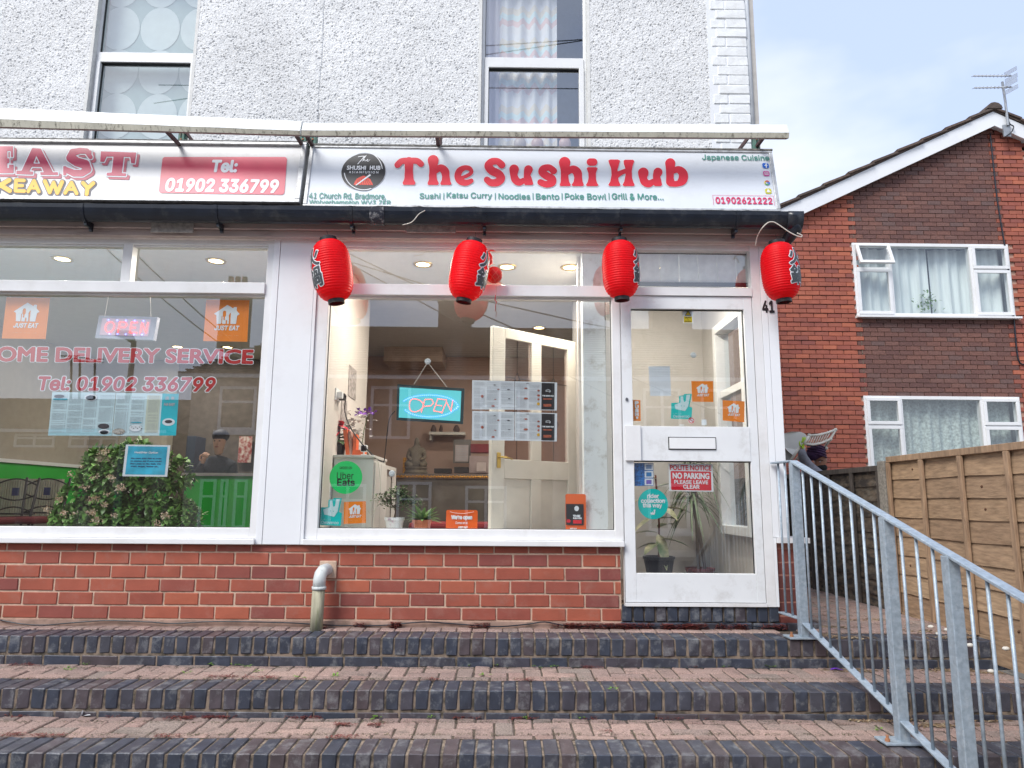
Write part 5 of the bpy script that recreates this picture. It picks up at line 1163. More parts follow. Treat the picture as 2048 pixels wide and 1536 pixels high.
bpart('inner_wall', GREENW, (-5.69, .2, zfl, -5.515, 4.59, 1.93), (-5.51, 4.6, zfl, -2.61, 4.71, 1.93))
bpart('dado_rail', WHITE2, (-5.51, .2, 1.93, -5.49, 4.59, 1.97), (-5.49, 4.575, 1.93, -2.61, 4.6, 1.97))
# vestibule behind the door
x75 = at(1166, 900, .22).x; x76 = at(1214, 900, .16).x; x77 = at(1226, 900, .12).x
PEEL = mat('peeling_white', (.72,.75,.77), .6, var=.05, scale=3, dirt=(.33,.30,.26), dscale=11, damt=.6)
bpart('door_post', PEEL, (x75, .16, zfl, x76, .30, CEIL-.003)); bpart('inner_wall', TAUPE, (x76+.001, .15, zfl, x77+.03, .31, CEIL-.004))
m_ = MB(); m_.prism([(.60,.90,zfl),(.64,.94,zfl),(x75+.02,.302,zfl),(x75-.02,.302,zfl)], [(.60,.90,CEIL-.004),(.64,.94,CEIL-.004),(x75+.02,.302,CEIL-.004),(x75-.02,.302,CEIL-.004)]); m_.build('inner_wall', CREAM, BLD)
bpart('inner_wall', TAUPE, (.66, 1.6, zfl, 1.85, 1.7, CEIL-.002), (.63, .95, zfl, .70, 1.6, CEIL-.003))
q = atx(1478, 1070, 1.85); zsw = q.z; ys0, ys1 = .36, 1.12
bpart('inner_wall', TAUPE, (1.85, .2, zfl, 1.93, ys0, CEIL-.002), (1.85, ys1, zfl, 1.93, 1.6, CEIL-.002), (1.85, ys0, zfl, 1.93, ys1, zsw), (1.85, ys0, 3.05, 1.93, ys1, CEIL-.002))
SWn = bpy.data.objects.new('side_window', None); COL.objects.link(SWn); SWn.parent = BLD
m_ = MB()
for b in ((1.80, ys0, zsw, 1.92, ys0+.07, 3.05), (1.80, ys1-.07, zsw, 1.92, ys1, 3.05), (1.80, ys0+.07, zsw, 1.92, ys1-.07, zsw+.07), (1.80, ys0+.07, 2.98, 1.92, ys1-.07, 3.05), (1.83, ys0+.07, 2.42, 1.9, ys1-.07, 2.48)): m_.box(*b)
m_.build('frame', UPVC, SWn, bevel=.004); m_ = MB(); m_.poly([(1.88, ys0+.07, zsw+.07),(1.88, ys1-.07, zsw+.07),(1.88, ys1-.07, 2.98),(1.88, ys0+.07, 2.98)]); m_.build('pane', GLASSFAR, SWn)
# ceiling lights
LAMP = emis('lamp_face', (1,.78,.38), 7); BRASS = mat('brass', (.6,.42,.12), .3, .8)
def downlight(px, py, lab, pw=14):
    d = ray(px, py); p_ = CAM+d*((CEIL-CAM.z)/d.z)
    T = thing('ceiling_light', lab, 'ceiling light', (p_.x, p_.y, CEIL), group='brass rimmed downlights in the shop ceilings')
    m_ = MB(); m_.lathe([(.055,-.008),(.075,-.010),(.078,-.001),(.055,-.001)], (p_.x, p_.y, CEIL), 24, cap=False); m_.build('rim', BRASS, T)
    m_ = MB(); m_.lathe([(.056,-.004),(.03,-.006),(.001,-.008)], (p_.x, p_.y, CEIL), 20, cap=False); m_.build('bulb_face', LAMP, T)
    if pw:
        ld = bpy.data.lights.new('downlight', 'AREA'); ld.shape = 'DISK'; ld.size = .09; ld.energy = pw; ld.color = (1,.91,.80)
        lo = bpy.data.objects.new('downlight', ld); COL.objects.link(lo); lo.location = (p_.x, p_.y, CEIL-.012)
for a in ((125,517,'downlight seen at the left of the takeaway top windows'), (432,521,'downlight seen in the right takeaway top window'), (355,693,'rear takeaway downlight above the letter R of service'), (455,694,'rear takeaway downlight below the right orange sticker'), (846,528,'bright downlight seen between the first two lanterns'), (1014,533,'dim downlight seen just right of the red net ornament'), (1140,534,'bright downlight seen left of the third lantern'), (1307,535,'downlight seen behind the slats above the door'), (1078,655,'rear downlight seen above the open white inner door')):
    downlight(*a, pw={846:15,1140:15,1307:18,1078:17}.get(a[0], 13))
# right shop things ---------------------------------------------------
WPAINT = mat('cabinet_white', (.72,.70,.67), .45, var=.03)
cz = 1.875; cfx = at(745, 980, .36).x
CB_ = thing('white_cabinet', 'tall white cabinet with door panels standing behind the green circle sticker', 'cabinet', (-1.1, .6, zfl))
m_ = MB(); m_.box(-1.255, .36, zfl, cfx, .90, cz-.02); m_.build('carcass', WPAINT, CB_, bevel=.003)
m_ = MB(); m_.box(-1.258, .345, cz-.02, cfx+.008, .92, cz); m_.build('top', WPAINT, CB_, bevel=.002)
m_ = MB(); m_.box(cfx+.001, .38, zfl+.1, cfx+.012, .62, cz-.05); m_.box(cfx+.001, .64, zfl+.1, cfx+.012, .88, cz-.05); m_.build('side_panel', WPAINT, CB_, bevel=.004, kind='stuff')
C2 = thing('glass_cabinet', 'lower glazed display cabinet with white frame behind the tall white cabinet', 'cabinet', (-1.0, 1.2, zfl))
m_ = MB()
for b in ((-1.25,.94,1.80,cfx,1.48,1.83),(-1.25,.94,zfl,cfx,1.48,zfl+.05),(cfx-.03,.94,zfl+.05,cfx,.98,1.80),(cfx-.03,1.44,zfl+.05,cfx,1.48,1.80)): m_.box(*b)
m_.build('frame', WPAINT, C2); m_ = MB(); m_.box(-1.25,.96,zfl+.05,cfx-.04,1.46,1.79); m_.build('interior', TAUPE, C2)
# poinsettia
def pot(mb, c, r0, r1, h_, lip=True):
    mb.lathe([(r0,0),(r1,h_-(.02 if lip else 0))]+([(r1+.006,h_-.02),(r1+.007,h_)] if lip else [])+[(r1-.006,h_),(r1-.008,h_-.02)], c, 24)
SOIL = mat('soil', (.04,.03,.02), 1)
def plant(name, label, c, r0, r1, h_, potm, cat='potted plant'):
    T = thing(name, label, cat, c); m_ = MB(); pot(m_, c, r0, r1, h_); m_.build('pot', potm, T, smooth=False); return T
rnd = random.Random(12)
c = Vector((at(676, 905, .52).x, .52, cz+.001)); T = plant('poinsettia', 'red poinsettia in a small black pot on the white cabinet', c, .042, .055, .095, BLACK)
m_ = MB()
for i in range(26): a = rnd.uniform(0, 6.28); m_.leaf((c.x, c.y, c.z+rnd.uniform(.12,.17)), (math.cos(a), math.sin(a)*.5-.4, .1), .10, .06, .5, segs=3)
m_.build('leaf', mat('poinsettia_leaf', (.05,.11,.03), .6), T, kind='stuff')
m_ = MB()
for i in range(26): a = rnd.uniform(0, 6.28); m_.leaf((c.x+rnd.uniform(-.03,.03), c.y+rnd.uniform(-.02,.02), c.z+rnd.uniform(.19,.24)), (math.cos(a), math.sin(a)*.5-.5, rnd.uniform(-.2,1.0)), .095, .055, .35, segs=3)
m_.build('bract', mat('poinsettia_bract', (.60,.02,.05), .55, var=.3), T, kind='stuff')
m_ = MB(); m_.tube([c+Vector((0,0,.05)), c+Vector((.005,0,.2))], .004, 6); m_.build('stem', mat('green_stem', (.08,.14,.04), .6), T)
BOOK = mat('orange_card', (.72,.13,.03), .6); 
for i, (px, w__, h_, tl, lb) in enumerate(((698,.030,.20,.16,'tilted orange folder beside the poinsettia'), (704,.02,.185,.10,'grey and orange folder in the middle of the leaning row'), (710,.026,.165,0,'upright orange candle like box beside the security camera'))):
    q = at(px, 900, .50); m_ = MB(); m_.box(-w__/2, -.05, 0, w__/2, .05, h_); o = m_.build('folder', BOOK if i != 1 else mat('folder_grey', (.45,.25,.2), .6), None, label=lb, cat='folder', group='orange folders on the cabinet', bevel=.002); o.location = (q.x, .52, cz+.001); o.rotation_euler.y = -tl
q = at(718, 905, .48); m_ = MB(); m_.box(q.x-.03, .46, cz+.001, q.x+.045, .55, cz+.045); m_.build('box', BOOK, None, label='low flat orange box under the security camera', cat='box')
q = at(728, 897, .40); T = thing('security_camera', 'small white security camera with square black face on the cabinet', 'camera', (q.x, .40, cz))
m_ = MB(); m_.box(q.x-.026, .39, q.z-.026, q.x+.026, .42, q.z+.026); m_.build('housing', UPVC, T, bevel=.009)
m_ = MB(); m_.box(q.x-.02, .385, q.z-.02, q.x+.02, .3895, q.z+.02); m_.build('face', mat('gloss_black', (.01,.01,.01), .1), T, bevel=.003)
m_ = MB(); m_.lathe([(.022,0),(.022,.006),(.006,.01),(.006,q.z-cz-.02)], (q.x, .40, cz+.001), 14); m_.build('stand', UPVC, T)
q = atx(674, 790, -1.26); T = thing('wall_socket', 'white wall socket with two plugs on the cream side wall', 'socket', tuple(q))
m_ = MB(); m_.box(-1.2595, q.y-.07, q.z-.045, -1.25, q.y+.07, q.z+.045); m_.build('plate', UPVC, T, bevel=.002); m_ = MB(); m_.box(-1.249, q.y-.05, q.z-.03, -1.21, q.y-.005, q.z+.02); m_.build('plug', UPVC, T, bevel=.004); m_ = MB(); m_.box(-1.249, q.y+.01, q.z-.035, -1.205, q.y+.055, q.z+.015); m_.build('plug', BLACK, T, bevel=.004)
cable('black power cable sagging from the wall socket past the camera', [Vector((-1.20, q.y+.03, q.z)), at(690, 825, .5), at(703, 858, .45), at(718, 880, .4), at(740, 905, .38), at(757, 920, .36), at(768, 924, .33)], .005, BLACK)
cable('black lead rising from the display cabinet to the lit cyan sign', [at(768, 924, .33), at(771, 900, .28), at(775, 860, .2), at(780, 835, .12), at(790, 822, .08)], .0035, BLACK)
cable('white camera lead draped over the cabinet front', [at(734, 900, .4), at(742, 912, .34), at(752, 916, .34), at(758, 935, .34), at(760, 990, .33), at(745, 1028, .30), at(735, 1020, .29)], .0025, WIRE)
for (px0,py0,px1,py1,lab) in ((697,728,712,792,'curled grey sketch poster on the cream side wall'), (682,795,693,845,'narrow printed notice hanging below the wall socket')):
    a, b = atx(px0, (py0+py1)/2, -1.258), atx(px1, (py0+py1)/2, -1.258); z0_, z1_ = atx(px0, py1, -1.258).z, atx(px0, py0, -1.258).z
    m_ = MB(); m_.box(-1.2585, a.y, z0_, -1.2545, b.y, z1_); m_.build('poster', mat('poster_grey', (.45,.40,.38), .8, col2=(.2,.18,.17), scale=30), None, label=lab, cat='poster')
# white flowers and orchid
c = at(712, 905, .75); T = thing('flower_vase', 'bunch of white paper flowers in a vase behind the cabinet items', 'flowers', tuple(c)); m_ = MB()
for i in range(90): q = at(rnd.gauss(712,12), rnd.gauss(858,20), .78+rnd.uniform(-.05,.05)); m_.leaf(q, (rnd.uniform(-1,1), -.5, rnd.uniform(-.3,1)), .05, .04, .3, segs=2)
m_.build('petal', mat('white_petal', (.72,.68,.66), .7), T, kind='stuff'); m_ = MB(); m_.lathe([(.03,0),(.04,.06),(.025,.12)], (c.x, .78, cz), 14); m_.build('vase', UPVC, T)
T = thing('orchid', 'purple orchid spray above the white paper flowers', 'flowers', tuple(at(731, 826, .7))); m_ = MB()
for i in range(34): q = at(rnd.uniform(714,750), 826+rnd.uniform(-4,5)-abs(rnd.gauss(0,2)), .7+rnd.uniform(-.02,.02)); m_.leaf(q, (rnd.uniform(-1,1), -.6, rnd.uniform(-1,1)), .034, .028, .1, segs=2)
m_.build('petal', mat('purple_petal', (.22,.06,.42), .6, var=.3), T, kind='stuff'); m_ = MB(); m_.tube([at(736, 830, .7), at(728, 860, .72), at(722, 905, .76)], .003, 6); m_.build('stem', bpy.data.materials['green_stem'], T)
# ledge plants
c = Vector((at(789, 1045, .26).x, .26, ledge_z)); T = plant('bonsai', 'small bonsai tree in a white flower printed pot on the window ledge', c, .052, .066, .10, UPVC)
m_ = MB(); m_.tube([c+Vector((0,0,.08)), c+Vector((.008,0,.14)), c+Vector((-.004,0,.19))], [.010,.008,.005], 7)
for d in ((-.07,.0,.25),(.07,-.02,.25),(.03,.03,.28),(-.03,-.03,.27)): m_.tube([c+Vector((0,0,.17)), c+Vector(d)*.7, c+Vector(d)], [.006,.004,.003], 6)
m_.build('trunk', mat('bonsai_bark', (.13,.09,.06), .9), T, smooth=True); m_ = MB()
for i in range(620):
    k = rnd.choice(((-.085,0,.235),(.085,-.02,.24),(.03,.02,.28),(-.02,-.03,.27),(-.05,0,.20),(.06,0,.20),(.14,0,.20))); q = c+Vector(k)+Vector((rnd.gauss(0,.028), rnd.gauss(0,.025), rnd.gauss(0,.02))); m_.leaf(q, (rnd.uniform(-1,1), rnd.uniform(-1,.3), rnd.uniform(-.2,.8)), .032, .019, .2, segs=2)
m_.build('leaf', mat('bonsai_leaf', (0,0,0), .5, cols=[(.07,.13,.04),(.12,.19,.07),(.25,.32,.2)], island=1), T, kind='stuff')
m_ = MB(); 
for (px, py, r_) in ((779,1040,.011),(782,1036,.010),(776,1036,.010),(780,1046,.010),(784,1041,.008)): q = at(px, py, .19); m_.leaf(q, (rnd.uniform(-1,1), 0, rnd.uniform(-1,1)), .022, .016, 0, segs=2)
m_.build('flower_print', mat('magenta_print', (.5,.05,.3), .5), T, kind='stuff')
c = Vector((at(844, 1048, .24).x, .24, ledge_z)); TERR = mat('terracotta', (.46,.15,.075), .8, var=.08, bump=.3); T = plant('agave', 'spiky green succulent in a square terracotta pot on the window ledge', c, .05, .064, .085, TERR)
m_ = MB()
for i in range(30): a = i*2.4; e = .25+.9*(i/30); m_.leaf(c+Vector((.008*math.cos(a), .008*math.sin(a), .075)), (math.cos(a), math.sin(a)*.8, e), .13+.03*rnd.random(), .030, .35*(1-i/34), .5, segs=5)
m_.build('leaf', mat('agave_leaf', (0,0,0), .45, cols=[(.10,.20,.05),(.15,.27,.07),(.20,.32,.12)], island=1), T, smooth=True, kind='stuff')
# open white inner door with leaded glass
D0, D1 = Vector((at(985, 800, .38).x, .38, 0)), Vector((at(1152, 800, .92).x, .92, 0)); du = (D1-D0).normalized(); DP_ = Plane((D0.x, D0.y, 0), du, (0,0,1)); wd = (D1-D0).length
zdt = at(985, 651, .38).z; zdb = zfl+.01
T = thing('inner_door', 'open white panelled inner door with four leaded glass lights and a brass handle', 'door', (D0.x, D0.y, zfl))
OFFW = mat('door_gloss_paint', (.66,.64,.58), .4, var=.04, dirt=(.5,.46,.4), dscale=3, damt=.3)
l0, l1 = DP_.pt(1010, 800)[0], DP_.pt(1063, 800)[0]; l2, l3 = DP_.pt(1083, 800)[0], DP_.pt(1136, 800)[0]; zA1, zA0 = DP_.pt(1010, 676)[1], DP_.pt(1010, 918)[1]; zB1 = DP_.pt(1010, 957)[1]
m_ = MB()
for b in ((0,zdb,l0,zdt),(l1,zA0,l2,zA1),(l3,zdb,wd,zdt),(l0,zA1,l3,zdt),(l0,zB1,l3,zA0),(l0,zdb,l3,zdb+.2),(l1,zdb+.2,l2,zB1)): m_.pbox(DP_, b[0], b[1], b[2], b[3], -.04, 0)
m_.pbox(DP_, l0, zdb+.2, l1, zB1, -.03, -.014); m_.pbox(DP_, l2, zdb+.2, l3, zB1, -.03, -.014); m_.build('door_panel', OFFW, T, bevel=.003)
LGL = glassmat('leaded_glass', 1.2, (.62,.52,.50), .12)
for a, b in ((l0, l1), (l2, l3)):
    m_ = MB(); quad(m_, DP_, (a, zA0, b, zA1), -.02); PN = m_.build('pane', LGL, T); m_ = MB(); mid = (a+b)/2; zd = zA1-.30
    def ln(p, q, w_=.004): m_.bar(DP_.p3(*p, -.017), DP_.p3(*q, -.017), w_, .004)
    ln((mid, zA1), (mid, zd+.045)); ln((a, zd), (mid-.024, zd)); ln((mid+.024, zd), (b, zd))
    for s_ in (-1, 1): ln((mid, zd+.045), (mid+.024*s_, zd)); ln((mid+.024*s_, zd), (mid, zd-.045)); ln((mid+.024*s_, zd), (mid+.024*s_, zA0+.35)); ln((mid+.024*s_, zA0+.35), (mid+.05*s_, zA0+.30)); ln((mid+.05*s_, zA0+.30), (mid, zA0+.2))
    ln((mid, zd-.045), (mid, zA0)); m_.build('lead_lines', GASKET, PN)
ha, hb = DP_.pt(997, 921)[0], DP_.pt(997, 921)[1]; m_ = MB(); m_.pbox(DP_, ha-.018, hb-.055, ha+.018, hb+.06, .001, .006); HP = m_.build('handle_plate', BRASS, T, bevel=.002)
m_ = MB(); m_.tube([DP_.p3(ha, hb+.025, .004), DP_.p3(ha, hb+.025, .04), DP_.p3(ha+.05, hb+.022, .045), DP_.p3(ha+.10, hb+.012, .042)], .006, 8); m_.build('lever', BRASS, HP, smooth=True)
# counter, buddha, clutter
cy = 3.3; ctop = at(900, 948, cy).z
T = thing('counter', 'dark shop counter with a gold beaded edge at the back of the sushi shop', 'counter', (-.5, cy, zfl))
m_ = MB(); m_.box(-2.3, cy+.03, zfl, .9, cy+.5, ctop-.05); m_.build('front', mat('counter_grey', (.13,.115,.10), .6, var=.3, scale=3), T); m_ = MB(); m_.box(-2.32, cy, ctop-.02, .92, cy+.55, ctop); m_.build('top', mat('counter_top', (.18,.15,.13), .4), T)
m_ = MB(); GOLD = mat('gold_beads', (.62,.30,.05), .35, .6, var=.4, scale=60)
for i in range(110): m_.ball((-1.55+i*.021, cy-.008, ctop-.03-.006*(i % 2)), .010, .01, .016, 6, 4)
m_.build('beaded_trim', GOLD, T, kind='stuff')
sc = lambda px, py: at(px, py, cy+.2)
c = sc(832, 946); c.z = ctop; STN = mat('stone_statue', (.15,.125,.09), .8, var=.25, scale=20, bump=.5, bscale=60)
T = thing('buddha_statue', 'grey green seated buddha statue on the counter beside a gold stand', 'statue', tuple(c)); k = .0062
m_ = MB(); m_.lathe([(.13,0),(.14,.02),(.12,.05),(.135,.075),(.12,.085)], c, 20); m_.build('plinth', STN, T)
sv, se, sr = [], [], []
def skin_body(name, mt_, T_, verts, edges, rad_, root=0, sub=2):
    me = bpy.data.meshes.new(name); off = wloc(T_); me.from_pydata([tuple(Vector(v)-off) for v in verts], edges, []); o = bpy.data.objects.new(name, me); COL.objects.link(o); me.materials.append(mt_); o.parent = T_
    sk = o.modifiers.new('skin', 'SKIN'); sl_ = me.skin_vertices[0] if me.skin_vertices else None
    if not me.skin_vertices:
        import bmesh
        bm = bmesh.new(); bm.from_mesh(me); bm.verts.layers.skin.verify(); bm.to_mesh(me); bm.free()
    for i, r_ in enumerate(rad_):
        rr = r_ if isinstance(r_, tuple) else (r_, r_); me.skin_vertices[0].data[i].radius = rr; me.skin_vertices[0].data[i].use_root = (i == root)
    sk.use_smooth_shade = True; sb_ = o.modifiers.new('sub', 'SUBSURF'); sb_.levels = sub; sb_.render_levels = sub; return o
V_ = [c+Vector(v) for v in ((0,0,.13),(0,0,.21),(0,.0,.29),(0,0,.335),(0,0,.385),(0,0,.435),(.075,0,.28),(.10,-.01,.20),(.05,-.07,.16),(-.075,0,.28),(-.10,-.01,.20),(-.05,-.07,.16),(.12,-.03,.115),(.04,-.08,.105),(-.12,-.03,.115),(-.04,-.08,.105))]
skin_body('figure', STN, T, V_, [(0,1),(1,2),(2,3),(3,4),(4,5),(2,6),(6,7),(7,8),(2,9),(9,10),(10,11),(0,12),(12,13),(0,14),(14,15)], [.075,.062,.066,.024,.038,.016,.034,.028,.02,.034,.028,.02,.04,.032,.04,.032])
def simple(name, lab, cat, mt_, box_, bev=.003, **kw): m_ = MB(); m_.box(*box_); return m_.build(name, mt_, None, label=lab, cat=cat, bevel=bev, **kw)
def sbox(px0, py0, px1, py1, Y, dp): a = at(px0, py1, Y); b = at(px1, py0, Y); return (a.x, Y, a.z, b.x, Y+dp, b.z)
simple('stand', 'small gold ornamental stand left of the buddha statue', 'ornament', GOLD, sbox(805, 915, 813, 946, cy+.2, .05))
bx = sbox(868, 937, 902, 946, cy+.2, .15); simple('card_machine', 'low black till box on the counter right of the buddha', 'till', BLACK, bx)
simple('card_reader', 'black card reader box under the calendar on the counter', 'card reader', BLACK, sbox(908, 934, 937, 946, cy+.2, .12))
T = thing('calendar', 'framed price calendar standing on the counter behind the drainpipe reflection', 'calendar', tuple(sc(922, 946)))
m_ = MB(); m_.box(*sbox(906, 879, 942, 926, cy+.3, .02)); m_.build('frame', mat('calendar_frame', (.12,.11,.10), .5), T); m_ = MB(); b = sbox(910, 890, 937, 923, cy+.294, .004); m_.box(*b); m_.build('sheet', mat('calendar_sheet', (.42,.36,.36), .8), T)
m_ = MB()
for i in range(9): m_.box(b[0]+.01, cy+.292, b[5]-.02-i*.02, b[3]-.02, cy+.2935, b[5]-.015-i*.02)
m_.build('print', P_GREY, T, kind='stuff')
simple('carton', 'pale cardboard box at the right end of the counter by the door', 'box', mat('pale_card', (.36,.28,.27), .8), sbox(938, 912, 984, 946, cy+.25, .2)); simple('paper_stack', 'small stack of white cards in front of the pale box', 'paper', mat('card_white', (.50,.42,.40), .8), sbox(953, 925, 972, 943, cy+.1, .05))
simple('red_packet', 'dark red packet stacked on top of the pale box', 'box', mat('dark_red', (.18,.02,.03), .6), sbox(941, 888, 984, 905, cy+.26, .15))
T = thing('wall_shelf', 'white wall shelf holding small ornaments behind the counter', 'shelf', tuple(at(890, 866, 4.1))); m_ = MB(); m_.box(*sbox(858, 864, 930, 869, 3.95, .24)); m_.build('board', OFFW, T); m_ = MB(); m_.box(*sbox(859, 870, 863, 880, 4.0, .19)); m_.build('support', OFFW, T)
for i, (a, b, h_) in enumerate(((861, 873, 851), (878, 886, 858), (906, 920, 859))):
    q = at((a+b)/2, 864, 4.05); w_ = (at(b, 864, 4.05).x-at(a, 864, 4.05).x)/2; m_ = MB(); m_.lathe([(w_*.8,0),(w_,.03),(w_*.6,.07),(w_*.3,.09)], q, 12); m_.build('ornament', mat('dark_ornament', (.10,.06,.05), .6) if i == 0 else bpy.data.materials['dark_ornament'], None, label=('largest dark ornament at the left end of the wall shelf','small round ornament in the middle of the wall shelf','squat ornament at the right end of the wall shelf')[i], cat='ornament', group='ornaments on the wall shelf')
bpart('extractor_hood', mat('hood_tan', (.44,.33,.26), .8), (at(768,700,3.6).x, 3.6, at(768,722,3.6).z, at(885,700,3.6).x, 4.19, at(768,650,3.6).z))
REDG = mat('red_cloth', (.22,.015,.02), .8); simple('stool', 'dark red upholstered stool seat seen low behind the ledge plants', 'stool', REDG, sbox(815, 1046, 985, 1075, .9, .4), .03)
# orange boards
GI = Plane((0, .058, 0))
def orange_board(px, Y, label, lines):
    x0, y0, x1, y1 = px; Q = Plane((0, Y, 0)); r_ = Q.rect(*px); T = thing('notice_board', label, 'notice', (r_[0], Y, r_[1]))
    m_ = MB(); put_shapes(m_, Q, rrect(r_, .008), .006, 0); o = m_.build('board', mat('orange_board', (.85,.13,.015), .5, var=.04) if 'orange_board' not in bpy.data.materials else bpy.data.materials['orange_board'], T); s_ = o.modifiers.new('t', 'SOLIDIFY'); s_.thickness = .004; s_.offset = -1 if True else 1
    m_ = MB()
    for s_, q, bo in lines: put_text(m_, Q, Q.rect(*q), s_, .006, bo, 14)
    m_.build('lettering', P_WHITE, T, kind='stuff'); return T, Q
T, Q = orange_board((892, 1020, 955, 1064), .14, 'orange plastic open board leaning at the bottom of the window', [("We're open", (903,1031,944,1040), .06), ('Come on in', (911,1043,935,1048), .02), ('JUST EAT', (916,1053,935,1058), .06)])
m_ = MB(); pts = [Q.p3(*Q.pt(900+i*6, 1023.5+3.6*math.sin(math.pi*i/8)), .006) for i in range(9)]; m_.tube(pts, .0012, 5); m_.build('string', P_WHITE, T)
T, Q = orange_board((1131, 988, 1172, 1064), .12, 'tall orange flyer holder standing in the right corner of the window', [('JUST EAT', (1139,1056,1153,1060), .06)])
m_ = MB(); quad(m_, Q, Q.rect(1132, 1008, 1167, 1050), .006); FL = m_.build('flyer', P_BLACK, T)
m_ = MB(); put_text(m_, Q, Q.rect(1146,1030,1160,1034), 'THE', .008, .06, 8); put_text(m_, Q, Q.rect(1146,1035,1163,1038), 'SUSHI HUB', .008, .06, 8); disc(m_, Q, *Q.pt(1153, 1017), .016, .018, .008); m_.build('flyer_print', P_SHEET, FL, kind='stuff')
m_ = MB(); quad(m_, Q, Q.rect(1146,1040,1163,1047), .008); disc(m_, Q, *Q.pt(1137, 1042), .014, .012, .008); m_.build('flyer_print', P_RED, FL, kind='stuff')
# blind slats above the door
T = thing('fanlight_blind', 'pale slatted blind with black rails inside the window above the door', 'blind', tuple(at(1380, 540, .13))); Q = Plane((0, .13, 0)); r_ = Q.rect(1245, 503, 1512, 571)
SLT = mat('slat', (.80,.80,.78), .8)
m_ = MB(); m_.pbox(Q, r_[0], r_[3]-.022, r_[2], r_[3]+.01, 0, .01); m_.build('rail', BLACK, T); m_ = MB(); m_.pbox(Q, r_[0], r_[1]-.01, r_[2], r_[1]+.022, 0, .01); m_.build('rail', BLACK, T)
n_ = 7; wv = (r_[2]-r_[0])/n_
for i in range(n_): m_ = MB(); m_.pbox(Q, r_[0]+i*wv+.002, r_[1]+.02, r_[0]+(i+1)*wv-.006, r_[3]-.02, -.006, -.003); m_.pbox(Q, r_[0]+(i+1)*wv-.005, r_[1]+.02, r_[0]+(i+1)*wv+.001, r_[3]-.02, -.003, .003); m_.build('slat', SLT, T)
simple('white_board', 'plain white board standing behind the top window left of the third lantern', 'board', WPAINT, sbox(1172, 503, 1232, 573, .2, .02))
# vestibule plants
rnd = random.Random(5)
c = Vector((at(1318, 1130, 1.1).x, 1.1, zfl)); T = plant('rubber_plant', 'variegated rubber plant in a large black pot behind the door glass', c, .085, .125, .235, mat('dark_blue_pot', (.015,.02,.035), .35))
m_ = MB(); m_.tube([c+Vector((0,0,.2)), c+Vector((.01,0,.5)), c+Vector((-.01,0,.9))], .008, 8); m_.build('stem', mat('red_stem', (.16,.05,.035), .6), T)
LV = mat('variegated_leaf', (.11,.19,.08), .35, var=.2, scale=9, col2=(.60,.56,.38)); 
for i, (a, z_, l_, e) in enumerate(((-2.9,.86,.28,.45),(.2,.80,.26,.35),(3.3,.70,.24,.15),(-.2,.62,.30,.2),(-1.2,.64,.22,-.1),(-2.7,.56,.24,-.25),(.5,.53,.22,.3),(3.0,.42,.24,.25),(-.4,.37,.26,.1),(-1.4,.42,.24,-1.0),(2.6,.33,.18,.1),(.9,.46,.22,.4),(-2.2,.34,.18,-.1))):
    m_ = MB(); m_.leaf(c+Vector((0,0,z_)), (math.cos(a), math.sin(a)*.6, e), l_, .10, .35, .25, segs=6); m_.build('leaf', LV, T, smooth=True)
c = Vector((at(1400, 1140, 1.15).x, 1.15, zfl)); T = plant('dracaena', 'spiky dragon tree on two bare canes in a dark red pot behind the door glass', c, .085, .115, .14, mat('dark_red_pot', (.20,.03,.03), .5))
CANE = mat('cane', (.17,.13,.09), .9, bump=.5); DL = mat('dracaena_leaf', (0,0,0), .5, cols=[(.11,.17,.09),(.16,.22,.12),(.09,.15,.08)], island=1)
for (dx, h_, bz_) in ((.045, .68, 0), (-.012, .98, 0)):
    t_ = c+Vector((-.05 if dx > 0 else -.01, 0, h_)); m_ = MB(); m_.tube([c+Vector((dx,0,.1)), c+Vector((dx*.4-.01,0,h_*.6)), t_], .014, 8); m_.build('cane', CANE, T, smooth=True)
    m_ = MB()
    for i in range(56): a = rnd.uniform(0,6.28); m_.leaf(t_+Vector((0,0,rnd.uniform(-.06,.07))), (math.cos(a), math.sin(a)*.7, rnd.uniform(-.2,1.5)), rnd.uniform(.22,.40), .017, rnd.uniform(.6,1.25), .3, segs=6)
    m_.build('leaf', DL, T, smooth=True, kind='stuff')
# left shop ---------------------------------------------------------------
T = thing('takeaway_counter', 'green fronted takeaway counter with a grey top at the back of the left shop', 'counter', (-3, 2.7, zfl)); ct2 = at(440, 946, 2.7).z; xcl = at(366, 980, 2.7).x
m_ = MB(); m_.box(xcl, 2.73, zfl, -2.26, 3.3, ct2-.03); m_.build('front', GREENW, T); m_ = MB(); m_.box(xcl-.02, 2.68, ct2-.03, -2.25, 3.3, ct2); m_.build('top', mat('grey_top', (.35,.35,.34), .4), T)
bpart('kitchen_gloom_panel', mat('kitchen_gloom', (.10,.085,.075), .9, var=.2), (at(352,800,4.5).x, 4.50, ct2-.3, -2.62, 4.59, at(420,690,4.5).z))  # solid slab, no opening: the dimness of the kitchen is painted as its dark colour
simple('wall_poster', 'red and white food poster on the wall behind the person at the counter', 'poster', mat('poster_red', (.30,.04,.04), .7, var=.5, scale=20, col2=(.6,.55,.5)), sbox(475, 873, 505, 925, 4.44, .012), 0)
simple('fridge', 'dark blue grey fridge unit behind the takeaway counter', 'fridge', mat('fridge_blue', (.05,.07,.11), .5), sbox(368, 872, 392, 945, 3.9, .3))
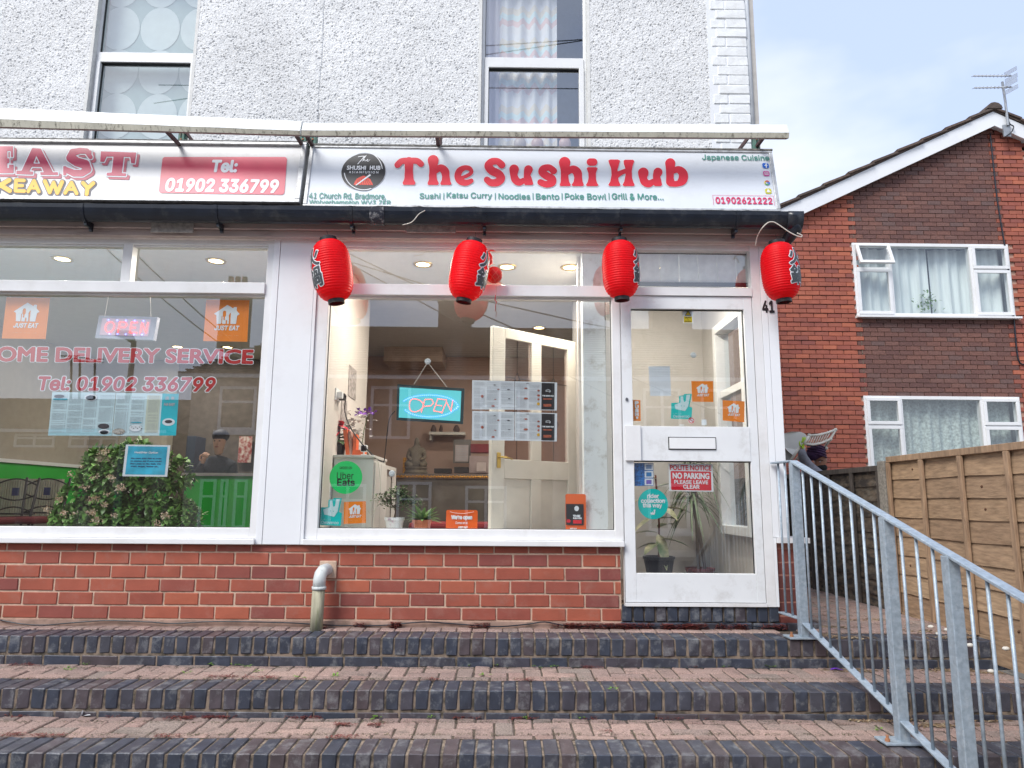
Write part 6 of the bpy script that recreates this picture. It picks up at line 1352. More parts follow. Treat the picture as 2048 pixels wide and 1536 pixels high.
# person behind the counter
SK = mat('skin_pale', (.55,.33,.25), .55, var=.05); GS = mat('grey_jumper', (.055,.065,.085), .9, var=.15, scale=40); HAIR = mat('dark_hair', (.02,.02,.03), .7)
hY = 3.55; hd = at(439, 884, hY)
PE = thing('person', 'person in dark grey jumper and beanie behind the takeaway counter, hand raised to the face', 'person', (hd.x, hY, zfl))
def PV_(dx, dy, dz): return hd+Vector((dx, dy, dz))
vs1 = [PV_(0,0,-.75),PV_(0,0,-.55),PV_(0,.0,-.38),PV_(0,.0,-.235),PV_(0,0,-.15),PV_(.165,.0,-.28),PV_(.21,-.02,-.52),PV_(.17,-.14,-.68),PV_(-.165,.0,-.28),PV_(-.23,-.05,-.50),PV_(-.12,-.22,-.36),PV_(-.085,-.235,-.27)]
skin_body('body', GS, PE, vs1, [(0,1),(1,2),(2,3),(3,4),(3,5),(5,6),(6,7),(3,8),(8,9),(9,10),(10,11)], [(.17,.12),(.17,.12),(.18,.12),(.11,.09),.055,.075,.06,.045,.075,.06,.048,.04])
skin_body('head', SK, PE, [PV_(0,0,-.16),PV_(0,.0,-.11),PV_(0,-.01,-.06),PV_(0,0,.0),PV_(0,.01,.06),PV_(0,.01,.10)], [(0,1),(1,2),(2,3),(3,4),(4,5)], [.045,.05,.065,.078,.075,.05])
m_ = MB(); m_.ball(PV_(0,-.085,-.02), .013, .018, .025, 10, 8); m_.build('nose', SK, PE, smooth=True)
for s_ in (-1,1): m_ = MB(); m_.ball(PV_(.03*s_,-.073,.008), .011, .008, .007, 8, 6); m_.build('eye', HAIR, PE, smooth=True)
m_ = MB(); m_.ball(PV_(0,-.074,-.062), .024, .010, .007, 10, 6); m_.build('mouth', mat('lips', (.32,.10,.09), .5), PE, smooth=True)
m_ = MB(); m_.ball(PV_(0,.025,.075), .095, .108, .078, 18, 12); m_.build('beanie', HAIR, PE, smooth=True)
def hand(T_, wrist, d, side, mt_, k=1.0, curl=.6, nm='hand'):
    d = Vector(d).normalized(); s_ = Vector(side).normalized(); n_ = d.cross(s_).normalized(); W0 = Vector(wrist); vs2 = [W0, W0+d*.05*k, W0+d*.085*k]; ed = [(0,1),(1,2)]; ra_ = [(.026*k,.018*k),(.036*k,.017*k),(.036*k,.014*k)]
    o = skin_body(nm, mt_, T_, vs2, ed, ra_, sub=2)
    for j, (off_, ln_) in enumerate(((-.028,.07),(-.009,.08),(.010,.075),(.028,.058))):
        b = W0+d*.075*k+s_*off_*k; p1 = b+d*.03*k; p2 = p1+(d*(1-curl)+n_*curl).normalized()*ln_*.45*k; p3 = p2+(d*(1-curl*1.6)+n_*curl*1.5).normalized()*ln_*.4*k
        skin_body('finger', mt_, o, [b, p1, p2, p3], [(0,1),(1,2),(2,3)], [.010*k,.0095*k,.009*k,.0075*k], sub=1)
    b = W0+d*.025*k-s_*.02*k; skin_body('thumb', mt_, o, [b, b-s_*.028*k+d*.02*k, b-s_*.034*k+d*.05*k+n_*.01*k, b-s_*.028*k+d*.075*k+n_*.02*k], [(0,1),(1,2),(2,3)], [.013*k,.012*k,.010*k,.008*k], sub=1)
    return o
hand(PE, PV_(-.085,-.235,-.27), (.3,-.1,1), (1,0,-.3), SK, 1, .6)
# chairs, radiator, bush
IRON = mat('black_iron', (.02,.02,.025), .5); SEATM = mat('maroon_seat', (.14,.015,.02), .7)
def chair(px, py, Y, label):
    c = at(px, py, Y); zb_ = zfl; T = thing('metal_chair', label, 'chair', (c.x, Y, zb_), group='black iron chairs in the takeaway'); w_ = .20
    zt_ = at(px, 955, Y).z; zs_ = zfl+.47
    for s_ in (-1,1):
        m_ = MB(); m_.tube([(c.x+s_*w_*.8, Y+.05, zb_), (c.x+s_*w_*.9, Y, zs_), (c.x+s_*w_, Y+.05, zt_)], .011, 8); m_.build('leg', IRON, T, smooth=True); m_ = MB(); m_.tube([(c.x+s_*w_*.8, Y-.38, zb_), (c.x+s_*w_*.8, Y-.36, zs_)], .011, 8); m_.build('leg', IRON, T, smooth=True)
    m_ = MB(); n_ = 10
    for a, b, up_ in ((zt_-.01, .06, 1), (zt_-.10, .05, -1), (zt_-.26, .06, 1)): m_.tube([(c.x+w_*(-1+2*i/n_)*.97, Y+.045, a-b+up_*b*math.sin(math.pi*i/n_)) for i in range(n_+1)], .007, 6)
    m_.tube([(c.x-w_*.95, Y+.03, zt_-.32), (c.x+w_*.95, Y+.03, zt_-.32)], .008, 6)
    m_.build('backrest', IRON, T, smooth=True)
    m_ = MB(); m_.box(c.x-.025, Y+.035, zt_-.16, c.x+.025, Y+.055, zt_-.09); m_.build('medallion', mat('blue_tile', (.03,.04,.12), .4) if 'blue_tile' not in bpy.data.materials else bpy.data.materials['blue_tile'], T)
    m_ = MB(); m_.box(c.x-.2, Y-.4, zs_-.02, c.x+.2, Y-.01, zs_+.04); m_.build('seat', SEATM, T, bevel=.02)
chair(22, 1000, 1.55, 'black iron chair back at the left edge of the takeaway window'); chair(86, 1000, 1.75, 'black iron chair back between the left edge and the bush')
T = thing('radiator', 'white ribbed radiator panel behind the iron chairs', 'radiator', tuple(at(60, 1040, 2.2))); a, b = at(-60, 1045, 2.3), at(122, 958, 2.3)
RAD = mat('radiator_paint', (.45,.43,.38), .5)
m_ = MB(); m_.box(a.x, 2.32, a.z-.1, b.x, 2.36, b.z); m_.build('panel', RAD, T)
n_ = 34
for i in range(n_): x_ = a.x+(b.x-a.x)*(i+.5)/n_; m_ = MB(); m_.box(x_-.008, 2.30, a.z-.1, x_+.008, 2.319, b.z-.01); m_.build('rib', RAD, T)
c = Vector((at(262, 1050, .58).x, .60, ledge_z-.02)); T = thing('jade_bush', 'large round jade bush with pale flowers filling the takeaway window', 'plant', tuple(c))
JL = mat('jade_leaf', (0,0,0), .38, cols=[(.10,.22,.05),(.15,.31,.07),(.07,.15,.04),(.22,.38,.12)], island=1, var=.1); m_ = MB(); fl = MB(); rnd = random.Random(21)
cs = [at(px, py, .58) for px, py in ((180,1030),(150,1040),(230,1000),(300,960),(250,950),(330,1000),(350,1030),(290,1030),(200,960),(370,1040),(255,1030),(215,925),(310,925),(275,915),(345,950),(165,1000),(230,1045))]
ro = []
for i in range(760):
    s_ = rnd.choice(cs); v = Vector((rnd.gauss(0,1), rnd.gauss(0,1)-.5, rnd.gauss(0,1))).normalized(); q = s_+Vector((v.x*.125, v.y*.16, v.z*.105)); 
    if q.z < ledge_z-.02: q.z = ledge_z+rnd.random()*.05
    if q.y < .13: q.y = .13+rnd.random()*.04
    ax_ = (v+Vector((0,-.5,.5))).normalized(); ro.append((q, ax_))
    s1 = ax_.cross(Vector((0,0,1))).normalized(); s2 = ax_.cross(s1)
    for j in range(8): a = j*2.4+rnd.random(); m_.leaf(q+ax_*(j*.003), s1*math.cos(a)+s2*math.sin(a)+ax_*(.25+.08*j), .056*rnd.uniform(.7,1.25), .034, .1, .15, segs=3)
m_.build('foliage', JL, T, smooth=True, kind='stuff')
for i in range(58):
    q = at(*rnd.choice(((210,905),(165,935),(140,950),(185,955),(170,975),(225,955),(215,985),(120,1000),(130,1025),(185,1000),(240,975),(205,1015),(180,1025),(150,1030),(195,1040),(275,1005),(95,1020),(330,1030),(290,975),(350,1045),(230,1030),(310,1045))), .088); q = q+Vector((rnd.uniform(-.02,.02), rnd.uniform(-.02,.02), rnd.uniform(-.015,.015)))
    for j in range(18): fl.leaf(q+Vector((rnd.gauss(0,.012), rnd.gauss(0,.005), rnd.gauss(0,.008))), (rnd.uniform(-1,1), -.3, rnd.uniform(-1,1)), .014, .010, 0, segs=2)
fl.build('flower', mat('jade_flower', (0,0,0), .8, cols=[(.60,.48,.36),(.50,.36,.25),(.70,.62,.52)], island=1), T, kind='stuff')
m_ = MB()
for s_ in cs[:10]: m_.tube([c+Vector((0,.05,0)), (c+s_)*.5+Vector((0,.05,-.05)), s_], [.018,.012,.007], 7)
m_.build('branch', mat('jade_stem', (.12,.10,.06), .9), T, smooth=True)
T = thing('planter', 'brown tub mostly hidden under the jade bush', 'planter', tuple(c)); m_ = MB(); m_.lathe([(.14,-.35),(.17,-.02),(.16,-.02)], c, 24); m_.build('tub', mat('tub', (.15,.08,.05), .8), T)
# ------------------------------------------------------------------ stickers and notices on the glass (inside face)
GD = Plane((0, .040, 0))               # behind the door glass
def T3(name, label, cat, Q, r_, grp=None): return thing(name, label, cat, tuple(Q.p3(r_[0], r_[1], 0)), group=grp)
def mapbox(Q, px):                     # unit box -> photo rectangle, keeping the lean given by 4 corners BL BR TR TL
    P = [Q.pt(*p) for p in px]
    def f(x, y):
        a = (P[0][0]+(P[1][0]-P[0][0])*x, P[0][1]+(P[1][1]-P[0][1])*x); b = (P[3][0]+(P[2][0]-P[3][0])*x, P[3][1]+(P[2][1]-P[3][1])*x)
        return a[0]+(b[0]-a[0])*y, a[1]+(b[1]-a[1])*y
    return f
def put_text_m(mb, Q, f, box_, text, d, bold=.03, cells=12, slant=0):
    V, Fc = text_shape(text, bold, cells, 'inter', True, slant); x0, y0, x1, y1 = box_
    mb.add([Q.p3(*f(x0+(x1-x0)*x, y0+(y1-y0)*y), d) for x, y in V], Fc)
HOUSE = [(PO,[(.5,.88),(.66,.79),(.66,.83),(.74,.83),(.74,.74),(.82,.66),(.76,.62),(.74,.42),(.26,.42),(.24,.62),(.18,.66)]), ('-chain',[(.385,.40,.012),(.385,.60,.012)]), ('-chain',[(.44,.62,.04),(.44,.70,.04)]), ('-chain',[(.44,.52,.016),(.44,.60,.016)]), ('-poly',[(.565,.40),(.60,.40),(.60,.72),(.55,.62),(.56,.54)]), ('-chain',[(.50,.40,.02),(.50,.50,.015)])]
def just_eat(label, px, Q, mt_=None):
    f = mapbox(Q, px); T = T3('delivery_sticker', label, 'sticker', Q, (*Q.pt(*px[0]),), 'orange food delivery stickers on the glass')
    m_ = MB(); m_.poly([Q.p3(*f(*c), .001) for c in ((0,0),(1,0),(1,1),(0,1))]); m_.build('backing', mt_ or P_ORANGE, T)
    m_ = MB(); put_shapes(m_, Q, HOUSE, .02, .0025, 0, lambda x, y: f((x-.5)*.92+.5, y)); m_.build('house_logo', P_WHITE, T)
    m_ = MB(); put_text_m(m_, Q, f, (.24,.27,.80,.375), 'JUST EAT', .0025, .035, 14, .2); m_.build('lettering', P_WHITE, T, kind='stuff')
    m_ = MB(); put_text_m(m_, Q, f, (.22,.125,.80,.165), 'Order on the app today', .0025, 0, 6); m_.build('small_print', pm('faint_orange', (.85,.5,.25)), T, kind='stuff')
Zb = lambda x, y: (x*.30273, 440+y*.30273)
just_eat('orange house logo sticker at the left of the takeaway window', [Zb(12,783),Zb(302,787),Zb(332,516),Zb(44,511)], GI)
just_eat('orange house logo sticker at the right of the takeaway window', [Zb(1343,800),Zb(1634,805),Zb(1648,530),Zb(1363,527)], GI)
Zc = lambda x, y: (600+x*.32552, 600+y*.32552)
just_eat('orange house logo sticker beside the turquoise sticker in the sushi window', [Zc(268,1376),Zc(405,1370),Zc(405,1236),Zc(271,1241)], GI)
Zd = lambda x, y: (1200+x*.21484, 560+y*.21484)
just_eat('higher scratched orange sticker on the door glass', [Zd(858,1133),Zd(1055,1136),Zd(1052,941),Zd(850,941)], GD)
just_eat('lower clean orange sticker at the right of the door glass', [Zd(1142,1308),Zd(1342,1325),Zd(1346,1130),Zd(1141,1118)], GD)
def deliveroo(label, px, Q, txt):
    f = mapbox(Q, px); T = T3('turquoise_sticker', label, 'sticker', Q, (*Q.pt(*px[0]),), 'turquoise delivery stickers'); m_ = MB()
    put_shapes(m_, Q, [(PO,[(0,.02),(.96,0),(1,.45),(.86,.5),(.97,.99),(.60,1.0),(.60,.95),(.38,.93),(.38,.66),(.02,.66)])], .02, .001, 0, f); m_.build('backing', P_CYAN, T)
    m_ = MB(); put_shapes(m_, Q, [(PO,[(.44,.90),(.56,.91),(.60,.68),(.68,.70),(.72,.96),(.89,.96),(.80,.50),(.66,.32),(.22,.40),(.17,.58),(.45,.66)]), ('-chain',[(.48,.53,.02),(.49,.53,.02)]), ('-chain',[(.61,.52,.02),(.62,.52,.02)])], .02, .0025, 0, f); m_.build('logo', pm('pale_cyan', (.62,.80,.82)), T)
    m_ = MB(); put_text_m(m_, Q, f, (.12,.06,.86,.17), txt, .0025, .01, 10); put_text_m(m_, Q, f, (.1,.20,.5,.25), 'find us on', .0025, 0, 6); m_.build('lettering', pm('pale_cyan', 0), T, kind='stuff')
deliveroo('turquoise kangaroo head sticker low in the left corner of the sushi window', [Zc(116,1385),Zc(256,1388),Zc(262,1216),Zc(122,1216)], GI, 'Deliveroo')
deliveroo('turquoise kangaroo head sticker on the door glass above the letter box', [Zd(660,1296),Zd(858,1296),Zd(862,1058),Zd(658,1066)], GD, 'Deliveroo')
def circ(Q, px, py, rx): a, b = Q.pt(px, py); r_ = Q.pt(px+rx, py)[0]-a; return a, b, r_
a, b, r_ = circ(GI, 691.8, 954.8, 32.8); T = T3('round_sticker', 'round bright green food delivery sticker with black writing', 'sticker', GI, (a, b), 'round delivery stickers'); m_ = MB(); disc(m_, GI, a, b, r_, r_*1.0, .001, 48); m_.build('backing', P_GREEN, T)
m_ = MB()
for s_, q, bo in (('Uber', (*GI.pt(673.5, 958.5), *GI.pt(707.5, 944.5)), .0), ('Eats', (*GI.pt(674.5, 971), *GI.pt(709.5, 958.5)), .022), ('ORDER ON', (*GI.pt(679, 938), *GI.pt(704, 933)), 0)): put_text(m_, GI, q, s_, .0025, bo, 16)
m_.build('lettering', P_BLACK, T, kind='stuff')
a, b, r_ = circ(GD, 1306, 1008, 30); T = T3('round_sticker', 'round turquoise rider collection sticker on the lower door glass', 'sticker', GD, (a, b), 'round delivery stickers'); m_ = MB(); disc(m_, GD, a, b, r_, r_, .001, 48); m_.build('backing', P_CYAN, T)
m_ = MB(); Ze = lambda x, y: (1200+x*.26699, 880+y*.26699)
for s_, q in (('rider', (355,434,439,404)), ('collection', (309,470,484,440)), ('this way', (322,512,462,474))): put_text(m_, GD, (*GD.pt(*Ze(q[0],q[1])), *GD.pt(*Ze(q[2],q[3]))), s_, .0025, .035, 16)
put_shapes(m_, GD, [(PO,[Ze(390,528),Ze(396,545),Ze(402,545),Ze(402,521),Ze(414,521),Ze(412,545),Ze(408,560),Ze(382,558),Ze(377,542),Ze(390,545)])], .8, .0025, 0, lambda x, y: GD.pt(x, y))
m_.build('lettering', P_WHITE, T, kind='stuff')
# push sticker, cctv, no smoking, paper, suction marks
q = GD.rect(1266, 800, 1281, 842); T = T3('push_sticker', 'narrow orange push sticker beside the door lock', 'sticker', GD, q); m_ = MB(); quad(m_, GD, q, .001); m_.build('backing', P_ORANGE, T)
m_ = MB()
for i, ch in enumerate('PUSH'): put_text(m_, GD, GD.rect(1270.5, 803+i*7.6, 1276.5, 809+i*7.6), ch, .0025, .06, 12)
disc(m_, GD, *GD.pt(1274.3, 835.5), .008, .009, .0025, 14); m_.build('lettering', P_WHITE, T, kind='stuff')
q = GD.rect(1365.5, 620, 1386, 646.5); T = T3('cctv_sticker', 'yellow and white camera warning sticker at the top of the door glass', 'sticker', GD, q); m_ = MB(); quad(m_, GD, q, .001); m_.build('backing', P_WHITE, T)
m_ = MB(); quad(m_, GD, GD.rect(1367.5, 633, 1384.5, 645), .002); m_.build('yellow_panel', P_YEL, T); m_ = MB(); put_shapes(m_, GD, [(PO,[(1370,631),(1382,631),(1376,621)])], .4, .002, .4, lambda x, y: GD.pt(x, y)); m_.build('triangle_border', P_BLACK, T); m_ = MB(); put_shapes(m_, GD, [(PO,[(1371.6,630),(1380.4,630),(1376,622.8)])], .4, .003, 0, lambda x, y: GD.pt(x, y)); m_.build('triangle', P_YEL, T)
m_ = MB(); put_text(m_, GD, GD.rect(1370, 634, 1381.5, 637), 'CCTV', .0035, .03, 10); put_text(m_, GD, GD.rect(1375, 638.6, 1377, 640.2), 'in', .0035, .02, 8); put_text(m_, GD, GD.rect(1369, 641.5, 1383, 644), 'operation', .0035, .02, 9); m_.bar(GD.p3(*GD.pt(1374, 628), .004), GD.p3(*GD.pt(1378.4, 626), .004), .004, .001); m_.build('lettering', P_BLACK, T, kind='stuff')
a, b, r_ = circ(GD, 1382.6, 841, 6.6); T = T3('no_smoking_sticker', 'tiny round white no smoking sticker above the door letter box', 'sticker', GD, (a, b)); m_ = MB(); disc(m_, GD, a, b, r_, r_, .001, 24); m_.build('backing', P_WHITE, T); m_ = MB(); put_shapes(m_, GD, [(C,[(a,b,r_*.88),(a+1e-5,b,r_*.88)]),('-chain',[(a,b,r_*.66),(a+1e-5,b,r_*.66)]),(C,[(a-r_*.5,b+r_*.5,r_*.09),(a+r_*.5,b-r_*.5,r_*.09)])], r_/9, .0025); m_.build('ring', P_RED, T); m_ = MB(); m_.bar(GD.p3(a-r_*.5, b, .002), GD.p3(a+r_*.5, b, .002), r_*.16, .0005); m_.build('cigarette', P_BLACK, T)
Pn = [Zd(467,1080),Zd(663,1080),Zd(651,802),Zd(451,804)]; f = mapbox(GD, Pn); m_ = MB(); n_ = 14
for j in range(n_+1):
    for i in range(5): a, b = f(i/4, j/n_); m_.v.append(tuple(GD.p3(a, b, .0015+.0016*math.sin(j*2.1+i*.8)-.002)))
for j in range(n_):
    for i in range(4): k = j*5+i; m_.f.append((k, k+1, k+6, k+5))
m_.build('paper_sheet', P_SHEET, None, label='blank crinkled sheet of white paper taped inside the door glass', cat='paper', smooth=True)
for px, py, lb in ((1387, 710, 'clear suction cup stuck high on the door glass'), (855.5, 723, 'clear suction cup holding the strings of the lit cyan sign'), (784, 947, 'clear suction hook low on the window above the bonsai')):
    Q = GD if px > 1300 else GI; c = Q.p3(*Q.pt(px, py), .0); T = thing('suction_cup', lb, 'suction cup', tuple(c), group='clear suction cups'); m_ = MB(); k = len(m_.v)
    ring = lambda r_, d: [tuple(c+Vector((r_*math.cos(t*math.pi/10), -d, r_*math.sin(t*math.pi/10)))) for t in range(20)]
    m_.prism(ring(.022, 0), ring(.016, .004)); m_.build('cup', mat('clear_plastic', (.62,.66,.68), .15, var=0) if 'clear_plastic' not in bpy.data.materials else bpy.data.materials['clear_plastic'], T); m_ = MB(); m_.prism(ring(.007, .004), ring(.005, .006)); m_.build('hub', UPVC, T)
# polite notice
Pn = [(1338.3,982),(1427,983.5),(1425,928.5),(1336.7,927)]; f = mapbox(GD, Pn); T = T3('parking_notice', 'red and white polite no parking notice on the lower door glass', 'sign', GD, GD.pt(*Pn[0])); m_ = MB(); m_.poly([GD.p3(*f(*c), .001) for c in ((0,0),(1,0),(1,1),(0,1))]); m_.build('backing', P_WHITE, T)
m_ = MB(); put_shapes(m_, GD, [(PO,[(.045,.06),(.06,.04),(.94,.04),(.955,.06),(.955,.70),(.94,.73),(.06,.73),(.045,.70)])], .02, .002, 0, f); m_.build('red_panel', P_RED, T)
m_ = MB(); put_text_m(m_, GD, f, (.035,.77,.965,.95), 'POLITE NOTICE', .0025, .03, 18); m_.build('heading', P_RED, T, kind='stuff')
m_ = MB(); put_text_m(m_, GD, f, (.09,.46,.91,.66), 'NO PARKING', .0035, .045, 18); put_text_m(m_, GD, f, (.12,.27,.88,.40), 'PLEASE LEAVE', .0035, .025, 16); put_text_m(m_, GD, f, (.32,.10,.68,.235), 'CLEAR', .0035, .025, 16); m_.build('lettering', P_WHITE, T, kind='stuff')
# card payment stickers
Pn = [Ze(258,344),Ze(400,344),Ze(400,172),Ze(256,172)]; f = mapbox(GD, Pn); T = T3('card_sticker', 'blue card payment sticker strip in the upper left of the lower door glass', 'sticker', GD, GD.pt(*Pn[0])); m_ = MB(); m_.poly([GD.p3(*f(*c), .001) for c in ((0,0),(1,0),(1,1),(0,1))]); m_.build('backing', mat('print_blue', (.02,.16,.48), .4, var=.7, scale=70), T)
for i, c in enumerate((P_SHEET, P_SHEET, P_SHEET)): m_ = MB(); m_.poly([GD.p3(*f(x, y), .002) for x, y in ((.54,.03+.33*i),(.98,.03+.33*i),(.98,.32+.33*i),(.54,.32+.33*i))]); o = m_.build('card_logo', c, T); m_ = MB(); m_.poly([GD.p3(*f(x, y), .003) for x, y in ((.62,.08+.33*i),(.9,.08+.33*i),(.9,.26+.33*i),(.62,.26+.33*i))]); m_.build('card_mark', (pm('violet', (.18,.12,.5)), pm('blue2', (.02,.2,.5)), pm('slate', (.2,.3,.5)))[i], o)
# small tape scraps
for px, py, lb in ((1408, 844, 'torn square of white tape above the letter box'), (1363, 850, 'thin white tape scrap left of the letter box')):
    m_ = MB(); quad(m_, GD, GD.rect(px-5 if px > 1400 else px-4, py-5 if px > 1400 else py-1, px+5, py+6 if px > 1400 else py+1), .001); m_.build('tape_scrap', P_SHEET, None, label=lb, cat='tape')
# menus -------------------------------------------------------------------
def menu(label, Q, px, cols, blobs, dark=None, head=None, base=P_SHEET, seed=0):
    f = mapbox(Q, px); T = T3('menu_sheet', label, 'menu', Q, Q.pt(*px[0]), 'printed menu sheets taped to the glass'); rnd = random.Random(seed); m_ = MB(); n_ = 12
    for j in range(n_+1):
        for i in range(n_+1): m_.v.append(tuple(Q.p3(*f(i/n_, j/n_), .0006*math.sin(i*1.3+seed)*math.sin(j*.9+seed))))
    for j in range(n_):
        for i in range(n_): k = j*(n_+1)+i; m_.f.append((k, k+1, k+n_+2, k+n_+1))
    m_.build('sheet', base, T, smooth=True); m_ = MB()
    def line(mb, x0, x1, y, h_, d=.002): mb.poly([Q.p3(*f(x0, y), d), Q.p3(*f(x1, y), d), Q.p3(*f(x1, y+h_), d), Q.p3(*f(x0, y+h_), d)])
    for (c0, c1) in cols:
        y = .93
        while y > .06:
            if rnd.random() < .86:
                x_ = c0
                while x_ < c1-.03: w_ = rnd.uniform(.006, .022); line(m_, x_, min(x_+w_, c1-.025), y, .007); x_ += w_+.005
                line(m_, c1-.014, c1, y, .007)
            y -= .021
    m_.build('print', P_GREY, T, kind='stuff')
    for mt_, bl in blobs:
        m_ = MB()
        for (x, y, rx, ry) in bl: m_.poly([Q.p3(*f(x+rx*math.cos(t*math.pi/7), y+ry*math.sin(t*math.pi/7)), .003) for t in range(14)])
        m_.build('picture', mt_, T, kind='stuff')
    if dark: dark(T, Q, f)
    return T
FOOD = mat('food_red', (.42,.10,.05), .5, var=.5, scale=120); FOOD2 = mat('food_dark', (.06,.05,.06), .5); FOOD3 = mat('food_yellow', (.70,.40,.03), .5)
def darkp(T, Q, f):
    m_ = MB(); m_.poly([Q.p3(*f(x, y), .002) for x, y in ((.63,.03),(.94,.03),(.94,.97),(.63,.97))]); D_ = m_.build('cover_panel', P_BLACK, T); m_ = MB()
    put_text_m(m_, Q, f, (.65,.49,.92,.535), 'THE SUSHI HUB', .0035, .06, 8); put_shapes(m_, Q, [arc(.785,.68,.055,-60,200,.006)], .012, .0035, 0, f); put_text_m(m_, Q, f, (.735,.665,.835,.69), 'SUSHI HUB', .0035, .05, 6); m_.build('print', P_WHITE, D_, kind='stuff')
    m_ = MB(); [m_.poly([Q.p3(*f(x0, y0), .0035), Q.p3(*f(x1, y0), .0035), Q.p3(*f(x1, y1), .0035), Q.p3(*f(x0, y1), .0035)]) for x0, y0, x1, y1 in ((.68,.13,.87,.22),(.67,.38,.88,.42))]; m_.build('picture', FOOD, D_, kind='stuff')
rows = ((492, 672, 508, 676), (679, 861, 683, 865))
for i in range(2):
    yt, yb = ((492, 672), (681, 862))[i]; w_ = 'upper' if i == 0 else 'lower'
    menu(w_+' left menu sheet of the block of four in the sushi window', GI, [Zc(1056, yb), Zc(1316, yb+2), Zc(1318, yt+7), Zc(1058, yt)], [(.05,.30),(.35,.62),(.68,.97)], [(FOOD, [(.24,.45,.035,.05),(.50,.12,.04,.03),(.62,.70,.03,.02),(.55,.35,.025,.015)]), (FOOD2, [(.86,.70,.035,.02),(.88,.38,.03,.012),(.53,.85,.03,.01)])], seed=i)
    menu(w_+' right menu sheet with a black cover panel in the sushi window', GI, [Zc(1319, yb+2), Zc(1578, yb+7), Zc(1580, yt+15), Zc(1321, yt+7)], [(.03,.28),(.34,.60)], [(FOOD, [(.26,.76,.04,.025),(.26,.40,.05,.035),(.56,.69,.03,.03),(.56,.52,.035,.04),(.56,.38,.025,.035)]), (FOOD3, [(.56,.22,.036,.055)]), (FOOD2, [(.30,.94,.04,.01)])], darkp, seed=i+5)
Zb2 = lambda x, y: (x*.30273, 440+y*.30273)
MB1 = mat('print_menu_blue', (.62,.78,.84), .4, var=.12, scale=3)
def headbar(T, Q, f):
    m_ = MB(); m_.poly([Q.p3(*f(x, y), .003) for x, y in ((.03,.82),(.25,.82),(.25,.85),(.03,.85))]); m_.build('header', P_SKY, T); m_ = MB(); m_.poly([Q.p3(*f(x, y), .0012) for x, y in ((0,0),(1,0),(1,.16),(0,.16))]); m_.build('blue_footer', P_LSKY, T)
menu('left pale blue takeaway menu with rice pictures', GI, [Zb2(318,1424),Zb2(738,1426),Zb2(765,1140),Zb2(345,1136)], [(.03,.25),(.28,.50),(.53,.72),(.76,.98)], [(FOOD2, [(.86,.22,.09,.06),(.12,.90,.08,.04)]), (P_SHEET, [(.88,.09,.09,.06),(.62,.88,.10,.08)]), (mat('food_pale', (.38,.34,.30), .5, var=.6, scale=90), [(.62,.87,.08,.06),(.88,.08,.07,.045)])], headbar, base=MB1, seed=11)
def cover(T, Q, f):
    m_ = MB(); m_.poly([Q.p3(*f(x, y), .002) for x, y in ((.74,0),(1,0),(1,1),(.74,1))]); D_ = m_.build('cover_panel', mat('print_cover_cyan', (.03,.50,.60), .4, var=.3, scale=3), T); m_ = MB(); put_text_m(m_, Q, f, (.78,.71,.95,.77), 'FAR EAST', .0035, .05, 8); put_text_m(m_, Q, f, (.79,.85,.85,.93), '遠', .0035, .02, 10); put_text_m(m_, Q, f, (.88,.85,.94,.93), '東', .0035, .02, 10); m_.build('print', P_GREY, D_, kind='stuff')
    m_ = MB(); disc_ = [Q.p3(*f(.87+.10*math.cos(t*math.pi/9), .32+.09*math.sin(t*math.pi/9)), .003) for t in range(18)]; m_.poly(disc_); m_.build('plate', P_SHEET, D_); m_ = MB(); m_.poly([Q.p3(*f(.87+.06*math.cos(t*math.pi/7), .33+.04*math.sin(t*math.pi/7)), .004) for t in range(14)]); m_.build('food', FOOD2, D_)
    m_ = MB(); m_.poly([Q.p3(*f(x, y), .0012) for x, y in ((.50,.07),(.71,.07),(.71,.95),(.50,.95))]); m_.build('cream_column', pm('cream', (.62,.66,.55)), T)
menu('right pale blue takeaway menu with a cyan cover column', GI, [Zb2(741,1426),Zb2(1163,1424),Zb2(1182,1148),Zb2(768,1141)], [(.02,.22),(.26,.46),(.53,.69)], [(mat('food_rice', (.40,.36,.32), .5, var=.6, scale=90), [(.10,.10,.10,.07)]), (P_SKY, [(.36,.31,.09,.012)]), (P_SHEET, [(.36,.18,.10,.08)]), (FOOD2, [(.30+.03*i, .20-.03*(i % 2), .009, .012) for i in range(6)])], cover, base=MB1, seed=12)
Pn = [Zb2(808,1460+52*1+36),Zb2(1105,1548+0),Zb2(1125,1489),Zb2(830,1487)]
Pn = [(244.6,952.5),(334.5,953.5),(341,890.5),(252,889)]; f = mapbox(GI, Pn); T = T3('healthier_notice', 'laminated blue healthier option notice taped over the jade bush', 'notice', GI, GI.pt(*Pn[0])); m_ = MB(); m_.poly([GI.p3(*f(*c), .001) for c in ((0,0),(1,0),(1,1),(0,1))]); m_.build('sheet', P_SHEET, T)
m_ = MB(); m_.poly([GI.p3(*f(*c), .002) for c in ((.06,.06),(.94,.06),(.94,.95),(.06,.95))]); m_.build('blue_panel', mat('print_notice_blue', (.05,.45,.66), .3, var=.3, scale=9), T)
m_ = MB(); put_text_m(m_, GI, f, (.22,.71,.74,.79), 'Healthier Option', .003, .02, 10); m_.build('heading', P_SHEET, T, kind='stuff'); m_ = MB()
for i, s_ in enumerate(('We cook your dish to order', 'so please ask if you would', 'like Less or No Salt, Oil,', 'MSG, Sugar, Batter etc.')): put_text_m(m_, GI, f, (.15+.02*(i == 3), .54-i*.085, .84-.05*(i == 3), .59-i*.085), s_, .003, .03, 8)
m_.build('lettering', pm('navy', (.01,.05,.15)), T, kind='stuff')
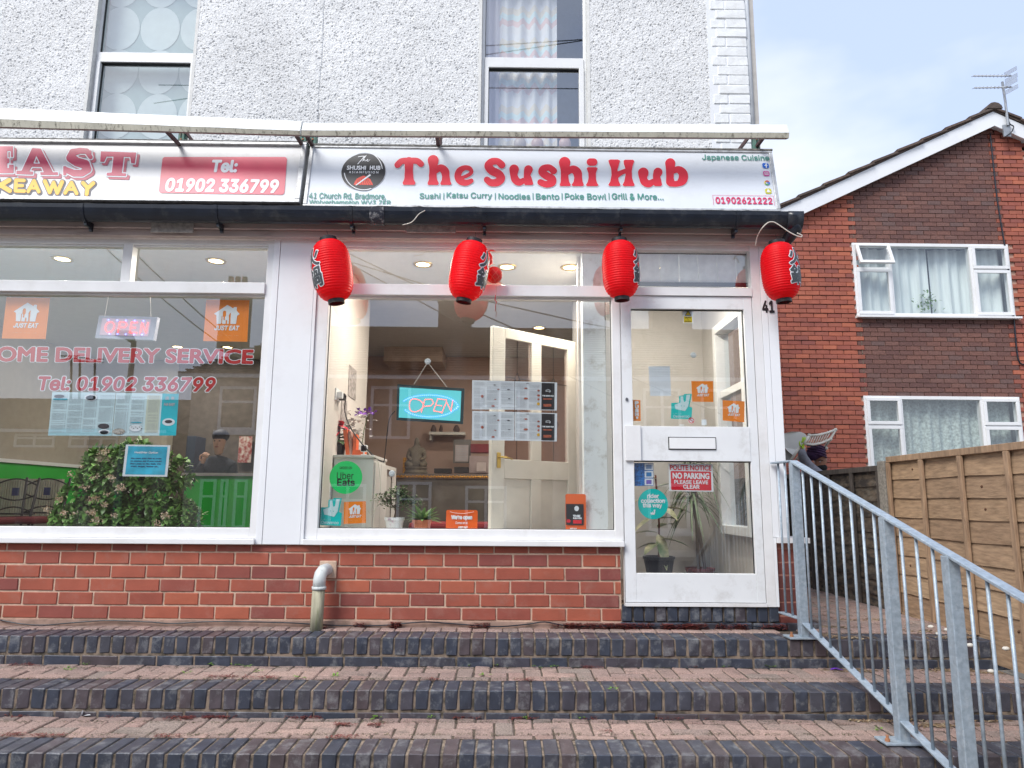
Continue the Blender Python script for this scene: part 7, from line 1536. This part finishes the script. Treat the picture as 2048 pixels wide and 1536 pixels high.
# window lettering ---------------------------------------------------------
def winletters(label, text, px, slant):
    f = mapbox(GI, px); T = T3('window_lettering', label, 'lettering', GI, GI.pt(*px[0]), 'red vinyl lettering on the takeaway window')
    m_ = MB(); put_text_m(m_, GI, f, (0,0,1,1), text, .001, .062 if slant else .068, 22, slant); m_.build('letter_outline', P_WHITE, T, kind='stuff'); m_ = MB(); put_text_m(m_, GI, f, (0,0,1,1), text, .0025, .030 if slant else .038, 26, slant); m_.build('letters', P_DRED, T, kind='stuff')
winletters('red white edged vinyl lettering spelling home delivery service', 'HOME DELIVERY SERVICE', [Zb2(-128,930),Zb2(1665,948),Zb2(1672,860),Zb2(-121,838)], 0)
winletters('red white edged vinyl telephone number under the delivery lettering', 'Tel: 01902 336799', [Zb2(255,1122),Zb2(1415,1132),Zb2(1424,1044),Zb2(262,1036)], .10)
# LED signs ------------------------------------------------------------------
LEDR = emis('led_red', (1,.06,.04), 2.6); LEDB = emis('led_blue', (.12,.18,1), 5); LEDW = emis('led_white', (.9,.9,1), 4)
def dots(mb, Q, pts, sp, r_, d):
    L_ = 0; out_ = []; carry = 0
    for (a, b) in zip(pts[:-1], pts[1:]):
        A = Vector((*a, 0)); B = Vector((*b, 0)); ln_ = (B-A).length; t = carry
        while t < ln_: out_.append(A+(B-A)*(t/ln_)); t += sp
        carry = t-ln_
    for p_ in out_: c = Q.p3(*Q.pt(p_.x, p_.y), d); mb.ball(c, r_, r_*.6, r_, 6, 4)
QL = Plane((0, .085, 0)); Pn = [(792.7,840),(926,848),(929,777),(795,768.6)]; f = mapbox(QL, Pn); T = T3('led_sign', 'hanging cyan lit open sign with an oval of blue lights in the sushi window', 'sign', QL, QL.pt(*Pn[0]), 'lit open signs'); 
c8 = [QL.p3(*f(x, y), 0) for x, y in ((0,0),(1,0),(1,1),(0,1))]; m_ = MB(); bk = [p+Vector((0,.02,0)) for p in c8]
m_.prism(c8, bk); m_.build('frame', mat('sign_frame', (.02,.045,.05), .4), T)
m_ = MB(); m_.poly([QL.p3(*f(x, y), .003) for x, y in ((.035,.07),(.955,.07),(.955,.92),(.035,.92))]); m_.build('face', emis('cyan_face', (.10,.52,.56), .42), T)
m_ = MB(); el = [(858+57*math.cos(R(a)), 812.5+22*math.sin(R(a))) for a in range(-150, 25, 5)]; dots(m_, QL, el, 4.2, .0035, .007); el2 = [(860+52*math.cos(R(a)), 813+21*math.sin(R(a))) for a in range(40, 165, 5)][::-1]; dots(m_, QL, [(835,829)]+[(916,812.5)] if 0 else el2+[(917,813)], 4.2, .0035, .007); m_.build('blue_led', LEDB, T, kind='stuff')
m_ = MB()
for st_ in ([(829+(14+4*math.cos(R(a)))*math.cos(R(a)), 811+13*math.sin(R(a))-.12*0) for a in range(0, 361, 15)], [(843,824),(850,799),(864,799),(867,806),(862,812),(849,813)], [(893,800),(876,798),(867,822),(885,825)], [(873,811),(886,812)], [(884,826),(893,804),(902,822),(906,800)] ): dots(m_, QL, st_, 3.4, .0036, .008)
m_.build('red_led', LEDR, T, kind='stuff')
m_ = MB()
for p_ in ((828,769),(894,774.5)): m_.tube([GI.p3(*GI.pt(855.5, 725), .004), QL.p3(*QL.pt(*p_), .005)], .0022, 6)
m_.build('string', WIRE, T, kind='stuff')
QM = Plane((0, .16, 0)); Pn = [(190,676),(307,680),(315,634),(198,631)]; f = mapbox(QM, Pn); T = T3('led_sign', 'small pale framed red lit open sign hanging in the takeaway window', 'sign', QM, QM.pt(*Pn[0]), 'lit open signs')
c8 = [QM.p3(*f(x, y), 0) for x, y in ((0,0),(1,0),(1,1),(0,1))]; m_ = MB(); m_.prism(c8, [p+Vector((0,.04,0)) for p in c8]); m_.build('frame', mat('lilac_frame', (.50,.52,.60), .4), T)
m_ = MB(); m_.poly([QM.p3(*f(x, y), .003) for x, y in ((.07,.14),(.90,.14),(.90,.88),(.07,.88))]); m_.build('face', emis('pink_face', (.55,.42,.50), .25), T)
m_ = MB(); U = lambda x, y: QM_unit(x, y)
def Up(l): return [(Pn[0][0]+(Pn[1][0]-Pn[0][0])*x+8*y, 676-43*y+3*x) for x, y in l]
for l in ([(.15+.075*(1+math.cos(R(a))), .52+.24*math.sin(R(a))) for a in range(0,361,15)], [(.38,.28),(.38,.76),(.48,.76),(.51,.64),(.48,.52),(.39,.52)], [(.70,.28),(.58,.28),(.58,.76),(.70,.76)], [(.59,.52),(.68,.52)], [(.76,.28),(.76,.76),(.86,.28),(.86,.76)]): dots(m_, QM, Up(l), 2.9, .0036, .008)
m_.build('red_led', LEDR, T, kind='stuff'); m_ = MB()
for i in range(5): dots(m_, QM, Up([(.18+i*.15, .84),(.19+i*.15, .84)]), 9, .0045, .008); dots(m_, QM, Up([(.24+i*.14, .20),(.25+i*.14, .20)]), 9, .0045, .008)
m_.build('blue_led', LEDB, T, kind='stuff'); m_ = MB()
for p0, p1 in (((219,583),(209,634)),((300,586),(302,634))): m_.tube([QM.p3(*QM.pt(*p0), 0), QM.p3(*QM.pt(*p1), 0)], .0016, 6)
m_.build('string', WIRE, T, kind='stuff')
# red net ornament outside ------------------------------------------------------
oc = at(988, 550, -.09); RN = mat('red_net', (.80,.012,.01), .5, var=.15, scale=30, bump=.6, bscale=40); T = thing('net_ornament', 'red netted gourd ornament hanging behind the second lantern', 'ornament', tuple(oc))
m_ = MB(); m_.ball(oc, .058, .045, .060, 18, 12); m_.build('lower_ball', RN, T, smooth=True); m_ = MB(); q = at(976, 518, -.09); m_.lathe([(.012,-.045),(.035,-.03),(.032,.02),(.012,.05)], q, 14); m_.build('upper_ball', RN, T, smooth=True)
m_ = MB(); 
for s_ in (-1, 1): m_.leaf(at(974, 503, -.1), (s_, 0, .25), .065, .035, .2, segs=3)
m_.build('bow', RN, T); m_ = MB(); ppk = pm('net_pink', (.75,.20,.12))
for k_ in range(7):
    a0_ = k_*math.pi*2/7
    m_.tube([oc+Vector((.059*math.sin(ph)*math.cos(a0_+ph*.9), .046*math.sin(ph)*math.sin(a0_+ph*.9), .061*math.cos(ph))) for ph in [i*math.pi/10 for i in range(1,10)]], .0012, 5)
    m_.tube([oc+Vector((.059*math.sin(ph)*math.cos(a0_-ph*.9), .046*math.sin(ph)*math.sin(a0_-ph*.9), .061*math.cos(ph))) for ph in [i*math.pi/10 for i in range(1,10)]], .0012, 5)
m_.build('net', ppk, T, kind='stuff'); m_ = MB(); m_.tube([at(993, 570, -.09), at(993, 590, -.09), at(991, 606, -.09)], .0013, 5); m_.build('string', WIRE, T); m_ = MB(); m_.tube([at(991, 590, -.09), at(990, 600, -.09), at(993, 604, -.09), at(991, 612, -.09), at(990, 622, -.09)], [.003,.004,.003,.002,.001], 6); m_.build('tassel', P_RED, T)

# ------------------------------------------------------------------ the man with the chairs
MK = mat('skin_brown', (.30,.14,.085), .55, var=.08); HOOD = mat('grey_hoodie', (.20,.20,.23), .95, var=.2, scale=30, bump=.3); TURB = mat('purple_turban', (.035,.008,.045), .8, var=.25, scale=25); HIV = mat('hi_vis_glove', (.42,.60,.05), .7, var=.15); BEARD = mat('black_beard', (.006,.006,.007), .95, var=.3, scale=60, bump=.6)
MY = 3.4; hd2 = at(1640, 918, MY); T = thing('person', 'man in dark turban and grey hoodie carrying white chairs behind the fence', 'person', (hd2.x, MY, hd2.z-1.5))
A = lambda px, py, dy=0: at(px, py, MY+dy)
hc = A(1638, 914); 
vs3 = [hc+Vector(v) for v in ((-.02,.0,-1.0),(-.04,0,-.75),(-.08,0,-.48),(-.07,0,-.25),(-.03,0,-.17),(.0,0,-.10))]+[A(1614,930,-.16), A(1603,908,-.22), A(1606,897,-.22), hc+Vector((.10,.12,-.33)), hc+Vector((.18,.1,-.62))]
skin_body('body', HOOD, T, vs3, [(0,1),(1,2),(2,3),(3,4),(4,5),(3,6),(6,7),(7,8),(3,9),(9,10)], [(.17,.13),(.17,.13),(.19,.14),(.15,.12),.07,.055,.066,.052,.036,.085,.055])
# head turned to the right: built from a profile so that brow, nose and beard read
skin_body('head', MK, T, [hc+Vector(v) for v in ((-.02,0,-.17),(-.005,0,-.10),(.015,0,-.055),(.012,0,-.01),(.0,0,.05),(-.01,0,.09))], [(0,1),(1,2),(2,3),(3,4),(4,5)], [.05,.06,.075,.083,.085,.06])
m_ = MB(); nb_ = A(1648, 925, -.015); m_.add([nb_+Vector((-.015,-.014,.022)), nb_+Vector((-.015,.03,.022)), nb_+Vector((.0,.008,.03)), nb_+Vector((.028,.008,-.018)), nb_+Vector((-.012,-.018,-.024)), nb_+Vector((-.012,.032,-.024))], [(0,4,3,2),(1,2,3,5),(4,5,3),(0,2,1)]); o = m_.build('nose', MK, T, smooth=True); s_ = o.modifiers.new('sub','SUBSURF'); s_.levels = 2; s_.render_levels = 2
for dy in (-.055,): m_ = MB(); m_.ball(A(1640.5, 923.5, -.079), .008, .006, .005, 10, 6); m_.build('eye', P_WHITE, T, smooth=True); m_ = MB(); m_.ball(A(1641.4, 923.5, -.087), .005, .003, .006, 8, 6); m_.build('pupil', BLACK, T, smooth=True)
m_ = MB(); m_.tube([A(1636, 921.5, -.082), A(1641, 920, -.086), A(1646, 921.3, -.07)], [.003,.005,.003], 6); m_.build('eyebrow', BEARD, T, smooth=True)
m_ = MB(); m_.ball(A(1627, 926, -.07), .012, .008, .022, 8, 6); m_.build('ear', MK, T, smooth=True)
m_ = MB(); m_.ball(A(1641, 936, 0), .075, .082, .045, 16, 10); m_.ball(A(1646, 932.5, -.01), .038, .06, .020, 12, 8); m_.build('beard', BEARD, T, smooth=True, kind='stuff')
tc0 = A(1632, 905, 0)
m_ = MB(); m_.ball(tc0, .105, .115, .082, 20, 12); m_.ball(A(1624,911,.0), .075, .105, .062, 16, 10); m_.build('turban', TURB, T, smooth=True, kind='stuff')
m_ = MB()
for i in range(5): m_.tube([tc0+Vector((.108*math.cos(t)*(1-.03*i), -.118*math.sin(t)*(1-.03*i), -.035+.028*i+.05*math.cos(t)*-.6)) for t in [j*math.pi/10 for j in range(11)]], .009, 6)
m_.build('turban_fold', TURB, T, smooth=True, kind='stuff')
hand(T, A(1605, 898, -.22), (.25,-.1,1), (1,0,-.2), HIV, .85, .18)
CH1 = mat('chair_white', (.62,.58,.50), .5, var=.08, dirt=(.4,.38,.32), dscale=8, damt=.3)
F_ = Z7 = lambda x, y, dy=0: at(1560+x*.078125, 840+y*.078125, MY+dy)
CT = thing('bamboo_chair', 'white painted bamboo chair with a rack of spindles carried upside down on the man\'s shoulder', 'chair', tuple(F_(750,400,-.1)), group='white chairs being carried')
def tb(nm, pts, r_): m_ = MB(); m_.tube([F_(*p) for p in pts], r_, 8); m_.build(nm, CH1, CT, smooth=True)
tb('frame_rail', [(750,400,-.2),(1000,380,-.12),(1200,330,-.05),(1420,250,.02)], .014); tb('frame_rail', [(620,610,-.25),(850,630,-.18),(1050,590,-.1),(1290,490,-.02)], .014); tb('frame_rail', [(750,400,-.2),(620,610,-.25)], .016); tb('frame_rail', [(1420,250,.02),(1290,490,-.02),(1100,770,.05)], .015)
for i in range(8):
    t = i/8; a = Vector((800+t*560, 400-t*110-40*math.sin(t*3)*.3, -.18+.18*t)); b = Vector((700+t*520, 620-t*110+20*math.sin(t*3), -.22+.2*t)); tb('spindle', [tuple(a), tuple(b)], .007)
tb('leg', [(560,620,-.2),(270,1040,-.2)], .015); tb('leg', [(640,700,-.1),(400,1040,-.1)], .013)
for i in range(5): tb('spindle', [(520-i*8,700+i*70,-.18),(640-i*50,770+i*60,-.08)], .008)
for p_ in ((1420,250,.02),(750,395,-.2),(1290,490,-.02),(1180,720,.03)): m_ = MB(); m_.ball(F_(*p_), .022, .022, .022, 10, 8); m_.build('knob', CH1, CT, smooth=True)
PLS = mat('plastic_seat', (.72,.70,.64), .4, var=.12, scale=4, dirt=(.55,.5,.45), dscale=5, damt=.4)
C2_ = thing('plastic_chair', 'rounded cream plastic chair shell held behind the bamboo chair', 'chair', tuple(F_(350,600,.1)), group='white chairs being carried')
m_ = MB(); n_ = 26; cc = [(-250,380),(110,340),(300,295),(520,300),(640,350),(710,440),(660,540),(560,660),(450,800),(330,900),(200,800),(60,640),(-160,560)]
f0 = [F_(x, y, .12+.00002*(x-300)**2*.05) for x, y in cc]; f1 = [F_(x, y, .16) for x, y in cc]; m_.prism(f0, f1); m_.build('shell', PLS, C2_, bevel=.01)
m_ = MB(); m_.prism([F_(x, y, .17) for x, y in ((130,740),(330,890),(250,1060),(130,1060))], [F_(x, y, .2) for x, y in ((130,740),(330,890),(250,1060),(130,1060))]); m_.build('back_shell', mat('plastic_grey', (.36,.34,.31), .5), C2_)

# ------------------------------------------------------------------ across the street (seen mirrored in the shop windows)
BRO = mat('terrace_wall', (.17,.115,.095), .9, var=.15, scale=3); BEI = mat('terrace_render', (.34,.29,.25), .9, var=.08); ROO = mat('slate_roof', (.085,.055,.05), .85, var=.3, scale=3, stretch=(1,6,6)); DARKG = mat('dark_window', (.02,.022,.025), .15, var=0)
WF = mat('terrace_frame', (.60,.60,.62), .5); CHB = mat('chimney_brick', (.13,.07,.055), .9, var=.2, scale=9)
def mirx(px, py, W): q = at(px, py, W); return q.x, q.z
W0 = 17.95; YF = .1-W0
ez = mirx(1000, 756, W0)[1]; rzz = mirx(1000, 656, W0+4)[1]
xl_ = mirx(385, 760, W0)[0]; xr_ = 15.0
def house_opp(label, x0, x1, YF, ez, rz_, wallm, hip=0, chim=(), wins=(), grounds=(), depth=8):
    T = thing('terraced_house', label, 'house', ((x0+x1)/2, YF, .1), group='houses across the street'); m_ = MB(); m_.box(x0, YF-depth, .05, x1, YF, ez); m_.build('wall', wallm, T)
    m_ = MB(); yb = YF-depth; yr = YF-depth/2; e = .3
    p = [(x0-e, YF+e, ez), (x1+e, YF+e, ez), (x1+e, yb-e, ez), (x0-e, yb-e, ez), (x0-e+hip, yr, rz_), (x1+e, yr, rz_)]
    m_.add(p, [(0,1,5,4),(2,3,4,5),(3,0,4),(1,2,5),(0,3,2,1)]); RF_ = m_.build('roof', ROO, T)
    nrow = 22
    m_ = MB()
    for i in range(nrow):
        t0 = i/nrow; a = Vector((x0-e+hip*t0, YF+e+(yr-YF-e)*t0, ez+(rz_-ez)*t0+.03)); b = Vector((x1+e, a.y, a.z)); m_.bar(a, b, .26, .05)
    m_.build('tile_course', ROO, RF_, kind='stuff')
    m_ = MB(); m_.box(x0-e, YF+e+.001, ez-.12, x1+e, YF+e+.1, ez+.02); m_.build('gutter', WF, T)
    for (cx_, w_, h_) in chim:
        m_ = MB(); m_.box(cx_-w_/2, yr-.4, rz_-1.0, cx_+w_/2, yr+.4, rz_+h_); m_.box(cx_-w_/2-.07, yr-.47, rz_+h_-.3, cx_+w_/2+.07, yr+.47, rz_+h_-.12); CH_ = m_.build('chimney', CHB, T)
        for k in (-1, 0, 1): m_ = MB(); m_.lathe([(.12,0),(.10,.35)], (cx_+k*.28*w_, yr, rz_+h_), 10); m_.build('chimney_pot', CHB, CH_)
    for (wx0, wz0, wx1, wz1, nb_) in wins:
        m_ = MB(); m_.box(wx0, YF+.005, wz0, wx1, YF+.02, wz1); W_ = m_.build('window', DARKG, T); m_ = MB(); t_ = .09
        for b in ((wx0,wz0,wx1,wz0+t_),(wx0,wz1-t_,wx1,wz1)): m_.box(b[0], YF+.021, b[1], b[2], YF+.07, b[3])
        for k in range(nb_+1): xx = wx0+(wx1-wx0-t_)*k/nb_; m_.box(xx, YF+.021, wz0+t_, xx+t_, YF+.07, wz1-t_)
        m_.box(wx0+t_, YF+.021, wz0+(wz1-wz0)*.62, wx1-t_, YF+.069, wz0+(wz1-wz0)*.62+.07); m_.build('frame', WF, W_); m_ = MB(); m_.box(wx0-.1, YF+.001, wz0-.15, wx1+.1, YF+.12, wz0-.001); m_.build('sill', WF if wallm is BEI else CHB, W_)
    return T
mx = lambda px: mirx(px, 800, W0)[0]; mz = lambda py: mirx(1000, py, W0)[1]
cx1, cx2, cx3 = mirx(910, 660, W0+4)[0], mirx(1340, 660, W0+4)[0], mirx(468, 670, W0+4)[0]
house_opp('brown brick terraced house with chimney mirrored in the sushi window', mx(612), mx(1104), YF, ez, rzz, BRO, 0, [(cx1, 1.25, 1.3)], [(mx(742), mz(880), mx(822), mz(775), 2), (mx(960), mz(880), mx(1040), mz(775), 2), (mx(800), mz(1062), mx(868), mz(965), 2), (mx(934), mz(1062), mx(1015), mz(972), 2), (mx(668), mz(1062), mx(740), mz(970), 2)])
house_opp('beige rendered terraced house with broad chimney mirrored in the door glass', mx(1105), xr_, YF, ez, rzz, BEI, 0, [(cx2, 1.5, 1.3)], [(mx(1285), mz(880), mx(1360), mz(775), 2), (mx(1400), mz(880), mx(1470), mz(775), 2), (mx(1290), mz(1060), mx(1370), mz(965), 2)])
house_opp('pale end house with sloping hip and tall sash window mirrored in the takeaway window', xl_, mx(611), YF, ez, rzz, BEI, 3.2, [(cx3, .95, 1.6)], [(mx(440), mz(865), mx(514), mz(778), 1), (mx(415), mz(1060), mx(447), mz(962), 1), (mx(455), mz(1060), mx(470), mz(962), 1), (mx(482), mz(1060), mx(508), mz(962), 1), (mx(545), mz(865), mx(590), mz(778), 1)])
W1 = 24; mx1 = lambda px: mirx(px, 800, W1)[0]; mz1 = lambda py: mirx(100, py, W1)[1]
house_opp('low dark tiled house further away mirrored at the left of the takeaway window', mx1(-420), mx1(330), .1-W1, mz1(860), mz1(768), BRO, 0, [], [(mx1(40), mz1(895), mx1(120), mz1(868), 2), (mx1(148), mz1(895), mx1(245), mz1(868), 3)], depth=9)
def lamp_post():
    W_ = 9.0; b = mirx(247, 880, W_); T_ = thing('street_lamp', 'grey street lamp across the road mirrored in the takeaway window', 'street lamp', (b[0], .1-W_, 0)); y_ = .1-W_; tz = mirx(250, 682, W_)[1]
    m_ = MB(); m_.tube([(b[0], y_, 0), (b[0], y_, 1.2), (b[0]+.02, y_, tz)], [.09,.07,.05], 10); m_.build('pole', mat('lamp_grey', (.12,.12,.12), .5), T_, smooth=True); m_ = MB(); m_.tube([(b[0], y_, tz), (b[0]-.05, y_+.1, tz+.1), (b[0]-.25, y_+.2, tz+.13)], [.06,.1,.07], 10); m_.build('lamp_head', BLACK, T_, smooth=True)
lamp_post()
T = thing('roof_aerials', 'three television aerials on poles behind the far low roof', 'aerial', (0,0,0)); W_ = W1+4.5
for px, y0, y1 in ((143, 712, 780), (160, 716, 775), (190, 718, 775)):
    a, b = refl(px, y0, W_), refl(px+3, y1, W_); m_ = MB(); m_.tube([a, b+Vector((0,0,-1))], .05, 6); P_ = m_.build('pole', BLACK, T)
    for k in range(2): m_ = MB(); m_.bar(a+Vector((-.5,0,-.15*k)), a+Vector((.4,0,-.15*k)), .05); m_.build('element', BLACK, P_)
for i, (p0, p1, W_) in enumerate((((690, 480), (1180, 700), 8), ((640, 470), (950, 640), 9), ((250, 462), (440, 640), 8.5), ((262, 520), (430, 660), 9.5), ((900, 560), (1240, 640), 9))):
    a, b = refl(*p0, W_), refl(*p1, W_-1.5); d = (b-a); m_ = MB(); pts = [a+d*(t*.5-1.2)+Vector((0,0,-.25*math.sin(math.pi*min(1,max(0,t/6))))) for t in range(7)]; m_.tube(pts, .012, 5); m_.build('overhead_wire', BLACK, None, label='overhead wire over the street, mirrored in the glass, '+('steepest across the sushi window','upper left one of the sushi window','upper one of the takeaway window','lower one of the takeaway window','shallow one near the door')[i], cat='wire', group='overhead wires across the street', smooth=True)
# wires in the upper window reflections
for i, (p0, p1, W_) in enumerate((((960, 62), (1180, 48), 8), ((960, 82), (1180, 50), 8.3), ((960, 150), (1180, 152), 9))):
    a, b = refl(*p0, W_), refl(*p1, W_); d = b-a; m_ = MB(); m_.tube([a-d*3, b+d*3], .011, 5); m_.build('overhead_wire', BLACK, None, label='high telephone wire mirrored in the upstairs window, '+('top one','middle one','lowest one')[i], cat='wire', group='overhead wires across the street')
